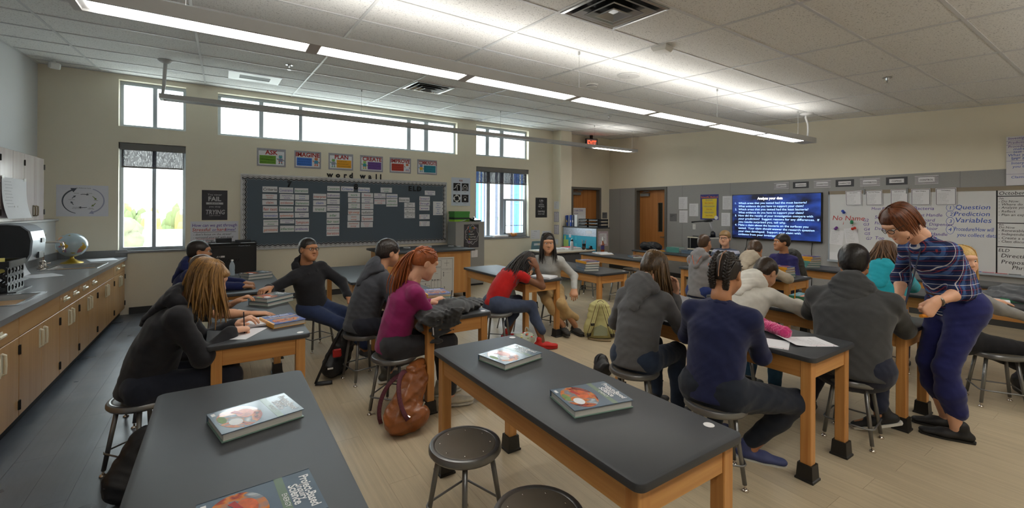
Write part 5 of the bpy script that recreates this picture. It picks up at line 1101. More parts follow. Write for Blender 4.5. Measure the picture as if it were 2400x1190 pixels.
# ---- FAIL poster
fr = FW(-.277, 1.461, .001); w, h = .361, .507; m_ = MB(); fr.box(m_, 0, w, 0, h, 0, .0015); o = tag(m_.build('chalk_poster', mat('chalkboard_print', (62, 60, 66), .6, vary=.2, vscale=(9, 9, 9))), 'chalkboard poster "You never FAIL until you stop TRYING"', 'poster')
m_ = MB(); fr.text(m_, 'You never', w/2, .415, .035, maxw=.2, shear=.1); fr.text(m_, 'FAIL', w/2, .325, .072, w=.18, bold=.03); fr.text(m_, 'you stop', w/2, .215, .032, maxw=.18, shear=.1); fr.text(m_, 'TRYING', w/2+.01, .10, .075, w=.27, bold=.02, shear=.15); fr.text(m_, 'ALBERT EINSTEIN', w/2, .07, .014); fr.box(m_, .06, .3, .265, .30, .0015, .0022); m_.build('lettering', mat('chalk_grey', (190, 190, 192), .8), o)
m_ = MB(); fr.text(m_, 'UNTIL', w/2, .272, .021, w=.14, n=.003); m_.build('dark_lettering', M_blk, o)
# ---- handwritten poster
fr = FW(-.43, .86, .001); w, h = .675, .58; m_ = MB(); fr.box(m_, 0, w, 0, h, 0, .0015); o = tag(m_.build('chart_paper_poster', mat('chart_paper', (226, 226, 234), .7)), 'handwritten chart "How can we get through stressful or hard times?"', 'poster')
m_ = MB(); fr.text(m_, 'How can we get through', w/2, .49, .052, w=.63, shear=.15, bold=.006); fr.text(m_, 'or', .33, .415, .045, shear=.15, bold=.006); fr.text(m_, 'times?', .56, .415, .05, maxw=.15, shear=.15, bold=.006); m_.build('purple_lettering', ink('p'), o)
m_ = MB(); fr.text(m_, 'Stressful', .15, .415, .055, w=.25, shear=.15, bold=.006); fr.text(m_, 'hard', .43, .415, .055, w=.13, shear=.15, bold=.006); fr.stroke(m_, [(.08, .285), (.36, .285)], .005, .0015, .0025); fr.stroke(m_, [(.08, .235), (.26, .235)], .005, .0015, .0025); m_.build('red_lettering', ink('r'), o)
m_ = MB(); fr.stroke(m_, [(.04, .395), (.64, .40)], .005, .0015, .0025)
for tx, v in (("- don't focus on the stress?", .345), ('- surround yourself with good', .295), ('  positive things', .245), ('- do things you enjoy', .195), ('- talk with someone', .145), ('- breathe', .095)): fr.text(m_, tx, .04, v, .034, align='L', maxw=.56, shear=.12)
m_.build('black_lettering', ink('k'), o)
# ---- RISE poster
fr = FW(4.318, 1.75, .001); w, h = .48, .64; m_ = MB(); fr.box(m_, 0, w, 0, h, 0, .0015); o = tag(m_.build('rise_poster', mat('pale_blue_paper', (212, 220, 234), .7)), 'white RISE poster with four black pictograms between board and window', 'poster')
m_ = MB(); fr.text(m_, 'RISE', w/2, .555, .035, bold=.03); m_.build('lettering', mat('maroon_ink', (130, 40, 40), .7), o)
m_ = MB(); sq = [(.05, .34), (.26, .34), (.05, .08), (.26, .08)]
for a, b in sq: fr.box(m_, a, a+.175, b, b+.175, .0015, .0025)
for (a, b), tx in zip(sq, ('Reflect', 'Inquire', 'Sustain', 'Empower')): fr.text(m_, tx, a+.088, b-.028, .014)
m_.build('black_square', M_blk, o)
m_ = MB(); fr.stroke(m_, [(.06, .39), (.11, .41), (.12, .46), (.17, .49), (.22, .47)], .014, .0025, .0035); fr.stroke(m_, [(.15, .35), (.15, .45)], .01, .0025, .0035); arc(m_, fr, .345, .36, .065, .12, 0, 180, .012, .012, 12, .0025, .0035, False); arc(m_, fr, .345, .38, .03, .05, 0, 360, .01, .01, 12, .0025, .0035, False)
for k in range(4): arc(m_, fr, .137, .167, .066, .066, 80+90*k, 10+90*k, .018, .018, 6, .0025, .0035)
fr.disc(m_, .348, .145, .022, .028, .0025, .0035); [fr.stroke(m_, [(.348+.045*math.cos(q), .16+.05*math.sin(q)), (.348+.062*math.cos(q), .16+.07*math.sin(q))], .006, .0025, .0035) for q in (.6, 1.1, 1.57, 2.04, 2.5)]
m_.build('white_print', M_card, o)
# ---- Life poster, papers
fr = FW(6.678, 1.471, .001); w, h = .371, .51; m_ = MB(); fr.box(m_, 0, w, 0, h, 0, .0015); o = tag(m_.build('life_poster', mat('black_print', (38, 38, 40), .6)), 'black poster "Life is about making mistakes & learning from them"', 'poster')
m_ = MB()
for tx, v, hh, ww in (('Life', .41, .055, .12), ('is about', .365, .022, .09), ('MAKING', .315, .028, .16), ('MISTAKES', .265, .034, .19), ('&', .225, .024, .03), ('Learning', .14, .055, .22), ('FROM THEM', .075, .03, .2)): fr.text(m_, tx, w/2, v, hh, w=ww, shear=.2 if tx in ('Life', 'Learning') else 0)
m_.build('lettering', M_card, o)
def notice(name, lab, fr, w, h, lines, title=None, grid=False, col=None, border=None):
    m_ = MB(); fr.box(m_, 0, w, 0, h, 0, .0015); o = tag(m_.build(name, col or M_card), lab, 'notice')
    m_ = MB(); top = h*.92
    if title: fr.text(m_, title, w/2, h*.84, h*.05, maxw=w*.85, bold=.02); top = h*.78
    if grid:
        for i in range(6): fr.stroke(m_, [(w*.1+i*w*.16, h*.08), (w*.1+i*w*.16, top)], .003, .0015, .0025)
        for i in range(6): fr.stroke(m_, [(w*.1, h*.08+i*(top-h*.08)/5), (w*.9, h*.08+i*(top-h*.08)/5)], .003, .0015, .0025)
    else:
        for j in range(lines): fr.text(m_, ['the data we observed in class', 'claim evidence and reasoning', 'record your results here', 'how many colonies grew', 'label each sample dish'][j % 5], w*.1, top-(j+1)*(top-h*.06)/(lines+.5), h*.028, align='L', maxw=w*(.6+.2*((j*7) % 3)/2))
    if border: fr.stroke(m_, [(w*.04, h*.04), (w*.96, h*.04), (w*.96, h*.96), (w*.04, h*.96), (w*.04, h*.04)], .006, .0015, .0025)
    m_.build('lettering', mat('notice_ink', (70, 70, 80), .7), o); return o
notice('wall_notice', 'bell schedule sheet below the black Life poster', FW(6.537, .923), .283, .229, 3, 'Bell Schedule')
notice('wall_notice', 'grid calendar sheet behind the teal chair', FW(6.902, .90), .284, .22, 0, None, True)
notice('wall_notice', 'low sheet with small pictures left of the teal chair', FW(6.592, .69), .16, .175, 4)
CF = lambda y, z: Fr((7.2395, y, z), (0, -1, 0), (0, 0, 1))
for i, (y, z, w, h) in enumerate(((8.965, 1.69, .2, .2), (8.962, 1.355, .2, .267), (8.96, 1.037, .2, .246), (8.985, .775, .2, .139))): notice('column_notice', ('top', 'second', 'third', 'lowest')[i]+' sheet taped to the side of the cream column', CF(y, z), w, h, 7, 'Roster' if i else 'Class', border=i in (1, 2), col=mat('lilac_sheet', (214, 210, 222), .7) if i in (1, 2) else None)
fr = Fr((4.374, 8.4985, .837), (1, 0, 0), (0, 0, 1)); w, h = .361, .503; m_ = MB(); fr.box(m_, 0, w, 0, h, 0, .0015); o = tag(m_.build('think_poster', mat('chalkboard_print', (62, 60, 66), .6)), 'chalkboard THINK poster on the tall grey cabinet', 'poster')
m_ = MB(); P = []
for i in range(64):
    a = 2*PI*i/64; r = 1+.07*math.cos(9*a); P.append((.19+.155*r*math.cos(a), .28+.2*r*math.sin(a)))
fr.stroke(m_, P+[P[0]], .006, .0015, .0025)
for j, tx in enumerate(('rue?', 'elpful?', 'nspiring?', 'ecessary?', 'ind?')): fr.text(m_, 'Is it', .05, .335-.055*j, .016, align='L'); fr.text(m_, tx, .145, .33-.055*j, .03, align='L', maxw=.16)
fr.text(m_, 'before you speak', .19, .375, .014); m_.build('lettering', M_card, o)
for j, (ch, c) in enumerate((('T', (226, 90, 60)), ('H', (90, 170, 210)), ('I', (150, 200, 70)), ('N', (240, 160, 50)), ('K', (170, 130, 200)))):
    m_ = MB(); fr.text(m_, ch, .105+.043*j, .405, .04, n=.003, bold=.03); fr.text(m_, ch, .13, .33-.055*j, .034, n=.003, bold=.03); m_.build('coloured_lettering', mat('think_%d' % j, c, .6), o)
notice('cabinet_notice', 'white form taped low on the tall grey cabinet', Fr((4.559, 8.4985, .62), (1, 0, 0), (0, 0, 1)), .155, .155, 6, 'Sign out')
fr = Fr((8.147, 9.28, 1.30), (1, 0, 0), (0, 0, 1)); m_ = MB(); fr.box(m_, 0, .5, 0, .43, 0, .0015); o = tag(m_.build('door_sheet', M_card), 'handwritten Cougar Rules sheet hung on the recessed wooden door', 'paper'); m_ = MB(); fr.text(m_, 'Cougar Rules', .05, .35, .045, align='L', shear=.15); fr.stroke(m_, [(.04, .335), (.4, .335)], .005, .0015, .0025)
for j, tx in enumerate(('be kind', 'no extra comments', 'use caution')): fr.text(m_, tx, .06, .26-.07*j, .035, align='L', shear=.15)
m_.build('lettering', ink('p'), o)
def plaque(lab, fr, w, h):
    m_ = MB(); fr.box(m_, 0, w, 0, h, 0, .008); o = tag(m_.build('room_plaque', mat('plaque_grey', (110, 110, 112), .5)), lab, 'sign'); m_ = MB(); fr.text(m_, 'SCIENCE', .02, h*.72, .022, align='L', n=.0085); fr.text(m_, 'PREP', .02, h*.55, .022, align='L', n=.0085); m_.build('lettering', M_blk, o)
plaque('small grey room plaque right of the recessed door', FW(9.193, 1.43, -.15+.001), .187, .175); plaque('small grey room plaque beside the window door', FR(7.075, 1.398), .191, .191)
m_ = MB(); fr = Fr((XR+.1145, 7.29, 1.593), (0, -1, 0), (0, 0, 1)); fr.box(m_, 0, .055, 0, .261, 0, .0015); o = tag(m_.build('door_tag', mat('red_tag', (190, 40, 36), .6)), 'red vertical tag on the wooden door with the narrow window', 'sign'); m_ = MB(); fr.text(m_, 'ADDITIVE', .04, .13, .03, w=.22, rot=PI/2, n=.003); m_.build('lettering', M_card, o)
# ---- whiteboard wall
for i, (y, z, w, h) in enumerate(((6.818, 1.7, .241, .3), (6.802, 1.37, .232, .301), (6.525, 1.532, .241, .304), (5.676, 1.694, .236, .302), (5.702, 1.322, .206, .297))): notice('student_sheet', ('upper pencil-written sheet next to the window door', 'lower pencil-written sheet next to the window door', 'pencil-written sheet just left of the yellow poster', 'upper pencil-written sheet between yellow poster and screen', 'lower pencil-written sheet between yellow poster and screen')[i], FR(y, z), w, h, 10)
fr = FR(6.229, 1.457); w, h = .458, .587; m_ = MB(); fr.box(m_, 0, w, 0, h, 0, .0015); o = tag(m_.build('method_poster', mat('poster_indigo', (62, 66, 140), .6, vary=.12, vscale=(12, 12, 12))), 'purple poster of the Scientific Method with a yellow panel', 'poster')
m_ = MB(); P = [(.05, .03), (.41, .03), (.405, .25), (.415, .49), (.045, .485), (.055, .25)]; fr.poly(m_, P, .0015, .0028); m_.build('yellow_panel', mat('poster_yellow', (238, 212, 50), .6), o)
m_ = MB(); fr.text(m_, 'the', w/2, .555, .016, n=.003); fr.text(m_, 'Scientific Method', w/2, .505, .042, w=.42, n=.003, bold=.02); m_.build('lettering', mat('poster_orange_ink', (226, 120, 70), .6), o)
m_ = MB(); m2 = MB()
for j, tx in enumerate(('Ask a Question', 'Make a Hypothesis', 'Conduct an Experiment', 'Collect Data', 'Analyze Information', 'Report Results')): fr.text(m_ if j % 2 == 0 else m2, tx, w/2-.005, .45-.072*j, .02, maxw=.3, n=.0034, bold=.02); fr.text(m_, 'use what you know to find out more', w/2-.005, .425-.072*j, .010, maxw=.28, n=.0034)
m_.build('small_lettering', mat('poster_blue_ink', (50, 80, 150), .6), o); m2.build('red_lettering', mat('poster_red_ink', (190, 60, 50), .6), o)
m_ = MB(); fr.disc(m_, .4, .05, .045, .045, .003, .004); m_.build('beaker_print', M_card, o)
t = thing('light_switch', 'white wall switch plate beside the screen cart', 'switch', (XR, 6.39, 1.28)); fr = FR(6.428, 1.216); m_ = MB(); fr.box(m_, 0, .079, 0, .127, 0, .006); m_.build('plate', M_plast, t); m_ = MB(); fr.box(m_, .03, .05, .045, .085, .006, .012); m_.build('toggle', M_plast, t)
fr = Fr((-2.0195, 8.52, 1.19), (0, 1, 0), (0, 0, 1)); t = thing('wall_outlet', 'white outlet plate on the wall beside the towel dispenser', 'outlet', (-2.02, 8.56, 1.25)); m_ = MB(); fr.box(m_, 0, .079, 0, .127, 0, .005); m_.build('plate', M_plast, t); m_ = MB(); fr.box(m_, .025, .054, .02, .05, .005, .007); fr.box(m_, .025, .054, .075, .105, .005, .007); m_.build('socket', M_sill, t)
# screen
t = thing('wall_screen', 'large black wall-mounted screen showing "Analyze your data"', 'screen', (XR, 4.55, 1.07)); fr = FR(5.414, 1.062, .07); w, h = 1.735, .955
m_ = MB(); fr.box(m_, 0, w, 0, h, -.05, 0); m_.build('casing', mat('screen_black', (16, 16, 18), .35), t)
def screen_mat():
    m = bpy.data.materials.new('screen_glow'); m.use_nodes = True; N = m.node_tree.nodes; L = m.node_tree.links; b = N.get('Principled BSDF'); b.inputs['Base Color'].default_value = (.003, .003, .006, 1); b.inputs['Roughness'].default_value = .25
    g = N.new('ShaderNodeNewGeometry'); mp = N.new('ShaderNodeMapping'); mp.inputs['Scale'].default_value = (1, 1.6, 3.2); L.new(g.outputs['Position'], mp.inputs[0])
    n = N.new('ShaderNodeTexNoise'); n.inputs['Scale'].default_value = 1.5; n.inputs['Detail'].default_value = 4; L.new(mp.outputs[0], n.inputs['Vector'])
    rp = N.new('ShaderNodeValToRGB'); e = rp.color_ramp.elements; e[0].position = .35; e[0].color = (.002, .002, .006, 1); e[1].position = .75; e[1].color = (.01, .03, .16, 1); L.new(n.outputs[0], rp.inputs[0]); L.new(rp.outputs[0], b.inputs['Emission Color']); b.inputs['Emission Strength'].default_value = SCR; return m
m_ = MB(); fr.box(m_, .012, w-.012, .03, h-.012, 0, .001); m_.build('display', screen_mat(), t)
m_ = MB(); fr.text(m_, 'Analyze your data', w*.46, h-.115, .05, maxw=.5, n=.002, bold=.02); m_.build('lettering', emis('screen_white', (.95, .95, 1), SCR*1.1), t)
m_ = MB(); L_ = ['1.|Which areas that you tested had the most bacteria?', '|What evidence do you have to support your claim?', '2.|Which areas that you tested had the least bacteria?', '|What evidence do you have to support your claim?', '3.|How did the results of your investigation compare with', '|your prediction?  Suggest reasons for any differences.  If', '|you results surprised you, tell why.', '4.|Make a claim about the bacteria on the surfaces you', '|tested.  Your claim should answer the research question', '|your class developed.  Support your claim with', '|evidence from your investigation.']
for j, s in enumerate(L_):
    a, b = s.split('|'); v = h-.205-.067*j
    if a: fr.text(m_, a, .07, v, .04, align='L', n=.002)
    fr.text(m_, b, .145, v, .04, align='L', n=.002, w=len(b)*.0268)
m_.build('body_lettering', emis('screen_blue', (.35, .55, 1), SCR*.95), t)
for y, z0 in ((5.1, .55), (3.85, .12)):
    m_ = MB(); m_.tube([(XR-.02, y, 1.07), (XR-.02, y+.02, .9), (XR-.02, y+.12*(y > 5), .6), (XR-.02, y+.02, z0)], .006, 6); o = tag(m_.build('screen_cable', M_crate, smooth=True), 'black cord hanging %s of the wall screen' % ('from the left end' if y > 5 else 'from the right end'), 'cord')
m_ = MB(); m_.box(XR-.015, XR, 3.35, 3.62, .52, .55); tag(m_.build('power_strip', M_plast), 'white power strip on the wall below the screen', 'power strip')
# whiteboard
wy0, wy1, wz0, wz1 = 3.588, -.9, .735, 2.035
t = thing('whiteboard', 'long whiteboard with marker notes and a pale tack rail', 'whiteboard', (XR, 1.3, wz0)); fr = FR(wy0, wz0, .001); w, h = wy0-wy1, wz1-wz0
m_ = MB(); fr.box(m_, .015, w, .015, h-.06, 0, .012); m_.build('writing_surface', mat('whiteboard_enamel', (222, 223, 224), .18, spec=.5, coat=.3), t)
m_ = MB(); fr.box(m_, 0, .018, 0, h, 0, .02); m_.build('side_rail', M_frame, t); m_ = MB(); fr.box(m_, 0, w, h-.06, h, 0, .02); fr.box(m_, 0, w, h-.008, h, .02, .024); m_.build('tack_rail', mat('tan_cork_rail', (150, 138, 120), .6), t)
m_ = MB(); fr.box(m_, 0, w, 0, .02, 0, .07); fr.box(m_, 0, w, .02, .035, .06, .07); m_.build('marker_tray', M_frame, t)
for u in (.55, 1.13): m_ = MB(); fr.box(m_, u-.012, u+.012, h-.075, h+.02, .02, .035); m_.build('rail_clip', M_closer, t)
def wtext(key, rows):
    m_ = MB()
    for tx, y, z, hh, sh in rows: fr.text(m_, tx, wy0-y, z-wz0, hh, align='L', n=.0135, shear=.15, maxw=.42 if key in 'bp' else .62)
    return m_.build('lettering', ink(key), t)
wtext('p', [('Most Bacteria', 2.937, 1.69, .045, 0), ('Least Bacteria', 2.551, 1.69, .055, 0), ('Cabinet Handle', 2.454, 1.585, .05, 0), ('G2', 3.059, 1.485, .05, 0), ('G3', 3.051, 1.412, .05, 0), ('G4', 3.043, 1.325, .05, 0), ('G5', 3.035, 1.25, .05, 0), ('G7', 3.012, 1.165, .05, 0), ('Keyboard', 2.40, 1.504, .05, 0), ('P.T Dispenser', 2.299, 1.44, .048, 0), ('Door', 2.246, 1.37, .05, 0), ('Sink Handle', 2.30, 1.285, .048, 0), ('Soap D.', 2.891, 1.54, .055, 0), ('Floor', 2.891, 1.44, .05, 0), ('Desk', 2.89, 1.345, .05, 0), ('Top', 2.882, 1.18, .055, 0)])
wtext('b', [('1', 1.95, 1.70, .05, 0), ('2', 1.95, 1.60, .05, 0), ('3', 1.955, 1.49, .05, 0), ('4', 1.965, 1.36, .055, 0), ('Question', 1.885, 1.70, .07, 0), ('Prediction', 1.90, 1.60, .065, 0), ('Variables', 1.885, 1.50, .075, 0), ('Procedure/How will', 1.90, 1.37, .06, 0), ('you collect data', 1.87, 1.285, .055, 0)])
m_ = MB()
for z, r in ((1.725, .055), (1.625, .05), (1.515, .06), (1.385, .07)): arc(m_, fr, wy0-1.945, z-wz0, .045, r, 0, 360, .004, .004, 22, .012, .0135, False)
m_.build('circled_number_print', ink('b'), t)
wtext('r', [('No Name', 3.52, 1.50, .085, 0), ('i', 3.36, 1.42, .06, 0), ('!', 3.22, 1.40, .08, 0)])
wtext('k', [('October 2', 1.43, 1.91, .05, 0), ('7th', 1.43, 1.845, .025, 0), ('- Do Now:', 1.435, 1.80, .032, 0), ('- Where do bacteria grow', 1.435, 1.755, .034, 0), ('- Analyze your data', 1.435, 1.71, .034, 0), ('- Reflect', 1.435, 1.655, .034, 0), ('- Plan an experiment', 1.435, 1.605, .034, 0), ('8th', 1.43, 1.465, .025, 0), ('Do Now', 1.43, 1.425, .03, 0), ('- Renewable Energy', 1.435, 1.377, .036, 0), ('- Independent Reading', 1.435, 1.325, .036, 0), ('- Create a slides project', 1.435, 1.27, .036, 0), ('- Class discussion', 1.435, 1.22, .034, 0), ('ELD', 1.433, 1.085, .045, 0), ('Directions', 1.407, 1.005, .055, 0), ('Prepositional', 1.406, .915, .055, 0), ('Phrases', 1.30, .84, .055, 0)])
m_ = MB(); u = wy0-1.452; fr.box(m_, u-.008, u+.008, .018, h-.06, .012, .0135)
for z in (1.89, 1.502, 1.156): fr.box(m_, u, w, z-wz0-.006, z-wz0+.006, .012, .0135)
m_.build('black_tape', M_blk, t)
CN = ['COMPETENCE', 'CONFIDENCE', 'CONNECTION', 'CHARACTER', 'CONTRIBUTION', 'COPING', 'CONTROL']
for i, (y, z, w_, h_) in enumerate(((4.568, 2.112, .283, .125), (4.208, 2.112, .283, .127), (3.84, 2.112, .283, .128), (3.481, 2.111, .283, .129), (3.11, 2.109, .286, .131), (2.743, 2.112, .284, .131), (2.369, 2.110, .286, .133))):
    f2 = FR(y, z); m_ = MB(); f2.box(m_, 0, w_, 0, h_, 0, .0015); o = tag(m_.build('value_card', M_card if i % 2 == 0 else mat('card_dark_grey', (74, 76, 80), .6)), 'value card %s with %s border on the grey wall' % (CN[i], 'chevron' if i % 2 == 0 else 'plain dark'), 'card', 'value cards above the whiteboard')
    if i % 2 == 0:
        m_ = MB()
        for r in range(7):
            for k in range(14):
                a = k*w_/14; v = .004+r*(h_-.02)/6.5; s = w_/28
                if .16*w_ < a < .78*w_ and .2*h_ < v < .72*h_: continue
                f2.poly(m_, [(a, v), (a+s, v+.010), (a+s, v+.018), (a, v+.008)], .0015, .0022); f2.poly(m_, [(a+s, v+.010), (a+2*s, v), (a+2*s, v+.008), (a+s, v+.018)], .0015, .0022)
        m_.build('chevron_print', M_blk, o)
    m_ = MB(); f2.box(m_, .045, w_-.045, .032, h_-.03, .0015, .003); m_.build('name_field', M_card, o); m_ = MB(); f2.text(m_, CN[i], w_/2, h_/2-.014, .024, maxw=w_-.1, n=.0034, bold=.02); m_.build('lettering', M_blk, o)
HT = ['Ask a Question', 'Share Your Thinking', 'Build off an Idea', 'Agree / Disagree', 'Cite Evidence']
for i, (y, z, w_, h_, tl) in enumerate(((3.308, 1.765, .24, .262, .035), (3.011, 1.767, .232, .258, .02), (2.673, 1.768, .228, .262, .0), (2.406, 1.768, .234, .262, .0), (2.109, 1.763, .237, .268, .01))):
    f2 = Fr((XR-.028, y, z), (0, -math.cos(tl), math.sin(tl)), (0, math.sin(tl), math.cos(tl))); notice('sentence_starter', 'bordered handout "%s" clipped to the whiteboard rail' % HT[i], f2, w_, h_, 8, HT[i], border=True)
# giant push pins, pinned pages, pen pack, eraser, markers
for i, (y, z, c, nm) in enumerate(((3.333, 1.638, (40, 70, 170), 'blue'), (3.215, 1.455, (30, 130, 90), 'green'), (3.466, 1.339, (110, 50, 140), 'purple'), (3.205, 1.349, (200, 60, 40), 'red'), (3.241, 1.052, (225, 180, 40), 'yellow'))):
    m_ = MB(); m_.lathe([(.006, -.03), (.006, .0), (.026, .004), (.024, .012), (.014, .016), (.014, .05), (.024, .056), (.024, .066), (.015, .07)], 14); m_.xf(Matrix.Translation((XR-.045, y, z)) @ Matrix.Rotation(-PI/2+.5, 4, 'Y') @ Matrix.Rotation(.3*i, 4, 'X')); tag(m_.build('magnet_pin', mat('pin_'+nm, c, .3)), 'oversized %s push-pin magnet on the whiteboard' % nm, 'push pin', 'push-pin magnets')
for i, (y0, z0, y1, z1, tl) in enumerate(((3.575, 1.06, 3.365, 1.33, .1), (3.31, 1.08, 3.11, 1.35, -.12), (3.34, .84, 3.12, 1.04, .05))):
    f2 = Fr((XR-.016-.003*i, y0, z0), (0, -math.cos(tl), -math.sin(tl)), (0, -math.sin(tl), math.cos(tl))); notice('pinned_page', ('notebook page under the purple pin', 'notebook page under the red pin', 'lined page under the yellow pin')[i]+' on the whiteboard', f2, y0-y1, z1-z0, 8, col=mat('page_lilac', (214, 214, 228), .7) if i == 2 else None)
f2 = FR(3.559, .769, .03); t2 = thing('marker_pack', 'white marker pack with a rainbow edge in the whiteboard corner', 'marker pack', (XR-.04, 3.44, .77)); m_ = MB(); f2.box(m_, 0, .235, 0, .135, -.012, .01); m_.build('pack', M_card, t2)
for k, c in enumerate(((226, 120, 50), (60, 140, 80), (60, 80, 170), (120, 50, 140))): m_ = MB(); f2.box(m_, .185+.012*k, .197+.012*k, .002, .133, .01, .012); m_.build('colour_stripe', mat('pack_%d' % k, c, .5), t2)
t2 = thing('board_eraser', 'black felt eraser stuck to the whiteboard right of the teacher', 'eraser', (XR-.03, 1.74, 1.07)); f2 = Fr((XR-.014, 1.772, 1.008), (0, -1, .03), (0, .03, 1)); m_ = MB(); f2.box(m_, 0, .07, 0, .125, 0, .02); m_.build('felt', mat('felt_dark', (50, 50, 52), .9), t2); m_ = MB(); f2.box(m_, .004, .066, .004, .121, .02, .04); m_.build('grip', M_crate, t2)
for k, (c, nm) in enumerate((((40, 60, 190), 'blue'), ((200, 60, 90), 'pink'), ((196, 50, 50), 'red'), ((40, 40, 44), 'black'))): m_ = MB(); y = 1.72-.13*k; m_.tube([(XR-.045, y, wz0+.033), (XR-.045, y-.115, wz0+.033)], .008, 8); m_.tube([(XR-.045, y-.115, wz0+.033), (XR-.045, y-.12, wz0+.033)], .0085, 8); tag(m_.build('marker_pen', mat('pen_'+nm, c, .4)), '%s marker lying in the whiteboard tray' % nm, 'marker', 'markers in the tray')
# chart paper at right edge
f2 = FR(1.36, 2.043, .03); m_ = MB(); w_, h_ = .78, .70; f2.box(m_, 0, w_, 0, h_, 0, .0015); o = tag(m_.build('procedure_chart', mat('chart_paper', (226, 226, 234), .7)), 'handwritten investigation chart hanging high at the right picture edge', 'chart')
m_ = MB()
for tx, v, hh in (('Investigation Question', .655, .035), ('Prediction', .595, .032), ('Procedures', .54, .032)): f2.text(m_, tx, .02, v, hh, align='L', shear=.12)
for v in (.635, .58, .475, .35, .16): f2.stroke(m_, [(0, v), (w_, v)], .003, .0015, .0025)
m_.build('purple_lettering', ink('p'), o); m_ = MB()
for tx, u, v in (('makes it a fair', .07, .50), ('test', .07, .485-.025), ('What you do and', .02, .415), ('how good your data', .05, .375), ('are', .05, .335+.025), ('Interpret what', .05, .30), ('you think', .06, .25), ('Claim: ', .05, .10)): f2.text(m_, tx, u, v, .036, align='L', shear=.12)
m_.build('blue_lettering', ink('b'), o)
# ================================================================ PEOPLE: implicit-surface modeller
def surfnet(D, o, h):
    """surface nets: grid of signed distances -> vertices and quads"""
    s = D < 0
    nx, ny, nz = D.shape
    c = np.zeros((nx-1, ny-1, nz-1), np.int8)
    for a in (0, 1):
        for b in (0, 1):
            for d in (0, 1): c += s[a:nx-1+a, b:ny-1+b, d:nz-1+d]
    act = (c > 0) & (c < 8)
    I = np.argwhere(act)
    if len(I) == 0: return np.zeros((0, 3)), []
    idx = -np.ones(act.shape, np.int32); idx[act] = np.arange(len(I))
    acc = np.zeros((len(I), 3)); cnt = np.zeros(len(I))
    corners = [(a, b, d) for a in (0, 1) for b in (0, 1) for d in (0, 1)]
    val = {k: D[I[:, 0]+k[0], I[:, 1]+k[1], I[:, 2]+k[2]] for k in corners}
    for p in corners:
        for ax in range(3):
            if p[ax] == 0:
                q = list(p); q[ax] = 1; q = tuple(q); va, vb = val[p], val[q]
                m = (va < 0) != (vb < 0); t = np.where(m, va/np.where(m, va-vb, 1), 0)
                pos = np.array(p, float)[None].repeat(len(I), 0); pos[:, ax] += t
                acc += np.where(m[:, None], pos, 0); cnt += m
    V = (I+acc/cnt[:, None])*h+np.array(o)
    F = []
    for ax in range(3):
        b, d = (ax+1) % 3, (ax+2) % 3
        lo = [slice(None)]*3; hi = [slice(None)]*3; lo[ax] = slice(0, -1); hi[ax] = slice(1, None)
        sa, sb = s[tuple(lo)], s[tuple(hi)]
        for flip, mm in ((False, sa & ~sb), (True, ~sa & sb)):
            E = np.argwhere(mm)
            E = E[(E[:, b] > 0) & (E[:, d] > 0) & (E[:, b] < D.shape[b]-1) & (E[:, d] < D.shape[d]-1)]
            if len(E) == 0: continue
            def cell(db, dd):
                q = E.copy(); q[:, b] -= db; q[:, d] -= dd; return idx[q[:, 0], q[:, 1], q[:, 2]]
            q = np.stack([cell(1, 1), cell(0, 1), cell(0, 0), cell(1, 0)], 1)
            if flip: q = q[:, ::-1]
            F.append(q)
    return V, np.concatenate(F)
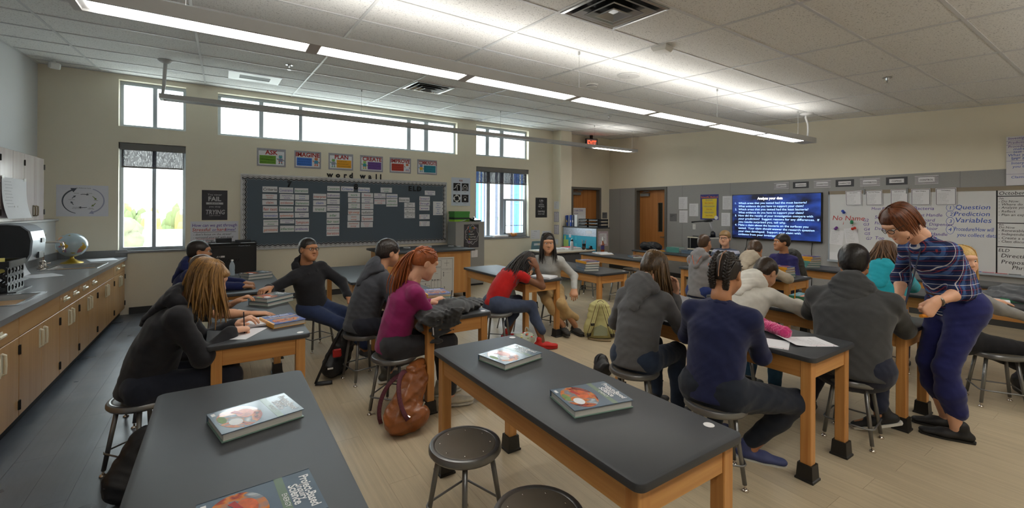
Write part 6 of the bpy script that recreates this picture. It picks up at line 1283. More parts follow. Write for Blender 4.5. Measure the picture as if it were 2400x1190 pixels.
class Sdf:
    def __init__(s): s.p = []; s.clip = []; s.fold = None
    def cone(s, a, b, ra, rb, k=.03, n=None, f=1., sub=False): s.p.append(('c', np.array(a, float), np.array(b, float), ra, rb, k, None if n is None else np.array(n, float)/np.linalg.norm(n), f, sub)); return s
    def chain(s, pts, rs, k=.03, n=None, f=1.):
        for i in range(len(pts)-1): s.cone(pts[i], pts[i+1], rs[i], rs[i+1], k, n, f)
        return s
    def ell(s, c, r, R=None, k=.02, sub=False): s.p.append(('e', np.array(c, float), np.array(r, float), None if R is None else np.array(R, float), k, sub)); return s
    def plane(s, o, n): s.clip.append((np.array(o, float), np.array(n, float)/np.linalg.norm(n))); return s   # removes the side n points to
    def mesh(s, h):
        lo = np.full(3, 1e9); hi = -lo
        for p in s.p:
            if p[-1]: continue
            if p[0] == 'c': r = max(p[3], p[4]); lo = np.minimum(lo, np.minimum(p[1], p[2])-r); hi = np.maximum(hi, np.maximum(p[1], p[2])+r)
            else: r = p[2].max(); lo = np.minimum(lo, p[1]-r); hi = np.maximum(hi, p[1]+r)
        lo = lo-3*h-.012; hi = hi+3*h+.012; n = np.ceil((hi-lo)/h).astype(int)+1
        D = np.full(n, .25, np.float32); G = [lo[i]+h*np.arange(n[i]) for i in range(3)]
        for p in s.p:
            sub = p[-1]
            if p[0] == 'c': _, a, b, ra, rb, k, nn, f, _ = p; m = max(ra, rb)+k+.02+2*h; bl, bh = np.minimum(a, b)-m, np.maximum(a, b)+m
            else: _, c, r, R, k, _ = p; m = r.max()+k+.02+2*h; bl, bh = c-m, c+m
            i0 = np.maximum(np.floor((bl-lo)/h).astype(int), 0); i1 = np.minimum(np.ceil((bh-lo)/h).astype(int)+1, n)
            if (i1 <= i0).any(): continue
            sl = tuple(slice(i0[i], i1[i]) for i in range(3))
            X, Y, Z = np.meshgrid(*[G[i][sl[i]] for i in range(3)], indexing='ij'); P = np.stack([X, Y, Z], -1)
            if p[0] == 'c':
                ab = b-a; L2 = max(ab @ ab, 1e-9); q = P-a; t = np.clip((q @ ab)/L2, 0, 1); q = q-t[..., None]*ab
                sc = 1.
                if nn is not None and f != 1.: qn = q @ nn; q = q+nn*(qn*(1/f-1))[..., None]; sc = min(f, 1.)
                d = (np.sqrt((q*q).sum(-1))-(ra+(rb-ra)*t))*sc
            else:
                q = P-c
                if R is not None: q = q @ R      # columns of R are the local axes
                d = (np.sqrt(((q/r)**2).sum(-1))-1)*r.min()
            cur = D[sl]
            if sub:
                d = -d; hh = np.clip(.5+.5*(d-cur)/k, 0, 1); D[sl] = cur+(d-cur)*hh+k*hh*(1-hh)
            else:
                hh = np.clip(.5+.5*(cur-d)/k, 0, 1); D[sl] = cur+(d-cur)*hh-k*hh*(1-hh)
        if s.clip or s.fold:
            X, Y, Z = np.meshgrid(*G, indexing='ij')
            if s.fold:
                amp, fr, seed = s.fold; rg = np.random.RandomState(seed); acc = np.zeros_like(X)
                for i in range(5):
                    d1 = rg.randn(3); d1 /= np.linalg.norm(d1); d1[2] *= 1.6; d2 = rg.randn(3); d2 /= np.linalg.norm(d2); k = fr*(.6+.25*i)
                    acc += np.abs(np.sin((X*d1[0]+Y*d1[1]+Z*d1[2])*k+1.7*np.sin((X*d2[0]+Y*d2[1]+Z*d2[2])*k*.6)+i))/(1+.4*i)
                D += (amp*(acc-1.6)).astype(np.float32)
            for o, nrm in s.clip:
                D = np.maximum(D, ((X-o[0])*nrm[0]+(Y-o[1])*nrm[1]+(Z-o[2])*nrm[2]).astype(np.float32))
        return surfnet(D, lo, h)
def smooth_vf(V, F, it=1):
    F = np.asarray(F)
    for _ in range(it):
        acc = np.zeros_like(V); c = np.zeros(len(V))
        for i in range(4):
            a, b = F[:, i], F[:, (i+1) % 4]
            np.add.at(acc, a, V[b]); np.add.at(c, a, 1)
        V = V*.5+.5*acc/np.maximum(c, 1)[:, None]
    return V
def raw_mesh(name, parts, mats):
    """parts: list of (V, F, material index)"""
    me = bpy.data.meshes.new(name); off = 0; VV = []; FF = []; MI = []
    for V, F, mi in parts:
        V = np.asarray(V); F = np.asarray(F)
        if len(V) == 0: continue
        VV.append(V); FF.append(F+off); off += len(V); MI.append(np.full(len(F), mi))
    V = np.concatenate(VV); F = np.concatenate(FF); MI = np.concatenate(MI)
    nf = len(F); me.vertices.add(len(V)); me.vertices.foreach_set('co', V.astype(np.float32).ravel())
    me.loops.add(nf*4); me.loops.foreach_set('vertex_index', F.astype(np.int32).ravel())
    me.polygons.add(nf); me.polygons.foreach_set('loop_start', np.arange(0, nf*4, 4, dtype=np.int32)); 
    try: me.polygons.foreach_set('loop_total', np.full(nf, 4, np.int32))
    except Exception: pass
    for m in (mats if isinstance(mats, (list, tuple)) else [mats]): me.materials.append(m)
    me.polygons.foreach_set('material_index', MI.astype(np.int32)); me.polygons.foreach_set('use_smooth', np.ones(nf, bool))
    me.update(calc_edges=True); me.validate(verbose=False); return me
def add_child(name, me, parent):
    o = bpy.data.objects.new(name, me); C.objects.link(o); attach(o, parent); return o
def unit(v): v = np.asarray(v, float); return v/max(np.linalg.norm(v), 1e-9)
def rot(axis, deg):
    axis = unit(axis); a = math.radians(deg); K = np.array([[0, -axis[2], axis[1]], [axis[2], 0, -axis[0]], [-axis[1], axis[0], 0]])
    return np.eye(3)+math.sin(a)*K+(1-math.cos(a))*K@K
def ik(a, c, l1, l2, pole):
    """two-bone chain from a to c; returns mid joint and reachable end"""
    a, c = np.asarray(a, float), np.asarray(c, float); d = c-a; L = np.linalg.norm(d); mx = (l1+l2)*.995
    if L > mx: c = a+d/L*mx; d = c-a; L = mx
    u = d/L; x = (l1*l1-l2*l2+L*L)/(2*L); hgt = math.sqrt(max(l1*l1-x*x, 0)); p = np.asarray(pole, float); p = p-u*(p@u); p = unit(p)
    return a+u*x+p*hgt, c
# ---- materials for people
def skin(name, c): return mat('skin_'+name, c, .5, spec=.4, vary=.05, vscale=(25, 25, 25), coord='World')
def cloth(name, c, vary=.1, rough=.85, bump=.35, bscale=220): return mat('cloth_'+name, c, rough, spec=.25, vary=vary, vscale=(18, 18, 18), bump=bump, bscale=bscale, sheen=.15, dist=.0015, coord='World')
def hair_mat(name, c1, c2, rough=.38):
    if 'hair_'+name in MATS: return MATS['hair_'+name]
    m = bpy.data.materials.new('hair_'+name); m.use_nodes = True; N = m.node_tree.nodes; L = m.node_tree.links; b = N.get('Principled BSDF')
    g = N.new('ShaderNodeNewGeometry'); mp = N.new('ShaderNodeMapping'); mp.inputs['Scale'].default_value = (160, 160, 14); L.new(g.outputs['Position'], mp.inputs[0])
    n = N.new('ShaderNodeTexNoise'); n.inputs['Scale'].default_value = 1; n.inputs['Detail'].default_value = 3; L.new(mp.outputs[0], n.inputs['Vector'])
    ad = N.new('ShaderNodeMath'); ad.operation = 'MULTIPLY_ADD'; L.new(g.outputs['Random Per Island'], ad.inputs[0]); ad.inputs[1].default_value = .7; L.new(n.outputs[0], ad.inputs[2])
    mr = N.new('ShaderNodeMapRange'); mr.inputs[1].default_value = .35; mr.inputs[2].default_value = 1.1; L.new(ad.outputs[0], mr.inputs[0])
    mx = N.new('ShaderNodeMix'); mx.data_type = 'RGBA'; mx.inputs[6].default_value = lin(c1); mx.inputs[7].default_value = lin(c2); L.new(mr.outputs[0], mx.inputs[0]); L.new(mx.outputs[2], b.inputs['Base Color'])
    b.inputs['Roughness'].default_value = rough; b.inputs['Specular IOR Level'].default_value = .45
    bp = N.new('ShaderNodeBump'); bp.inputs['Strength'].default_value = .5; bp.inputs['Distance'].default_value = .002; L.new(n.outputs[0], bp.inputs['Height']); L.new(bp.outputs[0], b.inputs['Normal'])
    MATS['hair_'+name] = m; return m
M_eye = mat('eye_white', (225, 222, 216), .25); M_iris = mat('eye_iris', (48, 34, 26), .2); M_lip = {}
# ---- hands
_HAND = {}
def hand_mesh(pose, side):
    """right hand in local axes: x along the fingers, y to the thumb side, z out of the back; left is mirrored"""
    key = (pose, side)
    if key in _HAND: return _HAND[key]
    s = Sdf()
    s.cone((-.03, 0, 0), (.0, 0, 0), .024, .025, .015, (0, 0, 1), .8)
    s.cone((.0, .012, 0), (.075, .022, 0), .022, .021, .018, (0, 0, 1), .62).cone((.0, -.012, 0), (.072, -.024, 0), .022, .019, .018, (0, 0, 1), .62).cone((.02, 0, 0), (.08, 0, .002), .024, .022, .018, (0, 0, 1), .6)
    curl = {'flat': (8, 10, 8), 'relax': (25, 35, 25), 'grip': (55, 75, 50), 'fist': (75, 95, 60)}[pose]
    for i, (y, L, r) in enumerate(((.030, .072, .0092), (.010, .080, .0096), (-.011, .074, .0092), (-.030, .058, .0082))):
        p = np.array((.078-.004*abs(i-1), y, .0)); ang = 0.; spread = {'flat': (7, 2, -3, -9)}.get(pose, (4, 1, -2, -5))[i]
        if pose == 'grip' and i == 0: cu = (35, 55, 30)
        else: cu = curl
        seg = (L*.42, L*.32, L*.26)
        for j in range(3):
            ang += cu[j]; d = rot((0, 0, 1), spread) @ np.array((math.cos(math.radians(ang)), 0, -math.sin(math.radians(ang))))
            q = p+d*seg[j]; s.cone(p, q, r*(1-.07*j), r*(.93-.07*j), .004); p = q
    th = {'flat': ((.02, .03, -.004), (.05, .058, -.008), (.078, .07, -.01)), 'relax': ((.02, .03, -.006), (.05, .05, -.02), (.08, .048, -.03)), 'grip': ((.02, .03, -.008), (.055, .04, -.03), (.085, .03, -.045)), 'fist': ((.02, .028, -.01), (.055, .03, -.035), (.07, .005, -.045))}[pose]
    s.cone((.012, .02, -.004), th[0], .016, .014, .01).cone(th[0], th[1], .0135, .0115, .006).cone(th[1], th[2], .0112, .009, .005)
    V, F = s.mesh(.0042); V = smooth_vf(V, F, 1)
    if side == 'L': V = V*np.array((1, -1, 1)); F = np.asarray(F)[:, ::-1]
    _HAND[key] = (V, F); return V, F
def place_hand(w, d, back, pose, side, sc):
    """d: finger direction, back: direction out of the back of the hand"""
    x = unit(d); z = unit(np.asarray(back, float)-x*(np.asarray(back, float)@x)); y = np.cross(z, x)
    V, F = hand_mesh(pose, side); R = np.stack([x, y, z], 1)*sc
    # right hand, back up, fingers forward: thumb must point to the body's left (= +y here)
    return V @ R.T+w, F
# ---- head
_HEADS = {}
def head_mesh(fat=1., h=.0046):
    key = (fat, h)
    if key in _HEADS: return _HEADS[key]
    s = Sdf()   # x forward, y left, z up; origin mid-head
    s.ell((-.012, 0, .028), (.098, .0775, .088)).ell((.022, 0, -.042), (.070, .060*fat, .078), k=.03)
    s.ell((.052, 0, -.098), (.030, .026*fat, .020), k=.03)
    for sy in (-1, 1):
        s.ell((.05, sy*.036, -.03), (.036, .030*fat, .034), k=.025); s.ell((-.008, sy*.077, -.012), (.020, .010, .031), k=.006); s.ell((-.004, sy*.086, -.010), (.008, .006, .016), k=.006, sub=True)
        s.ell((.095, sy*.031, .004), (.016, .017, .011), k=.014, sub=True); s.cone((.072, sy*.012, -.095), (.05, sy*.052, -.055), .02, .02, .03)
    s.ell((.070, 0, .030), (.026, .048, .016), k=.02)
    s.cone((.086, 0, .004), (.104, 0, -.030), .008, .0125, .012); s.ell((.094, .010, -.035), (.011, .008, .008), k=.006).ell((.094, -.010, -.035), (.011, .008, .008), k=.006)
    s.ell((.083, 0, -.062), (.014, .023, .0065), k=.006).ell((.082, 0, -.073), (.013, .019, .0065), k=.005)
    s.cone((-.028, 0, -.05), (-.045, 0, -.15), .052, .054, .03)
    V, F = s.mesh(h); V = smooth_vf(V, F, 1); _HEADS[key] = (V, F); return V, F
def strands(lines, r0, r1, n=5, taper=.35):
    """tubes along polylines; returns V, F (quads)"""
    VV = []; FF = []; off = 0
    for P in lines:
        P = np.asarray(P, float); m = len(P); T = np.gradient(P, axis=0); T /= np.maximum(np.linalg.norm(T, axis=1), 1e-9)[:, None]
        up = np.array((.3, .2, .93)); U = np.cross(T, up); U /= np.maximum(np.linalg.norm(U, axis=1), 1e-6)[:, None]; Wv = np.cross(T, U)
        rr = np.interp(np.linspace(0, 1, m), [0, .15, .7, 1], [r0*.8, r0, r0*.9, r1])
        a = 2*PI*np.arange(n)/n
        V = P[:, None]+rr[:, None, None]*(U[:, None]*np.cos(a)[None, :, None]+Wv[:, None]*np.sin(a)[None, :, None]); VV.append(V.reshape(-1, 3))
        i = np.arange(m-1)[:, None]*n; k = np.arange(n)[None]; k2 = (k+1) % n
        FF.append((np.stack([i+k, i+k2, i+n+k2, i+n+k], -1).reshape(-1, 4)+off)); off += m*n
    return np.concatenate(VV), np.concatenate(FF)
def bez(p, n=8):
    p = [np.asarray(q, float) for q in p]; t = np.linspace(0, 1, n)[:, None]
    if len(p) == 3: return (1-t)**2*p[0]+2*t*(1-t)*p[1]+t*t*p[2]
    return (1-t)**3*p[0]+3*t*(1-t)**2*p[1]+3*t*t*(1-t)*p[2]+t**3*p[3]
# ---------------------------------------------------------------- figure builder
Z3 = np.array((0, 0, 1.))
def hairstyle(kind, col, Wd, hs, rng, **kw):
    """returns list of (V, F) in world space. Wd maps head-local points (metres for an average head) to the world"""
    out = []
    s = Sdf()
    th = kw.get('th', 0.)
    s.ell((-.016, 0, .034), (.104+th, .0835+th, .090+th)).ell((-.045, 0, -.015), (.070+th, .072+th, .070), k=.02)
    if kw.get('fringe'): s.ell((.062, 0, .055), (.04, .062, .034), k=.015)
    s.ell((.100, 0, -.035), (.062, .090, kw.get('brow', .082)), k=.012, sub=True)
    if kind in ('short', 'fade', 'pony', 'braids', 'micro'):
        for sy in (-1, 1): s.ell((.012, sy*.09, -.035), (.038, .026, .048), k=.01, sub=True)
        s.plane((-.06, 0, kw.get('nape', -.062)), (.35, 0, -1))
    else: s.plane((-.06, 0, -.10), (.1, 0, -1))
    s.fold = (kw.get('fuzz', .0012), 260, 3)
    V, F = s.mesh(.0055); out.append((Wd(V), F))
    def scalp(az, po, k=1.): # az from the face (deg), po from the crown (deg)
        a, p = math.radians(az), math.radians(po); return np.array((-.016+.106*k*math.sin(p)*math.cos(a), .086*k*math.sin(p)*math.sin(a), .034+.092*k*math.cos(p)))
    lines = []
    if kind == 'long':
        n = kw.get('n', 150); L = kw['L']; drape = np.asarray(kw.get('drape', (0, 0, 0)), float); sp = kw.get('spread', .03)
        for i in range(n):
            az = rng.uniform(*kw.get('az', (55, 305))); j = rng.normal(0, 1, 3)
            p0, p1, p2 = Wd(scalp(az, 6+rng.uniform(0, 18), 1.0)), Wd(scalp(az, 55, 1.03)), Wd(scalp(az, 95, 1.06+.05*rng.rand()))
            ll = L*rng.uniform(.72, 1.05); e = p2-Z3*ll+drape*ll+np.array((j[0], j[1], 0))*sp
            m = p2-Z3*ll*.45+drape*ll*.25+np.array((j[0], j[1], 0))*sp*.5
            lines.append(np.concatenate([bez((p0, (p0+p1)/2+(p1-Wd(np.zeros(3)))*.12, p1), 4)[:-1], bez((p1, p2, m, e), 8)]))
        out.append(strands(lines, kw.get('r', .0075), .0015))
    if kind == 'bob':
        for i in range(kw.get('n', 170)):
            az = rng.uniform(42, 318); j = rng.normal(0, 1, 3); sgn = 1 if az < 180 else -1; back = abs(az-180) < 70
            p0, p1 = Wd(scalp(az if back else (az*.6+sgn*20 if sgn > 0 else 360-((360-az)*.6+20)), 8+rng.uniform(0, 22), 1.02)), Wd(scalp(az, 58, 1.06))
            p2 = Wd(scalp(az, 95, 1.10+.05*rng.rand())); tip = scalp(az, 118, 1.0+.06*rng.rand()); tip[2] = rng.uniform(*kw.get('tip', (-.105, -.06))); 
            if not back: tip[0] += .01
            e = Wd(tip); lines.append(np.concatenate([bez((p0, (p0+p1)/2+(p1-Wd(np.zeros(3)))*.1, p1), 4)[:-1], bez((p1, p2, e), 6)]))
        out.append(strands(lines, .008, .0015))
    if kind == 'pony':
        root = Wd(np.array((-.125, 0, kw.get('tz', .035)))); L = kw['L']; dr = np.asarray(kw['drape'], float)
        for i in range(60):   # hair combed back to the tie
            az = rng.uniform(20, 340); p0 = Wd(scalp(az, rng.uniform(15, 75), 1.02)); p1 = Wd(scalp(180+(az-180)*.45, 60, 1.04)); lines.append(bez((p0, p1, root), 6))
        for i in range(90):
            j = rng.normal(0, 1, 3); e = root-Z3*L*rng.uniform(.75, 1.05)+dr*L+np.array((j[0], j[1], j[2]*.3))*.028; m = root+unit(dr-Z3*.2)*.09+j*.012
            lines.append(bez((root+j*.006, m, (m+e)/2+j*.022+dr*.04, e), 9))
        out.append(strands(lines, .0065, .0012))
        s2 = Sdf(); s2.ell((0, 0, 0), (.02, .02, .02)); V, F = s2.mesh(.005); out.append((V+root, F))
    if kind == 'micro':       # many thin braids
        L = kw['L']; dr = np.asarray(kw['drape'], float)
        for i in range(kw.get('n', 110)):
            az = rng.uniform(60, 300); po = rng.uniform(5, 85); j = rng.normal(0, 1, 3); p0 = Wd(scalp(az, po, 1.0)); p1 = Wd(scalp(180+(az-180)*.8, min(po+45, 105), 1.14)); ll = L*rng.uniform(.7, 1.05)
            e = p1-Z3*ll+dr*ll+np.array((j[0], j[1], 0))*.05; m = p1-Z3*ll*.4+dr*ll*.6+np.array((j[0], j[1], 0))*.02; lines.append(bez((p0, p1, m, e), 10))
        out.append(strands(lines, .0052, .003))
    if kind == 'braids':      # two plaits
        for sy in (-1, 1):
            path = [scalp(180-sy*28 if sy > 0 else 180+28, 20), scalp(180-sy*32, 60, 1.06), scalp(180-sy*30, 100, 1.1)]
            path = [Wd(np.array((-.05, sy*.032, .112))), Wd(np.array((-.105, sy*.040, .07))), Wd(np.array((-.128, sy*.044, .01))), Wd(np.array((-.112, sy*.042, -.045))), Wd(np.array((-.085, sy*.036, -.095)))]
            end = path[-1]-Z3*kw.get('L', .12)+np.asarray(kw.get('drape', (0, 0, 0)))*.1; P = np.concatenate([bez(path[:4], 9)[:-1], bez((path[3], path[4], end), 7)])
            for k in range(3):
                q = []; 
                for i in range(len(P)*3):
                    t = i/(len(P)*3-1)*(len(P)-1); a = int(min(t, len(P)-2)); b = P[a]+(P[a+1]-P[a])*(t-a); T = unit(P[a+1]-P[a]); U = unit(np.cross(T, Wd(np.array((-1., 0, 0)))-Wd(np.zeros(3)))); V_ = np.cross(T, U); ph = i*.75+k*2*PI/3; q.append(b+U*.014*math.sin(ph)+V_*.008*math.sin(2*ph))
                lines.append(np.array(q))
        out.append(strands(lines, .0125, .006, 6))
        ln = []
        for sy in (-1, 1):
            for i in range(26): az = rng.uniform(20, 160); p0 = Wd(scalp(sy*az, rng.uniform(8, 80), 1.01)); p1 = Wd(np.array((-.11, sy*.045, rng.uniform(-.06, .07)))); ln.append(bez((p0, (p0+p1)/2+(p0-Wd(np.zeros(3)))*.12, p1), 6))
        out.append(strands(ln, .0065, .004))
    return out
def person(label, hip, yaw, sc=1., lean=14., side=0., twist=0., wide=1., head=(10, 0, 0), hoff=(0, 0, 0), R=None, L=None, RA=None, LA=None, Rk=None, Lk=None, toes=None,
           skin_c=(196, 140, 105), skin_n='mid', top=None, topstyle='hoodie', pants=None, shoe=None, hair=None, hairkind='short', hairkw=None, glasses=False, face=True, seed=1, near=True, bare_ankle=False, hood=True, sole=None, fat=1., cuff=None, flare=1., collar=None):
    rng = np.random.RandomState(seed); hs = sc
    a = math.radians(yaw); f = np.array((math.cos(a), math.sin(a), 0)); l = np.array((-f[1], f[0], 0))
    P = np.asarray(hip, float)
    def sp(k): return unit(Z3*math.cos(math.radians(lean*k))+f*math.sin(math.radians(lean*k))+l*math.sin(math.radians(side)))
    s1, s2, s3 = sp(.6), sp(1.), sp(1.4)
    Wst = P+s1*.165*sc; Ch = Wst+s2*.165*sc; Nk = Ch+s3*.15*sc
    T = rot(Z3, twist); f2, l2 = T @ f, T @ l; fb = unit(f2-s3*(f2@s3)); l2 = unit(l2-s3*(l2@s3))
    Sh = {'L': Nk-s3*.062*sc+l2*.152*sc*wide, 'R': Nk-s3*.062*sc-l2*.152*sc*wide}
    # head
    hp, hy, hr = head; hf = rot(Z3, hy) @ unit(np.array((f2[0], f2[1], 0))); hl = np.cross(Z3, hf); Rm = rot(hl, hp); hf = Rm @ hf; hu = Rm @ Z3
    if hr: Rr = rot(hf, hr); hl = Rr @ hl; hu = Rr @ hu
    nd = unit(s3*.5+hu*.7); Hc = Nk+nd*.125*sc+hu*.065*sc+hf*.02*sc+np.asarray(hoff, float)
    HR = np.stack([hf, hl, hu], 1)
    Wd = lambda p: (np.asarray(p) @ HR.T)*hs+Hc
    # limbs
    ua, fa = .275*sc, .245*sc; J = {}
    for sd, A in (('R', R), ('L', L)):
        A = A or {}; sgn = -1 if sd == 'R' else 1
        w = np.asarray(A.get('w', P+f*.40*sc+l*sgn*.14*sc+Z3*.25), float); pole = A.get('pole', -f*.5+l*sgn*.6-Z3*.9)
        e, w = ik(Sh[sd], w, ua, fa, pole); d = A.get('d'); d = unit(w-e) if d is None else unit(d); J[sd] = (Sh[sd], e, w, d, A.get('back', Z3), A.get('hand', 'relax'))
    th, sh = .415*sc, .40*sc; G = {}
    for sd, A, K in (('R', RA, Rk), ('L', LA, Lk)):
        sgn = -1 if sd == 'R' else 1; h0 = P+l*sgn*.085*sc*wide-Z3*.01
        an = np.asarray(A if A is not None else P+f*.36*sc+l*sgn*.11*sc-Z3*(P[2]-.085), float); k, an = ik(h0, an, th, sh, K if K is not None else f+Z3*.4); G[sd] = (h0, k, an)
    M_sk = skin(skin_n, skin_c); cl = cloth
    parts = []
    # body under the clothes, one mesh with head and hands
    b = Sdf(); n_ = fb
    b.cone(P, Wst, .115*sc, .105*sc, .03, f, .75).cone(Wst, Ch, .105*sc, .12*sc, .03, fb, .72).cone(Ch, Nk-s3*.05*sc, .12*sc, .075*sc, .04, fb, .72).cone(Sh['L']*.8+Nk*.2, Sh['R']*.8+Nk*.2, .042*sc, .042*sc, .03)
    b.cone(Nk-s3*.03*sc, Wd((-.03, 0, -.06)), .056*sc, .050*sc, .03)
    for sd in 'RL':
        s0, e, w, d, bk, hp_ = J[sd]; b.cone(s0, e, .043*sc, .036*sc, .02).cone(e, e+(w-e)*.4, .037*sc, .036*sc, .02).cone(e+(w-e)*.4, w, .036*sc, .0225*sc, .02)
        h0, k, an = G[sd]; b.cone(h0, k, .072*sc, .05*sc, .03).cone(k, k+(an-k)*.35, .05*sc, .05*sc, .03).cone(k+(an-k)*.35, an, .05*sc, .034*sc, .03)
        tv = toes[0 if sd == 'R' else 1] if toes else f; tv = unit(tv); b.cone(an-Z3*.045*sc-tv*.02, an-Z3*.06*sc+tv*.13*sc, .03*sc, .022*sc, .02)
    V, F = b.mesh(.0115); parts.append((smooth_vf(V, F, 1), F, 0))
    V, F = head_mesh(fat, .0044 if face else .0062); parts.append((Wd(V), F, 0))
    for sd in 'RL':
        s0, e, w, d, bk, hp_ = J[sd]
        if hp_: V, F = place_hand(w, d, bk, hp_, sd, sc*1.03); parts.append((V, F, 0))
    body = bpy.data.objects.new('person', raw_mesh('person', parts, [M_sk])); C.objects.link(body); tag(body, label, 'person', 'people in the classroom')
    # ---- top garment
    M_top = top if not isinstance(top, tuple) else cl('%d_%d_%d' % top, top); hres = .0085 if near else .0115
    t = Sdf(); loose = {'hoodie': 1.12, 'sweater': 1.04, 'tee': 1.0, 'shirt': 1.03}[topstyle]*wide; low = {'hoodie': .045, 'sweater': .03, 'tee': .0, 'shirt': .0}[topstyle]*sc
    t.cone(P-s1*low, Wst, .146*sc*loose, .134*sc*loose, .04, f, .84).cone(Wst, Ch, .132*sc*loose, .146*sc*loose, .04, fb, .74).cone(Ch, Nk-s3*.075*sc, .146*sc*loose, .095*sc*loose, .04, fb, .74)
    t.cone(Sh['L'], Nk-s3*.03*sc, .058*sc, .062*sc, .035).cone(Sh['R'], Nk-s3*.03*sc, .058*sc, .062*sc, .035)
    for sd in 'RL':
        s0, e, w, d, bk, hp_ = J[sd]; A = (R if sd == 'R' else L) or {}; cut = A.get('sleeve', 1.)
        q = {'hoodie': (.060, .056, .042), 'sweater': (.055, .050, .037), 'tee': (.058, .058, .05), 'shirt': (.057, .053, .05)}[topstyle]
        if topstyle == 'tee': t.cone(s0, s0+(e-s0)*A.get('sleeve', .75), q[0]*sc, q[1]*sc, .03)
        else:
            t.cone(s0, e, q[0]*sc, q[1]*sc, .05); wc = e+(w-e)*(.93*cut); t.cone(e, wc, q[1]*sc, (q[1]+(q[2]-q[1])*cut)*sc, .03)
            if topstyle == 'hoodie' or cut < .9: t.cone(wc-(w-e)*.12, wc-(w-e)*.05, (q[2]+.006+.012*(1-cut))*sc, (q[2]+.004+.012*(1-cut))*sc, .012)
            if cut >= .9: t.plane(w-unit(w-e)*.012*sc, np.zeros(3)) if False else None
    t.plane(P-s1*(.045*sc+low*.6), -s1)
    t.fold = (.0036 if topstyle != 'tee' else .0026, 30, seed); V, F = t.mesh(hres); V = smooth_vf(V, F, 1)
    garment = add_child({'hoodie': 'hoodie' if hood else 'jacket', 'sweater': 'sweater', 'tee': 't_shirt', 'shirt': 'shirt'}[topstyle], raw_mesh('top', [(V, F, 0)], [M_top]), body)
    if topstyle == 'hoodie' and hood:
        h_ = Sdf(); bk_ = -fb; c0 = Nk+bk_*.055*sc
        h_.cone(c0+l2*.075*sc+s3*.0, c0-l2*.075*sc, .045*sc, .045*sc, .03); h_.cone(c0+bk_*.045*sc, c0+bk_*.075*sc-s3*.15*sc, .115*sc, .055*sc, .04, bk_, .42)
        for sg in (-1, 1): h_.cone(c0+l2*sg*.085*sc, Nk+fb*.075*sc+l2*sg*.045*sc-s3*.05*sc, .042*sc, .026*sc, .03)
        h_.ell(c0+s3*.03*sc+fb*.02*sc, (.06*sc, .06*sc, .05*sc), k=.03, sub=True); h_.fold = (.004, 45, seed+5); V, F = h_.mesh(hres); V = smooth_vf(V, F, 1); add_child('hood', raw_mesh('hood', [(V, F, 0)], [M_top]), garment)
    else:
        c_ = Sdf(); M_col = collar or M_top
        for k in range(10):
            a0, a1 = 2*PI*k/10, 2*PI*(k+1)/10; c0 = Nk-s3*.0*sc; r_ = .066*sc
            p0, p1 = (c0+fb*math.cos(q)*r_+l2*math.sin(q)*r_*1.05-s3*(.028*(1+math.cos(q))/2)*sc for q in (a0, a1)); c_.cone(p0, p1, .015*sc, .015*sc, .01)
        V, F = c_.mesh(.007); add_child('collar', raw_mesh('collar', [(V, F, 0)], [M_col]), garment)
    # ---- trousers
    M_p = pants if not isinstance(pants, tuple) else cl('%d_%d_%d' % pants, pants, .12, .9, .25, 400)
    p = Sdf(); p.cone(P+l*.05*sc, P-l*.05*sc, .128*sc*wide, .128*sc*wide, .05, f, .92).cone(P, Wst-s1*.04, .125*sc*wide, .122*sc*wide, .04, f, .80)
    for sd in 'RL':
        h0, k, an = G[sd]; p.cone(h0, k, .094*sc*wide, .066*sc, .045).cone(k, k+(an-k)*.4, .066*sc, .060*sc*flare, .03).cone(k+(an-k)*.4, an+Z3*(.035 if not bare_ankle else .11)*sc, .060*sc*flare, .050*sc*flare, .03)
    p.fold = (.0035, 36, seed+9)
    V, F = p.mesh(.0095 if near else .0125); V = smooth_vf(V, F, 1); add_child('trousers', raw_mesh('trousers', [(V, F, 0)], [M_p]), body)
    # ---- shoes
    M_s = shoe if not isinstance(shoe, tuple) else mat('shoe_%d_%d_%d' % shoe, shoe, .6, vary=.1, vscale=(30, 30, 30)); M_so = mat('sole_%d_%d_%d' % (sole or (210, 206, 198)), sole or (210, 206, 198), .6)
    for i, sd in enumerate('RL'):
        h0, k, an = G[sd]; tv = unit(toes[i] if toes else f); sv = np.cross(Z3, tv); sv = unit(sv); uv = unit(np.cross(tv, sv)); zz = an-uv*.085*sc+uv*.012
        s_ = Sdf(); s_.cone(zz-tv*.055*sc+uv*.028*sc, zz+tv*.06*sc+uv*.026*sc, .036*sc, .042*sc, .02, uv, .8).cone(zz+tv*.06*sc+uv*.024*sc, zz+tv*.15*sc+uv*.018*sc, .042*sc, .036*sc, .02, uv, .55).cone(zz-tv*.03*sc+uv*.045*sc, zz-tv*.025*sc+uv*.085*sc, .037*sc, .038*sc, .02)
        s_.plane(zz+uv*.004, -uv); V, F = s_.mesh(.0065); so = add_child('shoe', raw_mesh('shoe', [(V, F, 0)], [M_s]), body)
        m_ = MB(); pts = [(-.095, .0), (-.085, .028), (-.03, .036), (.06, .044), (.13, .040), (.175, .022), (.185, 0), (.175, -.022), (.13, -.040), (.06, -.044), (-.03, -.036), (-.085, -.028)]
        n2 = len(pts); V2 = [tuple(zz+tv*u*sc+sv*v*sc+uv*zv) for zv in (-.012, .006) for u, v in pts]; m_.add(V2, [tuple(range(n2))[::-1], tuple(range(n2, 2*n2))]+[(q, (q+1) % n2, n2+(q+1) % n2, n2+q) for q in range(n2)]); so2 = m_.build('sole', M_so); attach(so2, so)
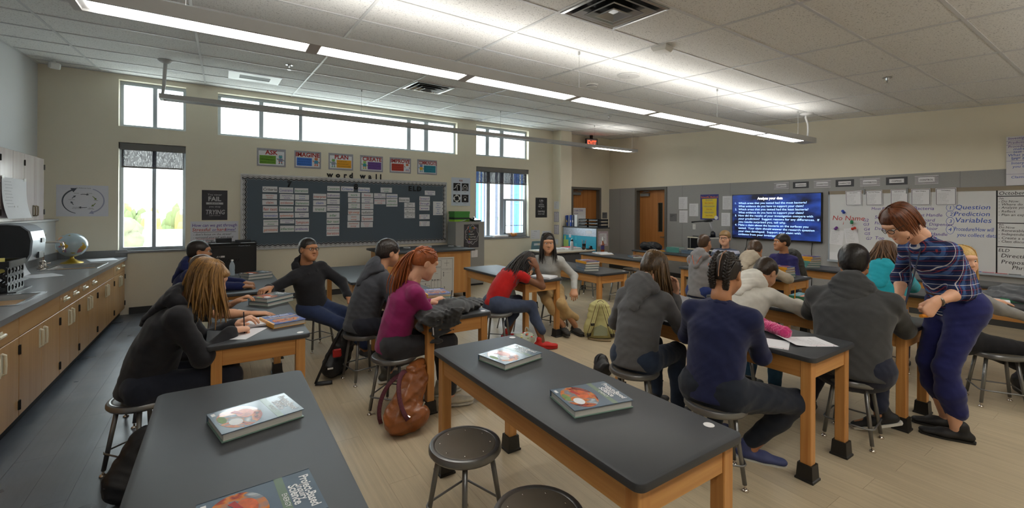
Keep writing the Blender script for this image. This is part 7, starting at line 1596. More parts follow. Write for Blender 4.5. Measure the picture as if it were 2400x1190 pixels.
    # ---- hair, eyes, glasses
    if hairkind:
        HV = hairstyle(hairkind, hair, Wd, hs, rng, **(hairkw or {})); add_child('hair', raw_mesh('hair', [(V, F, 0) for V, F in HV], [hair]), body)
    if face:
        for sy in (1, -1):
            m_ = MB(); m_.ell((0, 0, 0), (.0115, .0125, .0105), 12, 8); m_.v = [tuple(Wd(np.array(v)+np.array((.0755, sy*.031, .004)))) for v in m_.v]; eo = m_.build('eye', M_eye, smooth=True); attach(eo, body)
            m_ = MB(); m_.ell((0, 0, 0), (.003, .0055, .0055), 10, 6); m_.v = [tuple(Wd(np.array(v)+np.array((.0865, sy*.030, .003)))) for v in m_.v]; io = m_.build('iris', M_iris, smooth=True); attach(io, eo)
            m_ = MB(); m_.tube([Wd((.088, sy*.014, .024)), Wd((.086, sy*.030, .030)), Wd((.074, sy*.050, .025))], [.0035*sc, .004*sc, .002*sc], 6); eb = m_.build('eyebrow', hair if hairkind else M_iris, smooth=True); attach(eb, body)
        m_ = MB(); m_.tube([Wd((.080, .024, -.068)), Wd((.0945, .010, -.064)), Wd((.0965, 0, -.0655)), Wd((.0945, -.010, -.064)), Wd((.080, -.024, -.068))], [.0015, .0045*sc, .005*sc, .0045*sc, .0015], 6); lp = m_.build('lips', mat('lips_'+skin_n, tuple(int(c*q) for c, q in zip(skin_c, (.86, .66, .66))), .4), smooth=True); attach(lp, body)
    if glasses:
        m_ = MB()
        for sy in (1, -1):
            m_.tube([Wd((.104-.010*abs(math.cos(q)) if math.cos(q)*sy > 0 else .104, sy*.032+.023*math.cos(q), .003+.016*math.sin(q))) for q in np.linspace(0, 2*PI, 15)], .0022*sc, 6); m_.tube([Wd((.096, sy*.055, .008)), Wd((.04, sy*.081, .010)), Wd((-.01, sy*.085, .008))], .002*sc, 6)
        m_.tube([Wd((.104, .010, .006)), Wd((.108, 0, .008)), Wd((.104, -.010, .006))], .002*sc, 6); g = m_.build('glasses', mat('glasses_black', (22, 22, 26), .3), smooth=True); attach(g, body)
    return dict(body=body, J=J, G=G, Wd=Wd, Nk=Nk, P=P, f=f, l=l, s3=s3, fb=fb, l2=l2, Sh=Sh, Ch=Ch, Wst=Wst, garment=garment, Hc=Hc, s1=s1)
# ================================================================ THE CLASS
V3 = lambda *a: np.array(a, float)
H_blk = hair_mat('black', (16, 13, 12), (44, 36, 32)); H_dkb = hair_mat('dark_brown', (30, 21, 15), (78, 56, 38)); H_brn = hair_mat('brown', (72, 48, 26), (158, 116, 62)); H_red = hair_mat('auburn', (84, 38, 18), (172, 92, 44)); H_bln = hair_mat('blonde', (150, 110, 56), (222, 186, 116)); H_lbr = hair_mat('light_brown', (96, 72, 46), (150, 118, 76)); H_str = hair_mat('streaked', (24, 18, 15), (118, 88, 50)); H_tch = hair_mat('chestnut', (46, 24, 14), (120, 66, 36)); H_mbr = hair_mat('mid_brown', (62, 40, 28), (122, 88, 58))
c_blk = (34, 34, 38); jeans = (46, 56, 78); c_char = (60, 60, 64); c_dj = (36, 40, 52)
sk_l = dict(skin_c=(222, 170, 140), skin_n='light'); sk_m = dict(skin_c=(198, 146, 112), skin_n='mid'); sk_t = dict(skin_c=(182, 128, 92), skin_n='tan'); sk_d = dict(skin_c=(124, 82, 58), skin_n='brown')
hz = SH+.075
def q_(x, y, z=hz): return (x, y, z)
PP = {}
def band_mat(name, dirs, bands, rough=.85):
    """woven stripes: for each direction, thin or wide bands of colour over a ground"""
    m = bpy.data.materials.new(name); m.use_nodes = True; N = m.node_tree.nodes; L = m.node_tree.links; b = N.get('Principled BSDF'); b.inputs['Roughness'].default_value = rough; b.inputs['Specular IOR Level'].default_value = .25
    g = N.new('ShaderNodeNewGeometry'); prev = None
    for d, per, lo, hi, c, op in bands:
        dt = N.new('ShaderNodeVectorMath'); dt.operation = 'DOT_PRODUCT'; dt.inputs[1].default_value = dirs[d]; L.new(g.outputs['Position'], dt.inputs[0])
        ml = N.new('ShaderNodeMath'); ml.operation = 'MULTIPLY'; ml.inputs[1].default_value = 1/per; L.new(dt.outputs['Value'], ml.inputs[0])
        fr_ = N.new('ShaderNodeMath'); fr_.operation = 'FRACT'; L.new(ml.outputs[0], fr_.inputs[0])
        ga = N.new('ShaderNodeMath'); ga.operation = 'GREATER_THAN'; ga.inputs[1].default_value = lo; L.new(fr_.outputs[0], ga.inputs[0])
        gb = N.new('ShaderNodeMath'); gb.operation = 'LESS_THAN'; gb.inputs[1].default_value = hi; L.new(fr_.outputs[0], gb.inputs[0])
        mu = N.new('ShaderNodeMath'); mu.operation = 'MULTIPLY'; L.new(ga.outputs[0], mu.inputs[0]); L.new(gb.outputs[0], mu.inputs[1])
        mo = N.new('ShaderNodeMath'); mo.operation = 'MULTIPLY'; mo.inputs[1].default_value = op; L.new(mu.outputs[0], mo.inputs[0])
        mx = N.new('ShaderNodeMix'); mx.data_type = 'RGBA'; mx.inputs[7].default_value = lin(c); L.new(mo.outputs[0], mx.inputs[0])
        if prev is None: mx.inputs[6].default_value = lin(bands[0][4])
        else: L.new(prev, mx.inputs[6])
        prev = mx.outputs[2]
    L.new(prev, b.inputs['Base Color']); return m
M_stripe = band_mat('striped_knit', [(0, 0, 1)], [(0, .16, 0, 1.01, (74, 84, 104), 1), (0, .16, .0, .3, (170, 172, 190), 1), (0, .16, .5, .72, (40, 44, 56), 1)])
tf_ = (-.834, .551, 0)
M_plaid = band_mat('plaid_flannel', [(0, .12, 1), (-.75, .55, .1)], [(0, .07, 0, 1.01, (46, 68, 120), 1), (0, .07, 0, .42, (26, 32, 66), .85), (1, .07, .1, .5, (24, 30, 62), .7), (1, .07, .62, .8, (70, 104, 156), .8), (0, .07, .68, .73, (214, 214, 218), .9), (1, .07, .03, .08, (214, 212, 214), .9), (0, .07, .2, .24, (150, 52, 60), .8), (1, .07, .88, .92, (150, 56, 62), .8)])
# 1 girl in black hoodie, writing
PP['girl_black'] = person('girl with long brown hair in a black hoodie, writing at the left table', q_(-.40, 3.63), 4, 1.08, lean=25, twist=-8, head=(24, -2, 0), R=dict(w=V3(.07, 3.62, .805), hand='grip', pole=V3(-.1, -.5, -1), d=V3(.8, .55, -.1)), L=dict(w=V3(.10, 3.84, .80), hand='relax'), top=c_blk, pants=c_dj, shoe=(40, 40, 42), hair=H_brn, hairkind='long', hairkw=dict(L=.31, n=210, drape=(.05, -.06, 0), az=(40, 320), fringe=True, spread=.03, r=.008), seed=1, RA=V3(.05, 3.50, .09), LA=V3(.1, 3.75, .09), **sk_l)
# 2 boy, bare forearms
PP['boy_tee'] = person('boy in a dark T-shirt with bare forearms resting on the left table', q_(-.36, 4.48), -12, 1.0, lean=24, head=(6, -40, 0), R=dict(w=V3(.22, 4.16, .795), hand='flat', pole=V3(-.2, -1, -.4), d=V3(.97, -.1, -.06)), L=dict(w=V3(.12, 4.62, .83), hand='relax', d=V3(.8, -.2, .35), back=V3(-.3, .3, 1)), top=(44, 48, 60), topstyle='tee', pants=(40, 42, 50), shoe=(60, 60, 64), hair=H_dkb, hairkind='short', seed=2, near=False, **sk_m)
# 3 boy in navy with glasses
PP['boy_navy'] = person('boy in a navy jacket and black glasses behind the left table', q_(-.36, 5.92), -4, 1.0, lean=14, head=(4, 6, 0), R=dict(w=V3(.20, 5.66, .80), hand='relax'), L=dict(w=V3(.24, 5.90, .80), hand='relax'), top=(30, 38, 82), pants=(40, 42, 50), shoe=(60, 60, 64), hair=H_blk, glasses=True, seed=3, near=False, **sk_t)
# 4 boy facing the room
PP['boy_turned'] = person('boy in glasses and open black hoodie, turned to face the room', q_(.88, 5.44), -66, 1.04, lean=8, side=-14, head=(0, 2, -2), R=dict(w=V3(.40, 5.02, .86), hand='relax', pole=V3(-.6, .5, -.5), d=V3(-.7, -.7, -.1)), L=dict(w=V3(1.20, 5.14, .66), hand='relax', pole=V3(.8, .3, -.3), d=V3(.5, -.6, -.5)), top=(38, 38, 42), pants=(48, 60, 92), shoe=(50, 50, 54), hair=H_blk, hairkw=dict(fuzz=.002), glasses=True, seed=4, RA=V3(1.35, 5.0, .09), LA=V3(1.42, 5.26, .09), near=False, **sk_t)
# 5 boy in dark grey hoodie, back view
PP['boy_dark'] = person('dark-haired boy in a charcoal hoodie seen from behind at the jacket table', q_(1.15, 4.40), 8, 1.1, lean=22, wide=1.08, head=(12, 2, 0), R=dict(w=V3(1.62, 4.22, .80)), L=dict(w=V3(1.62, 4.52, .80)), top=(66, 68, 74), pants=(38, 40, 50), shoe=(60, 58, 52), hair=H_blk, hairkw=dict(fuzz=.0022, th=.006), seed=5, RA=V3(1.34, 4.16, .11), LA=V3(1.5, 4.5, .09), **sk_m)
# 6 girl in magenta sweater
PP['girl_magenta'] = person('girl with an auburn ponytail in a magenta sweater, writing', q_(1.19, 3.58), -2, 1.08, lean=19, head=(26, -2, 0), R=dict(w=V3(1.66, 3.60, .805), hand='grip', pole=V3(-.1, -.6, -1), d=V3(.8, .45, -.1)), L=dict(w=V3(1.62, 3.80, .80)), top=(138, 34, 92), topstyle='sweater', pants=(50, 50, 54), shoe=(196, 188, 170), hair=H_red, hairkind='pony', hairkw=dict(L=.40, drape=(-.34, .06, 0), nape=-.045), seed=6, RA=V3(1.62, 3.38, .10), LA=V3(1.66, 3.62, .10), toes=(V3(.9, -.3, 0), V3(1, .1, 0)), **sk_l)
# 7 girl in red with thin braids, head on hand
PP['girl_red'] = person('girl in a red top with long thin braids, head resting on her hand', q_(2.72, 4.47), 4, 1.04, lean=42, head=(50, 0, 0), R=dict(w=V3(3.17, 4.26, .98), hand='relax', pole=V3(.6, -.5, -.9), d=V3(-.25, .35, .85), back=V3(.2, -1, .1), sleeve=.25), L=dict(w=V3(3.15, 4.62, .80), sleeve=.3), top=(176, 24, 22), topstyle='tee', pants=(60, 70, 92), shoe=(196, 34, 30), sole=(190, 34, 30), hair=H_blk, hairkind='micro', hairkw=dict(L=.34, drape=(-.75, -.16, .25), n=170), seed=7, RA=V3(3.20, 4.18, .10), LA=V3(3.0, 4.62, .12), toes=(V3(.8, -.5, 0), V3(1, 0, -.1)), bare_ankle=True, near=False, **sk_d)
# 8 girl in pale grey sweater and khaki
PP['girl_khaki'] = person('girl with long dark hair in a pale grey sweater and khaki trousers', q_(3.88, 4.88), -142, 1.06, lean=18, head=(6, 22, 0), R=dict(w=V3(3.56, 4.93, .80), hand='relax', d=V3(-.9, -.3, 0)), L=dict(w=V3(3.92, 4.42, .60), hand='relax', pole=V3(1, .2, -.2), d=V3(-.4, -.5, -.6)), top=(176, 176, 172), topstyle='sweater', pants=(186, 156, 108), shoe=(54, 52, 50), sole=(46, 44, 42), hair=H_blk, hairkind='long', hairkw=dict(L=.30, n=150, az=(50, 310), drape=(-.05, -.12, 0), spread=.02), seed=8, RA=V3(3.80, 4.50, .12), LA=V3(3.98, 4.46, .10), toes=(V3(-.3, -.9, 0), V3(-.2, -.95, 0)), bare_ankle=True, near=False, **sk_m)
# 9 girl in grey hoodie, streaked hair
PP['girl_grey'] = person('girl with long streaked hair in a grey hoodie, bent over her page', q_(2.64, 2.28), 12, 1.08, lean=19, head=(32, -6, 0), R=dict(w=V3(3.02, 2.22, .98), hand='relax', pole=V3(-.1, -.4, -1), d=V3(.2, .1, .9), back=V3(1, 0, 0)), L=dict(w=V3(2.98, 2.46, .80), pole=V3(-.3, .7, -.8)), top=(92, 92, 94), pants=(44, 56, 76), shoe=(50, 50, 54), hair=H_str, hairkind='long', hairkw=dict(L=.33, n=260, az=(32, 328), drape=(.05, -.03, 0), spread=.03, r=.0085, th=.006), seed=9, RA=V3(3.0, 2.16, .10), LA=V3(3.04, 2.4, .10), **sk_l)
# 10 boy with orange seams
PP['boy_orange'] = person('short-haired boy in a grey hoodie with orange seams', q_(5.57, 3.68), 2, 1.02, lean=10, head=(6, 4, 0), R=dict(w=V3(6.12, 3.42, .80)), L=dict(w=V3(6.10, 3.90, .80), pole=V3(-.2, .9, -.6)), top=(132, 130, 132), pants=(40, 56, 110), shoe=(60, 60, 70), hair=H_dkb, hairkw=dict(fuzz=.0006, th=-.004), seed=10, near=False, face=False, **sk_m)
# 11 boy with glasses facing camera
PP['boy_stripe'] = person('fair boy in glasses and a striped grey sweater facing the camera', q_(7.10, 4.16), 186, 1.02, lean=10, head=(2, 10, 0), R=dict(w=V3(6.62, 4.32, .80)), L=dict(w=V3(6.60, 4.02, .80)), top=M_stripe, topstyle='sweater', pants=(40, 42, 52), shoe=(60, 60, 64), hair=H_lbr, hairkw=dict(th=.006, fringe=True), glasses=True, seed=11, near=False, **sk_l)
# 12 boy in beige hoodie
PP['boy_beige'] = person('boy in a beige hoodie bent low over the table', q_(5.60, 3.06), 4, 1.06, lean=26, head=(38, 14, 0), R=dict(w=V3(6.14, 2.80, .80), pole=V3(-.2, -.9, -.3)), L=dict(w=V3(6.10, 3.24, .80)), top=(172, 160, 142), pants=(50, 52, 60), shoe=(60, 60, 64), hair=H_dkb, seed=12, near=False, face=False, **sk_m)
# 13 boy in profile with backpack
PP['boy_profile'] = person('dark-haired boy in navy seen in profile, wearing a dark backpack', q_(6.98, 3.20), 168, 1.0, lean=6, head=(0, -22, 0), R=dict(w=V3(6.62, 3.36, .80)), L=dict(w=V3(6.62, 3.10, .80)), top=(38, 34, 88), topstyle='sweater', pants=(40, 42, 60), shoe=(50, 50, 54), hair=H_blk, hairkw=dict(th=.006), seed=13, near=False, **sk_t)
# 14 girl with braids, navy
PP['girl_braids'] = person('girl with two black plaits in a navy sweater, back to the camera', q_(2.60, 1.61), 10, 1.10, lean=12, wide=1.08, head=(18, 2, 0), R=dict(w=V3(3.04, 1.66, .80), pole=V3(-.2, -.7, -.9)), L=dict(w=V3(3.04, 1.84, .80), pole=V3(-.3, .8, -.9)), top=(30, 36, 72), topstyle='sweater', pants=(34, 40, 52), shoe=(64, 72, 118), hair=H_blk, hairkind='braids', hairkw=dict(L=.02, nape=-.05), seed=14, face=False, RA=V3(2.96, 1.56, .085), LA=V3(3.02, 1.86, .085), toes=(V3(.5, -.85, 0), V3(1, .1, 0)), Rk=V3(.8, -.75, .6), **sk_t)
# 15 boy in cream hoodie
PP['boy_cream'] = person('boy in a cream hoodie leaning over his page, pencil in hand', q_(3.74, 2.12), -4, 1.08, lean=33, wide=1.05, head=(44, -4, 0), R=dict(w=V3(4.36, 1.90, .82), hand='grip', pole=V3(-.3, -1, -.3), d=V3(.7, .5, -.1)), L=dict(w=V3(4.30, 2.34, .80)), top=(214, 210, 200), pants=(50, 84, 110), shoe=(40, 40, 44), hair=H_dkb, hairkw=dict(nape=-.07), seed=15, face=False, **sk_m)
# 16 boy in charcoal hoodie, broad
PP['boy_charcoal'] = person('broad-shouldered boy in a charcoal hoodie, back to the camera', q_(3.86, 1.32), 14, 1.13, lean=14, wide=1.3, head=(10, 0, 0), R=dict(w=V3(4.44, 1.30, .80), pole=V3(-.2, -.9, -.8)), L=dict(w=V3(4.38, 1.60, .80), pole=V3(-.4, 1, -.7)), top=(66, 67, 68), pants=(38, 42, 58), shoe=(30, 30, 32), hair=H_blk, hairkw=dict(fuzz=.0014, nape=-.07, th=.004), seed=16, face=False, RA=V3(4.10, 1.22, .16), LA=V3(4.02, 1.66, .10), toes=(V3(-.35, .8, -.35), V3(1, .3, 0)), **sk_t)
# 17 girl in turquoise
PP['girl_turquoise'] = person('girl with brown hair in a turquoise hooded jacket', q_(5.68, 1.68), 6, 1.06, lean=14, wide=1.06, head=(18, 4, 0), R=dict(w=V3(5.98, 1.60, 1.10), hand='relax', pole=V3(.3, -.3, -1), d=V3(-.1, .1, .95), back=V3(1, -.4, 0)), L=dict(w=V3(6.20, 1.84, .80)), top=(40, 168, 186), pants=(40, 44, 60), shoe=(60, 60, 64), hair=H_mbr, hairkind='long', hairkw=dict(L=.26, n=150, az=(50, 310), spread=.05, r=.0075), seed=17, face=False, near=False, **sk_l)
# 19 blonde girl
PP['girl_blonde'] = person('blonde girl in black trousers half hidden behind the teacher', q_(5.53, 1.06), -66, 1.04, lean=-2, head=(4, -62, 0), R=dict(w=V3(5.82, .60, .70), hand='relax', pole=V3(-.5, .2, -.8), d=V3(.62, -.75, .2)), L=dict(w=V3(6.20, .98, .80), hand='flat', pole=V3(.6, .5, -.6), d=V3(.5, -.8, -.1)), top=(140, 138, 136), topstyle='sweater', pants=(28, 28, 32), shoe=(40, 40, 44), hair=H_bln, hairkind='long', hairkw=dict(L=.24, n=150, az=(45, 315), spread=.018), seed=19, RA=V3(5.95, .40, .30), LA=V3(6.05, .50, .10), toes=(V3(.8, -.5, .2), V3(.8, -.5, 0)), **sk_l)

# open hoodie shows a grey T-shirt; orange seams; the parting of the plaits
q = PP['boy_turned']; s_ = Sdf(); c0 = q['Ch']+q['fb']*.075; s_.cone(q['Nk']+q['fb']*.05-q['s3']*.03, c0-q['s3']*.10, .055, .028, .02, q['fb'], .5); V, F = s_.mesh(.008); add_child('t_shirt_front', raw_mesh('t_shirt_front', [(V, F, 0)], [cloth('grey_tee', (150, 152, 150))]), q['garment'])
q = PP['boy_orange']; M_or = mat('orange_thread', (214, 106, 60), .7); bk = -q['fb']
for sg in (-1, 1):
    m_ = MB(); a_ = q['Nk']+q['l2']*sg*.06+bk*.05; b_ = q['Sh']['L' if sg > 0 else 'R']; m_.tube([a_+Z3*.055, (a_+b_)/2+bk*.035+Z3*.055, b_+bk*.03+Z3*.062], .004, 6); m_.tube([b_+bk*.03+Z3*.062, b_+bk*.068-q['s3']*.02, b_+bk*.075-q['s3']*.10-q['l2']*sg*.03], .004, 6); o = m_.build('orange_stitching', M_or); attach(o, q['garment'])
    m_ = MB(); c0 = q['Nk']+bk*.10; m_.tube([c0+q['l2']*sg*.09+Z3*.045, c0+q['l2']*sg*.055+bk*.055-q['s3']*.05, c0+bk*.05-q['s3']*.15+q['l2']*sg*.01], .004, 6); o = m_.build('orange_stitching', M_or); attach(o, q['garment'])
q = PP['girl_braids']; m_ = MB(); m_.tube([q['Wd']((.05, 0, .118)), q['Wd']((-.04, 0, .1275)), q['Wd']((-.095, 0, .098)), q['Wd']((-.123, 0, .045)), q['Wd']((-.125, 0, -.01)), q['Wd']((-.118, 0, -.045))], .0035, 6); o = m_.build('hair_parting', mat('parting_skin', (170, 124, 96), .6)); attach(o, q['body'])
# ---------------------------------------------------------------- the teacher
TF = (-.80, .60, 0)
PP['teacher'] = person('standing woman in a plaid shirt and blue trousers bending over the table', (4.57, .90, .962), 140, 1.10, lean=28, wide=1.04, head=(40, 0, 0), hoff=(.0, .0, .0), L=dict(w=V3(4.17, .93, 1.02), hand='fist', pole=V3(.9, -.4, -.5), d=V3(-.6, .3, -.75), back=V3(-.3, -.9, .2), sleeve=.22), R=dict(w=V3(4.50, 1.22, .95), hand='relax', pole=V3(.6, .3, -.6), d=V3(-.75, .45, -.5), sleeve=.25), top=M_plaid, topstyle='shirt', pants=(38, 42, 96), shoe=(26, 26, 28), sole=(30, 28, 27), hair=H_tch, hairkind='bob', hairkw=dict(th=.004, tip=(-.095, -.05)), seed=18, glasses=True, LA=V3(4.46, .88, .09), RA=V3(4.66, .98, .09), Lk=V3(-.8, .6, .1), Rk=V3(-.8, .6, .1), toes=(V3(-.45, .7, 0), V3(-.35, .85, 0)), hood=False, bare_ankle=True, flare=1.25, **sk_l)
q = PP['teacher']
s_ = Sdf(); n = 14; c0 = q['P']+q['s1']*.085
for k in range(n):
    a0, a1 = 2*PI*k/n, 2*PI*(k+1)/n; p0, p1 = (c0+q['f']*math.cos(z)*.118*1.1+q['l']*math.sin(z)*.143*1.1 for z in (a0, a1)); s_.cone(p0, p1, .016, .016, .004, Z3, 1.25)
V, F = s_.mesh(.006); add_child('belt', raw_mesh('belt', [(V, F, 0)], [mat('brown_leather', (74, 44, 34), .45)]), q['body'])
s_ = Sdf(); w = q['J']['L'][2]; e = q['J']['L'][1]; T_ = unit(w-e); U_ = unit(np.cross(T_, Z3)); W_ = np.cross(T_, U_)
for k in range(12): s_.cone(*[w-T_*.03+U_*math.cos(2*PI*z/12)*.031+W_*math.sin(2*PI*z/12)*.031 for z in (k, k+1)], .007, .007, .003, T_, 1.3)
V, F = s_.mesh(.004); add_child('wristwatch', raw_mesh('wristwatch', [(V, F, 0)], [mat('watch_metal', (120, 112, 100), .3, .7)]), q['body'])
m_ = MB(); nk = q['Nk']; fr_ = nk+q['fb']*.10-q['s3']*.02; lowp = fr_+np.array((-.05, .03, -.42))
m_.tube([nk+q['l2']*.06-q['fb']*.03+Z3*.03, nk+q['l2']*.055+q['fb']*.06, fr_-Z3*.18+q['l2']*.012, lowp], [(.009, .002)]*4, 6); m_.tube([nk-q['l2']*.06-q['fb']*.03+Z3*.03, nk-q['l2']*.055+q['fb']*.06, fr_-Z3*.18-q['l2']*.012, lowp], [(.009, .002)]*4, 6); lo = m_.build('lanyard', mat('navy_ribbon', (26, 28, 56), .7)); attach(lo, q['body'])
m_ = MB(); m_.box(-.03, .03, -.002, .002, -.10, 0); m_.xf(Matrix.Translation(lowp) @ Matrix.Rotation(.9, 4, 'Z')); bo = m_.build('badge', mat('badge_blue', (120, 150, 190), .4)); attach(bo, lo)
hd = q['J']['L'][2]+q['J']['L'][3]*.10; m_ = MB(); m_.tube([hd+np.array((.02, 0, -.02)), hd+np.array((-.05, .02, -.015))], .012, 8); tag(m_.build('orange_marker', mat('orange_plastic', (220, 140, 40), .4)), 'short orange marker held in the teacher\'s hand', 'marker')
# ================================================================ BOOKS, PAPERS AND OTHER SMALL THINGS
M_page = mat('page_block', (196, 194, 188), .8, vary=.1, vscale=(8, 8, 400))
M_cgrey = mat('cover_slate', (98, 116, 134), .22, coat=.6, vary=.12, vscale=(8, 8, 8)); M_cback = mat('cover_sage', (120, 150, 136), .3, coat=.4); M_cblue = mat('cover_blue', (64, 92, 168), .25, coat=.5); M_cyel = mat('cover_yellow', (226, 160, 40), .35); M_cgreen = mat('cover_green', (56, 128, 92), .3, coat=.4); M_cteal = mat('cover_teal', (90, 150, 140), .3, coat=.3)
def pic_mat():
    if 'book_picture' in MATS: return MATS['book_picture']
    m = bpy.data.materials.new('book_picture'); m.use_nodes = True; N = m.node_tree.nodes; L = m.node_tree.links; b = N.get('Principled BSDF'); tc = N.new('ShaderNodeTexCoord')
    n = N.new('ShaderNodeTexNoise'); n.inputs['Scale'].default_value = 9; n.inputs['Detail'].default_value = 5; n.inputs['Distortion'].default_value = 1.5; L.new(tc.outputs['Object'], n.inputs['Vector'])
    r = N.new('ShaderNodeValToRGB'); e = r.color_ramp.elements; e[0].position = .3; e[0].color = lin((30, 26, 28)); e[1].position = .72; e[1].color = lin((214, 220, 226))
    for p, c in ((.42, (176, 60, 34)), (.5, (226, 130, 40)), (.58, (120, 130, 140))): q = r.color_ramp.elements.new(p); q.color = lin(c)
    L.new(n.outputs[0], r.inputs[0]); L.new(r.outputs[0], b.inputs['Base Color']); b.inputs['Roughness'].default_value = .22; b.inputs['Coat Weight'].default_value = .6; MATS['book_picture'] = m; return m
M_pic = pic_mat()
M_wht = mat('print_white', (236, 238, 240), .3)
def book(label, x, y, z, ang, style='grey', w=.235, h=.30, t=.034, art=True, group=None):
    """ang: direction of the book's top edge (deg, 0 = +x); the title reads across it"""
    a = math.radians(ang); V = Vector((math.cos(a), math.sin(a), 0)); U = Vector((math.sin(a), -math.cos(a), 0)); o = Vector((x, y, z))-U*w/2-V*h/2; fr = Fr(o, U, V)
    if fr.N.z < 0: raise ValueError
    th = thing('textbook', label, 'book', (x, y, z), group=group or 'textbooks on the tables')
    mc, mbk = {'grey': (M_cgrey, M_cback), 'blue': (M_cblue, M_cyel), 'green': (M_cgreen, M_cgreen), 'teal': (M_cteal, M_cteal)}[style]
    m_ = MB(); fr.box(m_, 0, w, 0, h, .0005, .0035); m_.build('back_cover', mbk, th); m_ = MB(); fr.box(m_, .004, w-.006, .006, h-.006, .0035, t-.0035); m_.build('pages', M_page, th)
    m_ = MB(); fr.box(m_, -.001, .003, 0, h, .0005, t); m_.build('spine', mbk if style == 'blue' else mc, th); m_ = MB(); fr.box(m_, 0, w, 0, h, t-.0035, t); fc = m_.build('front_cover', mc, th)
    if art:
        if style == 'grey':
            m_ = MB(); fr.box(m_, 0, w, h*.655, h*.735, t, t+.0004); m_.build('band_print', mat('band_sage', (112, 134, 116), .25, coat=.5), fc)
            m_ = MB(); fr.disc(m_, w*.50, h*.30, w*.46, h*.26, t, t+.0004, 30); p = m_.build('picture_print', M_pic, fc)
            m_ = MB(); fr.disc(m_, w*.42, h*.38, w*.2, h*.1, t+.0004, t+.0008, 20); m_.build('flame_print', mat('flame_orange', (216, 96, 34), .25, coat=.5, vary=.5, vscale=(30, 30, 30)), fc)
            m_ = MB(); fr.poly(m_, [(w*.2, h*.30), (w*.42, h*.36), (w*.44, h*.33), (w*.24, h*.24)], t+.0008, t+.0012); m_.build('sleeve_print', mat('print_red', (186, 36, 30), .25, coat=.5), fc)
            m_ = MB(); fr.disc(m_, w*.68, h*.22, w*.14, h*.08, t+.0004, t+.0008, 18); fr.box(m_, w*.08, w*.2, h*.03, h*.075, t, t+.0004); m_.build('pale_print', M_wht, fc)
            m_ = MB(); fr.disc(m_, w*.45, h*.1, w*.16, h*.05, t+.0004, t+.0008, 14); m_.build('leaf_print', mat('print_green', (110, 140, 60), .3, vary=.4, vscale=(60, 60, 60)), fc)
            m_ = MB(); fr.text(m_, 'Project-Based', w*.5, h*.88, .026, w=w*.74, n=t+.0007, bold=.025); fr.text(m_, 'Inquiry', w*.5, h*.825, .019, w=w*.34, n=t+.0007, bold=.02); fr.text(m_, 'Science', w*.5, h*.755, .025, w=w*.46, n=t+.0007, bold=.025); fr.text(m_, 'ENERGY', w*.56, h*.68, .014, w=w*.3, n=t+.0009); m_.build('lettering', M_wht, fc)
        if style == 'blue':
            m_ = MB(); fr.box(m_, 0, w, h*.64, h*.68, t, t+.0004); fr.box(m_, 0, w*.05, 0, h, t, t+.0004); m_.build('band_print', M_cyel, fc); m_ = MB(); fr.disc(m_, w*.52, h*.32, w*.42, h*.24, t, t+.0004, 26); m_.build('picture_print', M_pic, fc)
            m_ = MB(); fr.text(m_, 'Project-Based', w*.55, h*.88, .022, w=w*.6, n=t+.0006, bold=.02); fr.text(m_, 'Inquiry Science', w*.55, h*.79, .022, w=w*.6, n=t+.0006, bold=.02); m_.build('lettering', M_wht, fc)
        if style == 'green':
            m_ = MB(); fr.box(m_, 0, w, h*.62, h*.72, t, t+.0004); m_.build('band_print', mat('band_orange', (226, 130, 40), .3), fc); m_ = MB(); fr.text(m_, 'TRAITS', w*.5, h*.8, .02, w=w*.4, n=t+.0006); m_.build('lettering', M_wht, fc)
    else: pass
    return th
T_ = TH+.0005
book('glossy grey Energy textbook at the far end of the middle foreground table', 1.434, 2.18, T_, 10); book('grey Energy textbook at the centre of the middle foreground table', 1.425, 1.491, T_, -12)
book('shiny grey textbook with glare, upper one on the left foreground table', .124, 2.128, T_, 13); book('grey Energy textbook at the bottom edge on the left foreground table', .10, 1.44, T_, 4)
book('blue and yellow textbook at the near end of the left student table', .40, 3.84, T_, 104, 'blue')
book('lower grey textbook of the pair under the turned boy\'s hand', .40, 4.72, T_, 38, art=False); book('upper grey textbook of the pair under the turned boy\'s hand', .40, 4.73, T_+.035, 36)
book('lower grey textbook on the bottle table', .38, 6.52, T_, 20, art=False); book('upper grey textbook on the bottle table', .37, 6.53, T_+.035, 26)
book('bottom dark textbook in the pile before the map', 1.80, 4.12, T_, 80, 'teal', art=False); book('blue and yellow textbook on the pile before the map', 1.80, 4.12, T_+.035, 82, 'blue', t=.03); book('second blue textbook behind the pile before the map', 1.60, 4.50, T_, 70, 'blue', t=.03)
for k in range(4): book(('bottom grey textbook', 'second grey textbook from below', 'third grey textbook from below', 'topmost blue textbook')[k]+' of the tall stack on the empty-cornered table', 4.58, 4.87, T_+.0355*k, 70+3*k, 'grey' if k < 3 else 'blue', art=k == 3)
book('lone grey textbook on the open book table', 6.58, 5.66, T_, 60)
for k in range(3): book(('lowest', 'middle', 'topmost')[k]+' pale green book of the left pile by the duffel bag', 8.20, 5.98, T_+.0355*k, 95, 'teal', art=False)
for k in range(2): book(('lower', 'upper')[k]+' grey book of the right pile by the duffel bag', 8.22, 5.62, T_+.0355*k, 95, 'grey', art=False)
book('yellow-edged book flat beside the duffel bag', 8.16, 6.30, T_, 92, 'blue', art=False, t=.03)
for k in range(5): book(('lowest teal book', 'second teal book', 'third teal book', 'blue book under the top', 'topmost blue and orange book')[k]+' of the pile below the screen', 7.90, 3.30, T_+.0345*k, 60+6*k, 'teal' if k < 3 else 'blue', art=k == 4, t=.033)
for k in range(4): book(('lowest teal book', 'second teal book', 'blue book under the top', 'topmost blue book')[k]+' of the pile beside the profile boy', 6.42, 3.02, T_+.0345*k, 75+5*k, 'teal' if k < 2 else 'blue', art=k == 3, t=.033)
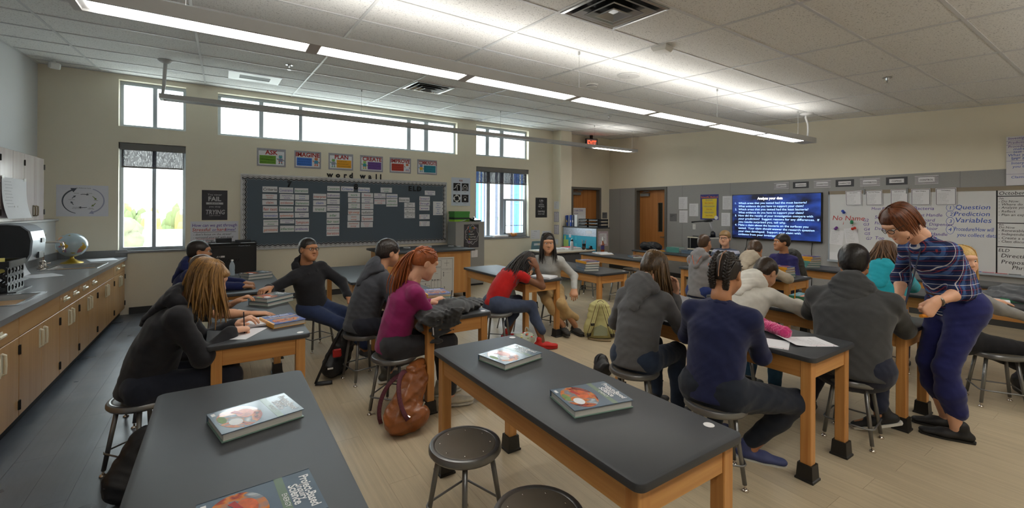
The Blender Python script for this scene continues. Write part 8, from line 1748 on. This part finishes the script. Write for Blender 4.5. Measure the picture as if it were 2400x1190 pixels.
for k in range(3): book(('lowest', 'middle', 'topmost')[k]+' green textbook beside the boy in the charcoal hoodie', 4.56, 1.86, T_+.0355*k, 86+4*k, 'green', art=k == 2)
for k in range(3): book(('bottom grey', 'middle grey', 'top blue and yellow')[k]+' book of the pile behind the pink pencil case', 3.42, 2.12, T_+.0345*k, 75, 'grey' if k < 2 else 'blue', art=k == 2, t=.033)
book('green book at the right picture edge', 6.62, .84, T_, 100, 'green', art=False); 
for k in range(2): book(('lower', 'upper')[k]+' pale green book on the far table below the whiteboard', 7.95, 1.62, T_+.0355*k, 92, 'teal', art=False)
def sheet(label, x, y, z, w, h, r, name='paper_sheet', lines=0, bend=0., col=None, cat='paper', margin=False):
    n = 8; V = []; a = math.radians(r); U = Vector((math.cos(a), math.sin(a), 0)); Vv = Vector((-math.sin(a), math.cos(a), 0)); o = Vector((x, y, z))
    m_ = MB()
    for j in range(n+1):
        for i in (0, 1): V.append(o+U*(w*(i-.5))+Vv*(h*(j/n-.5))+Vector((0, 0, .0006+bend*max(0, (j/n-.55)/.45)**2*(1 if i else .6))))
    m_.add(V, [(2*j, 2*j+1, 2*j+3, 2*j+2) for j in range(n)]); m_.add([p+Vector((0, 0, .0008)) for p in V], [(2*j, 2*j+1, 2*j+3, 2*j+2) for j in range(n)]); ob = tag(m_.build(name, col or M_paper, smooth=True), label, cat)
    if lines:
        fr = Fr(o-U*w/2-Vv*h/2, U, Vv); m_ = MB()
        for k in range(lines): fr.text(m_, ['bacteria grew on the door handle', 'our claim is that the sink', 'had more colonies than', 'the tables we tested'][k % 4], w*.15, h*(.86-.7*k/lines), .008, align='L', n=.002, maxw=w*.75)
        m_.build('lettering', mat('pencil_grey', (120, 120, 126), .8), ob)
    if margin: fr = Fr(o-U*w/2-Vv*h/2, U, Vv); m_ = MB(); fr.box(m_, w*.11, w*.115, 0, h, .0015, .002); m_.build('margin_line', mat('margin_pink', (214, 130, 140), .7), ob); m_ = MB(); [fr.disc(m_, w*.05, h*q, .004, .004, .0015, .002, 8) for q in (.1, .5, .9)]; m_.build('punch_hole_print', M_blk, ob)
    return ob
sheet('blank loose-leaf sheet by the braided girl\'s elbow', 3.07, 1.54, TH, .225, .29, 112-90, margin=True); sheet('written loose-leaf sheet with a curled corner near the table end', 3.32, 1.39, TH, .225, .29, 58, lines=9, bend=.02, margin=True)
sheet('blank white sheet under the writing girl\'s forearm', .12, 3.66, TH, .22, .30, -30)
sheet('white page in front of the girl in magenta', 1.72, 3.66, TH, .22, .3, 15, lines=6); sheet('white paper under the black jacket edge', 1.46, 3.42, TH, .2, .28, 30)
sheet('white page in front of the boy in cream', 4.52, 2.06, TH, .22, .3, 20, lines=5); sheet('loose page on the bare-armed boy\'s table', .10, 4.36, TH, .25, .3, 30)
sheet('white page on the far corner of the book stack table', 4.50, 5.45, TH, .22, .28, 40); sheet('page in front of the boys in hoodies', 6.22, 3.46, TH, .22, .28, 10)
sheet('colourful printed sheet on the jacket table', 1.86, 3.90, TH+.002, .22, .28, 40, col=mat('colour_print', (110, 150, 160), .4, vary=.6, vscale=(14, 14, 14))); sheet('red and green magazine page beside the book pile before the map', 1.70, 3.86, TH+.001, .22, .28, 10, col=mat('colour_print_red', (190, 70, 60), .4, vary=.6, vscale=(12, 12, 12)))
def notebook(label, x, y, z, w, h, r, t=.012, col=None, spiral=True):
    a = math.radians(r); U = Vector((math.cos(a), math.sin(a), 0)); Vv = Vector((-math.sin(a), math.cos(a), 0)); fr = Fr(Vector((x, y, z))-U*w/2-Vv*h/2, U, Vv); th = thing('notebook', label, 'notebook', (x, y, z), group='notebooks')
    m_ = MB(); fr.box(m_, 0, w, 0, h, .0005, .002); m_.build('cover', col or M_blk, th); m_ = MB(); fr.box(m_, .004, w, .003, h-.003, .002, t); m_.build('pages', M_paper, th)
    if spiral: m_ = MB(); [m_.tube([fr.p(.003+.006*math.cos(q), h*(k+.5)/16, t/2+.001+(t/2+.002)*math.sin(q)) for q in np.linspace(0, 2*PI, 9)], .0012, 5) for k in range(16)]; m_.build('spiral_chain', M_blk, th)
    return th
notebook('open spiral notebook in front of the girl in black', .20, 3.93, TH, .30, .26, 5, .016); notebook('white notebook in front of the girl in red', 3.56, 4.62, TH, .24, .30, 25, .02, M_paper, False); notebook('white notebook on the table right of the teacher', 6.46, 1.02, TH, .24, .28, 100, .022, M_paper, False); notebook('dark blue binder on the table below the screen', 7.84, 3.78, TH, .26, .3, 80, .03, mat('binder_navy', (36, 44, 96), .4), False); notebook('composition page held by the girl in grey', 3.12, 2.30, TH, .2, .26, 0, .008, M_blk, False)
m_ = MB(); fr = Fr((3.06, 2.16, TH+.012), (.35, .9, .0), (.25, -.1, .95)); fr.box(m_, 0, .2, 0, .19, 0, .003); tag(m_.build('propped_page', M_paper), 'bright white page propped up before the girl in grey', 'paper')
# open book
def open_book(label, x, y, z, r, cov):
    a = math.radians(r); U = Vector((math.cos(a), math.sin(a), 0)); Vv = Vector((-math.sin(a), math.cos(a), 0)); o = Vector((x, y, z)); th = thing('open_book', label, 'book', (x, y, z)); h = .28
    m_ = MB(); fr = Fr(o, U, Vv); fr.box(m_, -.235, .235, -h/2-.004, h/2+.004, .0005, .003); m_.build('cover', cov, th)
    for s in (-1, 1):
        V = []; n = 8
        for i in range(n+1):
            q = i/n; zz = .004+.03*math.sin(PI*min(q*1.05, 1))**.8*(1-.35*q)
            for j in (-1, 1): V.append(o+U*(s*.228*q)+Vv*(j*h/2)+Vector((0, 0, zz)))
        F = [(2*i, 2*i+2, 2*i+3, 2*i+1) for i in range(n)]; m_ = MB(); m_.add(V, F if s > 0 else [f[::-1] for f in F])
        VV = [Vector((p.x, p.y, z+.003)) for p in V]; m_.add(VV, [f[::-1] for f in (F if s > 0 else [f[::-1] for f in F])]); m_.add([V[2*i] for i in range(n+1)]+[VV[2*i] for i in range(n+1)], [(i, i+1, n+2+i, n+1+i) for i in range(n)]); m_.add([V[2*i+1] for i in range(n+1)]+[VV[2*i+1] for i in range(n+1)], [(i+1, i, n+1+i, n+2+i) for i in range(n)]); m_.build('page', M_paper, th, smooth=True)
    return th
open_book('open textbook with orange edges beside the teacher desk', 6.55, 6.52, TH, 70, M_cyel); open_book('open textbook under the cream-hooded boy\'s pencil', 4.70, 2.22, TH, 80, M_cyel)
# pens and pencils held
def pen(label, p0, p1, c, r=.004): m_ = MB(); m_.tube([p0, p1], r, 8); d = (Vector(p0)-Vector(p1)).normalized(); m_.tube([Vector(p0), Vector(p0)+d*.012], [r, .0008], 8); return tag(m_.build('pencil', mat('pencil_%d_%d_%d' % c, c, .4)), label, 'pencil', 'pens and pencils')
def hp(n, side='R', k=.085): j = PP[n]['J'][side]; return Vector(j[2]+j[3]*k)
a = hp('girl_black'); pen('dark pen upright in the hand of the girl in black', a+Vector((.0, -.01, -.03)), a+Vector((-.005, .01, .12)), (30, 34, 50)); a = hp('girl_magenta'); pen('dark pen in the hand of the girl in magenta', a+Vector((0, 0, -.03)), a+Vector((.03, .02, .12)), (40, 44, 52)); a = hp('boy_cream'); pen('orange pencil in the hand of the boy in cream', a+Vector((0, 0, -.03)), a+Vector((.01, .0, .15)), (226, 150, 40), .005)
# water bottle
t = thing('water_bottle', 'clear plastic water bottle before the black laptop cart', 'bottle', (.12, 6.92, TH)); m_ = MB(); m_.lathe([(.03, 0), (.033, .01), (.032, .04), (.033, .05), (.031, .07), (.033, .09), (.033, .13), (.024, .16), (.013, .18), (.012, .195)], 18, (.12, 6.92, TH+.001)); m_.build('bottle_body', mat('clear_pet', (200, 214, 224), .08, alpha=.45), t, smooth=True); m_ = MB(); m_.lathe([(.014, .192), (.014, .21)], 14, (.12, 6.92, TH+.001)); m_.build('cap', M_plast, t)
# pink pencil case
s_ = Sdf(); s_.chain([(3.45, 1.86, .815), (3.38, 1.72, .812), (3.29, 1.53, .812)], [.045, .046, .044], .02, (0, 0, 1), .9); s_.ell((3.285, 1.50, .81), (.042, .036, .04)); s_.fold = (.005, 150, 3); V, F = s_.mesh(.005); o = bpy.data.objects.new('pencil_case', raw_mesh('pencil_case', [(V, F, 0)], [mat('pink_plush', (214, 50, 122), .9, bump=.8, bscale=130, dist=.006, sheen=.6, vary=.15, vscale=(60, 60, 60))])); C.objects.link(o); tag(o, 'fuzzy hot pink pencil case', 'pencil case')
m_ = MB(); m_.tube([(3.41, 1.80, .85), (3.37, 1.70, .853), (3.32, 1.58, .85)], .004, 6); so = m_.build('zip', mat('pink_zip', (170, 40, 96), .5)); attach(so, o)
# ================================================================ BAGS AND COATS
def sdf_obj(name, s, h, m, label=None, cat=None, parent=None, sm=1, group=None):
    V, F = s.mesh(h); V = smooth_vf(V, F, sm); o = bpy.data.objects.new(name, raw_mesh(name, [(V, F, 0)], [m])); C.objects.link(o)
    if parent is not None: attach(o, parent)
    if label: tag(o, label, cat, group)
    return o
def strap(name, pts, w, m, parent, n=12): m_ = MB(); m_.tube(bez(pts, n) if len(pts) in (3, 4) else pts, [(w, .004)]*(n if len(pts) in (3, 4) else len(pts)), 8); return_ = m_.build(name, m, smooth=True); attach(return_, parent); return return_
# leather backpack leaning on the table leg
M_lea = mat('tan_leather', (146, 84, 40), .38, vary=.2, vscale=(14, 14, 14), bump=.5, bscale=60, dist=.004, coat=.15); M_str = mat('woven_strap', (92, 40, 52), .7, vary=.4, vscale=(90, 90, 90))
s_ = Sdf(); s_.cone((1.16, 3.24, .10), (1.30, 3.36, .30), .155, .125, .05, (.8, -.6, 0), .8).cone((1.30, 3.36, .30), (1.34, 3.39, .38), .11, .07, .04, (.8, -.6, 0), .7).ell((1.10, 3.17, .09), (.11, .11, .085), k=.05).ell((1.24, 3.16, .10), (.10, .10, .09), k=.05); s_.plane((0, 0, .004), (0, 0, -1)); s_.fold = (.009, 26, 4)
lb = sdf_obj('leather_backpack', s_, .007, M_lea, 'tan leather backpack slumped against the jacket table leg', 'backpack', group='bags')
strap('shoulder_strap', [(1.20, 3.30, .40), (1.10, 3.22, .44), (1.06, 3.14, .25), (1.13, 3.06, .13)], .018, M_str, lb); strap('shoulder_strap', [(1.24, 3.38, .36), (1.08, 3.42, .34), (.98, 3.38, .14), (1.02, 3.34, .02)], .018, M_str, lb)
s_ = Sdf(); s_.cone((1.27, 3.34, .40), (1.35, 3.34, .40), .05, .03, .02, (0, 0, 1), .5); s_.fold = (.004, 40, 2); sdf_obj('flap', s_, .006, M_lea, parent=lb); m_ = MB(); m_.tube([(1.13, 3.10, .15), (1.15, 3.07, .14)], .008, 8); o = m_.build('buckle', M_chr); attach(o, lb); m_ = MB(); m_.tube([(1.26, 3.12, .17), (1.29, 3.15, .19)], .008, 8); o = m_.build('buckle', M_chr); attach(o, lb)
# black and red backpack under the boy in dark grey
M_nyl = mat('black_nylon', (26, 26, 29), .5, bump=.2, bscale=300, vary=.1, vscale=(20, 20, 20)); M_redp = mat('red_nylon', (176, 34, 34), .5)
s_ = Sdf(); s_.cone((.96, 4.62, .12), (1.05, 4.62, .36), .13, .10, .05, (0, 1, 0), .75).ell((.90, 4.55, .10), (.09, .08, .09), k=.04); s_.plane((0, 0, .004), (0, 0, -1)); s_.fold = (.006, 30, 8); bb = sdf_obj('black_backpack', s_, .008, M_nyl, 'black backpack with a red panel beside the dark grey boy\'s stool', 'backpack', group='bags')
m_ = MB(); m_.bbox(.90, .98, 4.47, 4.50, .22, .30, .01); o = m_.build('red_panel', M_redp); attach(o, bb); m_ = MB(); m_.box(.85, .90, 4.462, 4.468, .12, .135); o = m_.build('white_tag', M_plast); attach(o, bb); strap('shoulder_strap', [(1.0, 4.52, .48), (.90, 4.46, .34), (.78, 4.46, .12), (.74, 4.44, .02)], .02, M_nyl, bb); strap('shoulder_strap', [(.74, 4.44, .02), (.80, 4.40, .03), (.88, 4.40, .02)], .018, M_nyl, bb)
# black bag by the left foreground table
s_ = Sdf(); s_.cone((-.43, 3.28, .12), (-.36, 3.30, .30), .12, .09, .05, (0, 1, 0), .9).ell((-.46, 3.24, .10), (.08, .08, .09), k=.04); s_.plane((0, 0, .004), (0, 0, -1)); s_.fold = (.006, 30, 12); b2 = sdf_obj('floor_bag', s_, .008, M_nyl, 'black bag on the floor behind the left foreground table', 'bag', group='bags'); m_ = MB(); m_.tube([(-.53, 3.2, .13), (-.47, 3.17, .14), (-.40, 3.18, .15)], .005, 6); o = m_.build('zip', M_toe); attach(o, b2)
# olive backpack
M_oli = mat('olive_canvas', (196, 190, 132), .75, bump=.3, bscale=250, vary=.06, vscale=(9, 9, 9)); M_oli2 = mat('olive_grey_canvas', (150, 156, 128), .75); M_brs = mat('brown_binding', (116, 96, 64), .7)
ob_ = Matrix.Translation((4.13, 4.16, 0)) @ Matrix.Rotation(math.radians(-38), 4, 'Z'); W_ = lambda p: np.array(ob_ @ Vector(p))
s_ = Sdf(); s_.cone(W_((0, 0, .14)), W_((.0, .02, .34)), .185, .15, .05, W_((0, 1, 0))-W_((0, 0, 0)), .55).cone(W_((-.08, 0, .10)), W_((.09, 0, .10)), .12, .12, .05, W_((0, 1, 0))-W_((0, 0, 0)), .8); s_.plane((0, 0, .004), (0, 0, -1)); s_.fold = (.004, 30, 5); ol = sdf_obj('olive_backpack', s_, .008, M_oli, 'pale olive backpack standing on the floor in the aisle', 'backpack', group='bags')
for sg in (-1, 1):
    strap('shoulder_strap', [W_((sg*.03, -.105, .46)), W_((sg*.06, -.15, .38)), W_((sg*.10, -.15, .20)), W_((sg*.15, -.12, .06))], .028, M_oli, ol); strap('strap_binding', [W_((sg*.055, -.108, .45)), W_((sg*.088, -.154, .38)), W_((sg*.128, -.154, .20)), W_((sg*.175, -.124, .06))], .005, M_brs, ol); strap('strap_binding', [W_((sg*.008, -.108, .45)), W_((sg*.034, -.154, .38)), W_((sg*.072, -.154, .20)), W_((sg*.125, -.124, .06))], .005, M_brs, ol)
    m_ = MB(); p = Vector(W_((sg*.105, -.152, .20))); m_.box(p.x-.02, p.x+.02, p.y-.012, p.y+.012, p.z-.015, p.z+.015); o = m_.build('buckle', M_crate); attach(o, ol); m_ = MB(); p = Vector(W_((sg*.15, -.125, .06))); m_.box(p.x-.025, p.x+.025, p.y-.012, p.y+.012, p.z-.02, p.z+.02); o = m_.build('buckle', M_crate); attach(o, ol)
m_ = MB(); m_.add([W_((-.09, -.118, .05)), W_((.09, -.118, .05)), W_((.085, -.119, .15)), W_((0, -.12, .19)), W_((-.085, -.119, .15))], [(0, 1, 2, 3, 4)]); o = m_.build('back_panel', M_oli2); attach(o, ol); strap('grab_loop', [W_((-.04, -.08, .47)), W_((0, -.09, .52)), W_((.04, -.08, .47))], .012, M_brs, ol); strap('loose_strap', [W_((-.16, -.13, .02)), W_((-.05, -.22, .012)), W_((.12, -.20, .012))], .012, M_brs, ol)
s_ = Sdf(); s_.ell(W_((.17, -.02, .12)), (.05, .05, .10)); sdf_obj('mesh_pocket', s_, .008, mat('black_mesh', (40, 40, 42), .7), parent=ol)
# small black bag, floral bag, maroon bag, bag at picture edge
s_ = Sdf(); s_.cone((3.18, 3.16, .07), (3.24, 3.24, .12), .09, .07, .04); s_.plane((0, 0, .004), (0, 0, -1)); s_.fold = (.006, 40, 3); b3 = sdf_obj('small_bag', s_, .008, M_nyl, 'small black bag on the floor beyond the middle foreground table', 'bag', group='bags'); strap('handle', [(3.14, 3.2, .13), (3.18, 3.22, .22), (3.26, 3.24, .16)], .008, M_nyl, b3)
s_ = Sdf(); s_.cone((2.90, 4.22, .11), (3.02, 4.22, .13), .11, .09, .05); s_.plane((0, 0, .004), (0, 0, -1)); s_.fold = (.006, 34, 6); b4 = sdf_obj('floral_bag', s_, .008, mat('floral_canvas', (168, 172, 158), .8), 'grey floral backpack on the floor by the red-shoed girl', 'backpack', group='bags')
rg = random.Random(4)
for k in range(16): m_ = MB(); a = rg.uniform(0, 2*PI); q = rg.uniform(.2, .9); m_.ell((2.96+.14*q*math.cos(a), 4.22+.11*q*math.sin(a)-.02, .215-.05*q*q), (.014, .014, .006), 8, 5); o = m_.build('flower_print', mat('flower_%d' % (k % 4), ((206, 56, 60), (226, 200, 90), (240, 236, 230), (120, 150, 90))[k % 4], .7)); attach(o, b4)
strap('loop', [(3.0, 4.25, .20), (3.02, 4.27, .32), (3.07, 4.26, .20)], .012, mat('cream_strap', (206, 200, 184), .7), b4)
s_ = Sdf(); s_.cone((6.35, 4.62, .14), (6.50, 4.60, .14), .13, .13, .05); s_.plane((0, 0, .004), (0, 0, -1)); b5 = sdf_obj('maroon_bag', s_, .009, mat('maroon_nylon', (92, 26, 36), .6), 'maroon bag with black handle on the floor by the grey hooded boy', 'bag', group='bags'); strap('handle', [(6.30, 4.6, .26), (6.38, 4.55, .40), (6.52, 4.56, .27)], .01, M_nyl, b5)
s_ = Sdf(); s_.cone((6.05, .70, .12), (6.20, .62, .14), .14, .12, .05); s_.plane((0, 0, .004), (0, 0, -1)); s_.fold = (.006, 30, 9); sdf_obj('edge_bag', s_, .009, M_nyl, 'dark bag on the floor at the right picture edge', 'bag', group='bags')
# duffel bag on the back table
s_ = Sdf(); s_.cone((8.02, 6.66, .86), (8.06, 6.34, .85), .115, .10, .05, (0, 0, 1), .8).cone((8.04, 6.5, .88), (8.05, 6.42, .88), .11, .11, .04, (0, 0, 1), .8); s_.plane((0, 0, TH+.002), (0, 0, -1)); s_.fold = (.007, 30, 10); db = sdf_obj('duffel_bag', s_, .008, M_nyl, 'black duffel bag lying on the table before the wooden door', 'bag', group='bags'); strap('strap', [(7.93, 6.66, .90), (7.90, 6.52, .93), (7.92, 6.36, .90), (7.93, 6.26, .80)], .012, M_toe, db); m_ = MB(); m_.tube([(7.94, 6.62, .90), (7.94, 6.36, .89)], .004, 6); o = m_.build('zip', M_chr); attach(o, db)
# worn backpack
q = PP['boy_profile']; bk = -q['fb']; c0 = q['Ch']+bk*.20; s_ = Sdf(); s_.cone(c0+q['s3']*.08, c0-q['s3']*.22+bk*.03, .13, .16, .05, bk, .75).ell(c0-q['s3']*.16+bk*.10, (.09, .09, .10), k=.05); s_.fold = (.006, 30, 11); wb = sdf_obj('worn_backpack', s_, .009, mat('khaki_black_nylon', (58, 58, 54), .55), 'dark grey backpack worn by the boy in profile', 'backpack', group='bags')
for sg in (-1, 1): strap('shoulder_strap', [c0+q['l2']*sg*.08+q['s3']*.14, q['Nk']+q['l2']*sg*.10+Z3*.055, q['Ch']+q['fb']*.14+q['l2']*sg*.10, q['Wst']+q['fb']*.05+q['l2']*sg*.16], .022, M_nyl, wb)
# black jacket thrown over the table corner
M_jk = mat('black_jersey', (36, 36, 38), .8, bump=.25, bscale=200, vary=.1, vscale=(20, 20, 20), sheen=.2)
s_ = Sdf(); n = (0, 0, 1)
s_.cone((1.94, 3.62, .80), (1.70, 3.48, .81), .10, .10, .05, n, .42).cone((1.70, 3.48, .81), (1.45, 3.42, .80), .10, .10, .05, n, .42).cone((1.90, 3.50, .80), (1.62, 3.38, .79), .08, .10, .04, n, .35).cone((1.46, 3.36, .79), (1.40, 3.30, .77), .09, .08, .04, n, .5)
s_.cone((1.60, 3.285, .77), (1.44, 3.265, .62), .085, .03, .03, (0, 1, 0), .35).cone((1.42, 3.28, .78), (1.44, 3.262, .58), .06, .02, .03, (0, 1, 0), .5).cone((1.36, 3.40, .78), (1.335, 3.36, .70), .07, .05, .03, (1, 0, 0), .5).cone((1.85, 3.60, .83), (1.6, 3.5, .84), .03, .045, .03); s_.fold = (.011, 34, 21); jk = sdf_obj('thrown_jacket', s_, .007, M_jk, 'black jacket thrown across the table beside the girl in magenta', 'jacket')
m_ = MB(); m_.tube([(1.40, 3.245, .72), (1.405, 3.243, .66)], .004, 6); o = m_.build('drawstring', M_paper); attach(o, jk)
# coat and brown bag on the right table
M_coat = mat('grey_wool', (84, 86, 90), .9, bump=.3, bscale=200, vary=.1, vscale=(20, 20, 20), sheen=.2)
s_ = Sdf(); s_.cone((6.72, .98, .83), (6.62, .42, .86), .12, .13, .05, n, .7).cone((6.55, .86, .80), (6.62, 1.06, .80), .08, .10, .04, n, .5).ell((6.66, .62, .92), (.12, .16, .06), k=.05); s_.plane((0, 0, TH+.003), (0, 0, -1)); s_.fold = (.012, 26, 22); sdf_obj('folded_coat', s_, .009, M_coat, 'grey coat heaped on the table right of the teacher', 'coat')
s_ = Sdf(); s_.cone((6.50, .72, .82), (6.50, .42, .82), .07, .08, .03, n, .8); s_.plane((0, 0, TH+.003), (0, 0, -1)); s_.fold = (.005, 30, 23); hb = sdf_obj('handbag', s_, .008, M_lea, 'brown leather handbag under the heaped grey coat', 'handbag', group='bags'); m_ = MB(); m_.tube([(6.43, .70, .785), (6.43, .5, .785)], .004, 6); o = m_.build('zip', mat('brass', (180, 150, 80), .3, .8)); attach(o, hb)
# window sill clutter
m_ = MB(); m_.bbox(5.45, 5.85, YW-.02, YW+.09, 1.001, 1.045, .004); tag(m_.build('sill_box', M_card), 'flat white box on the sill of the shaded window', 'box'); m_ = MB(); m_.bbox(5.05, 5.38, YW-.02, YW+.08, 1.001, 1.03, .004); tag(m_.build('sill_books', mat('sill_blue', (176, 184, 196), .6)), 'pale boxed set left of the white sill box', 'box')
s_ = Sdf(); s_.ell((6.02, YW+.03, 1.045), (.06, .045, .045)).ell((6.08, YW+.0, 1.06), (.035, .032, .035)).ell((5.96, YW+.03, 1.08), (.02, .02, .03)); sdf_obj('plush_toy', s_, .007, mat('orange_plush', (200, 130, 60), .9, sheen=.5), 'small orange plush toy lying on the sill of the shaded window', 'plush toy')
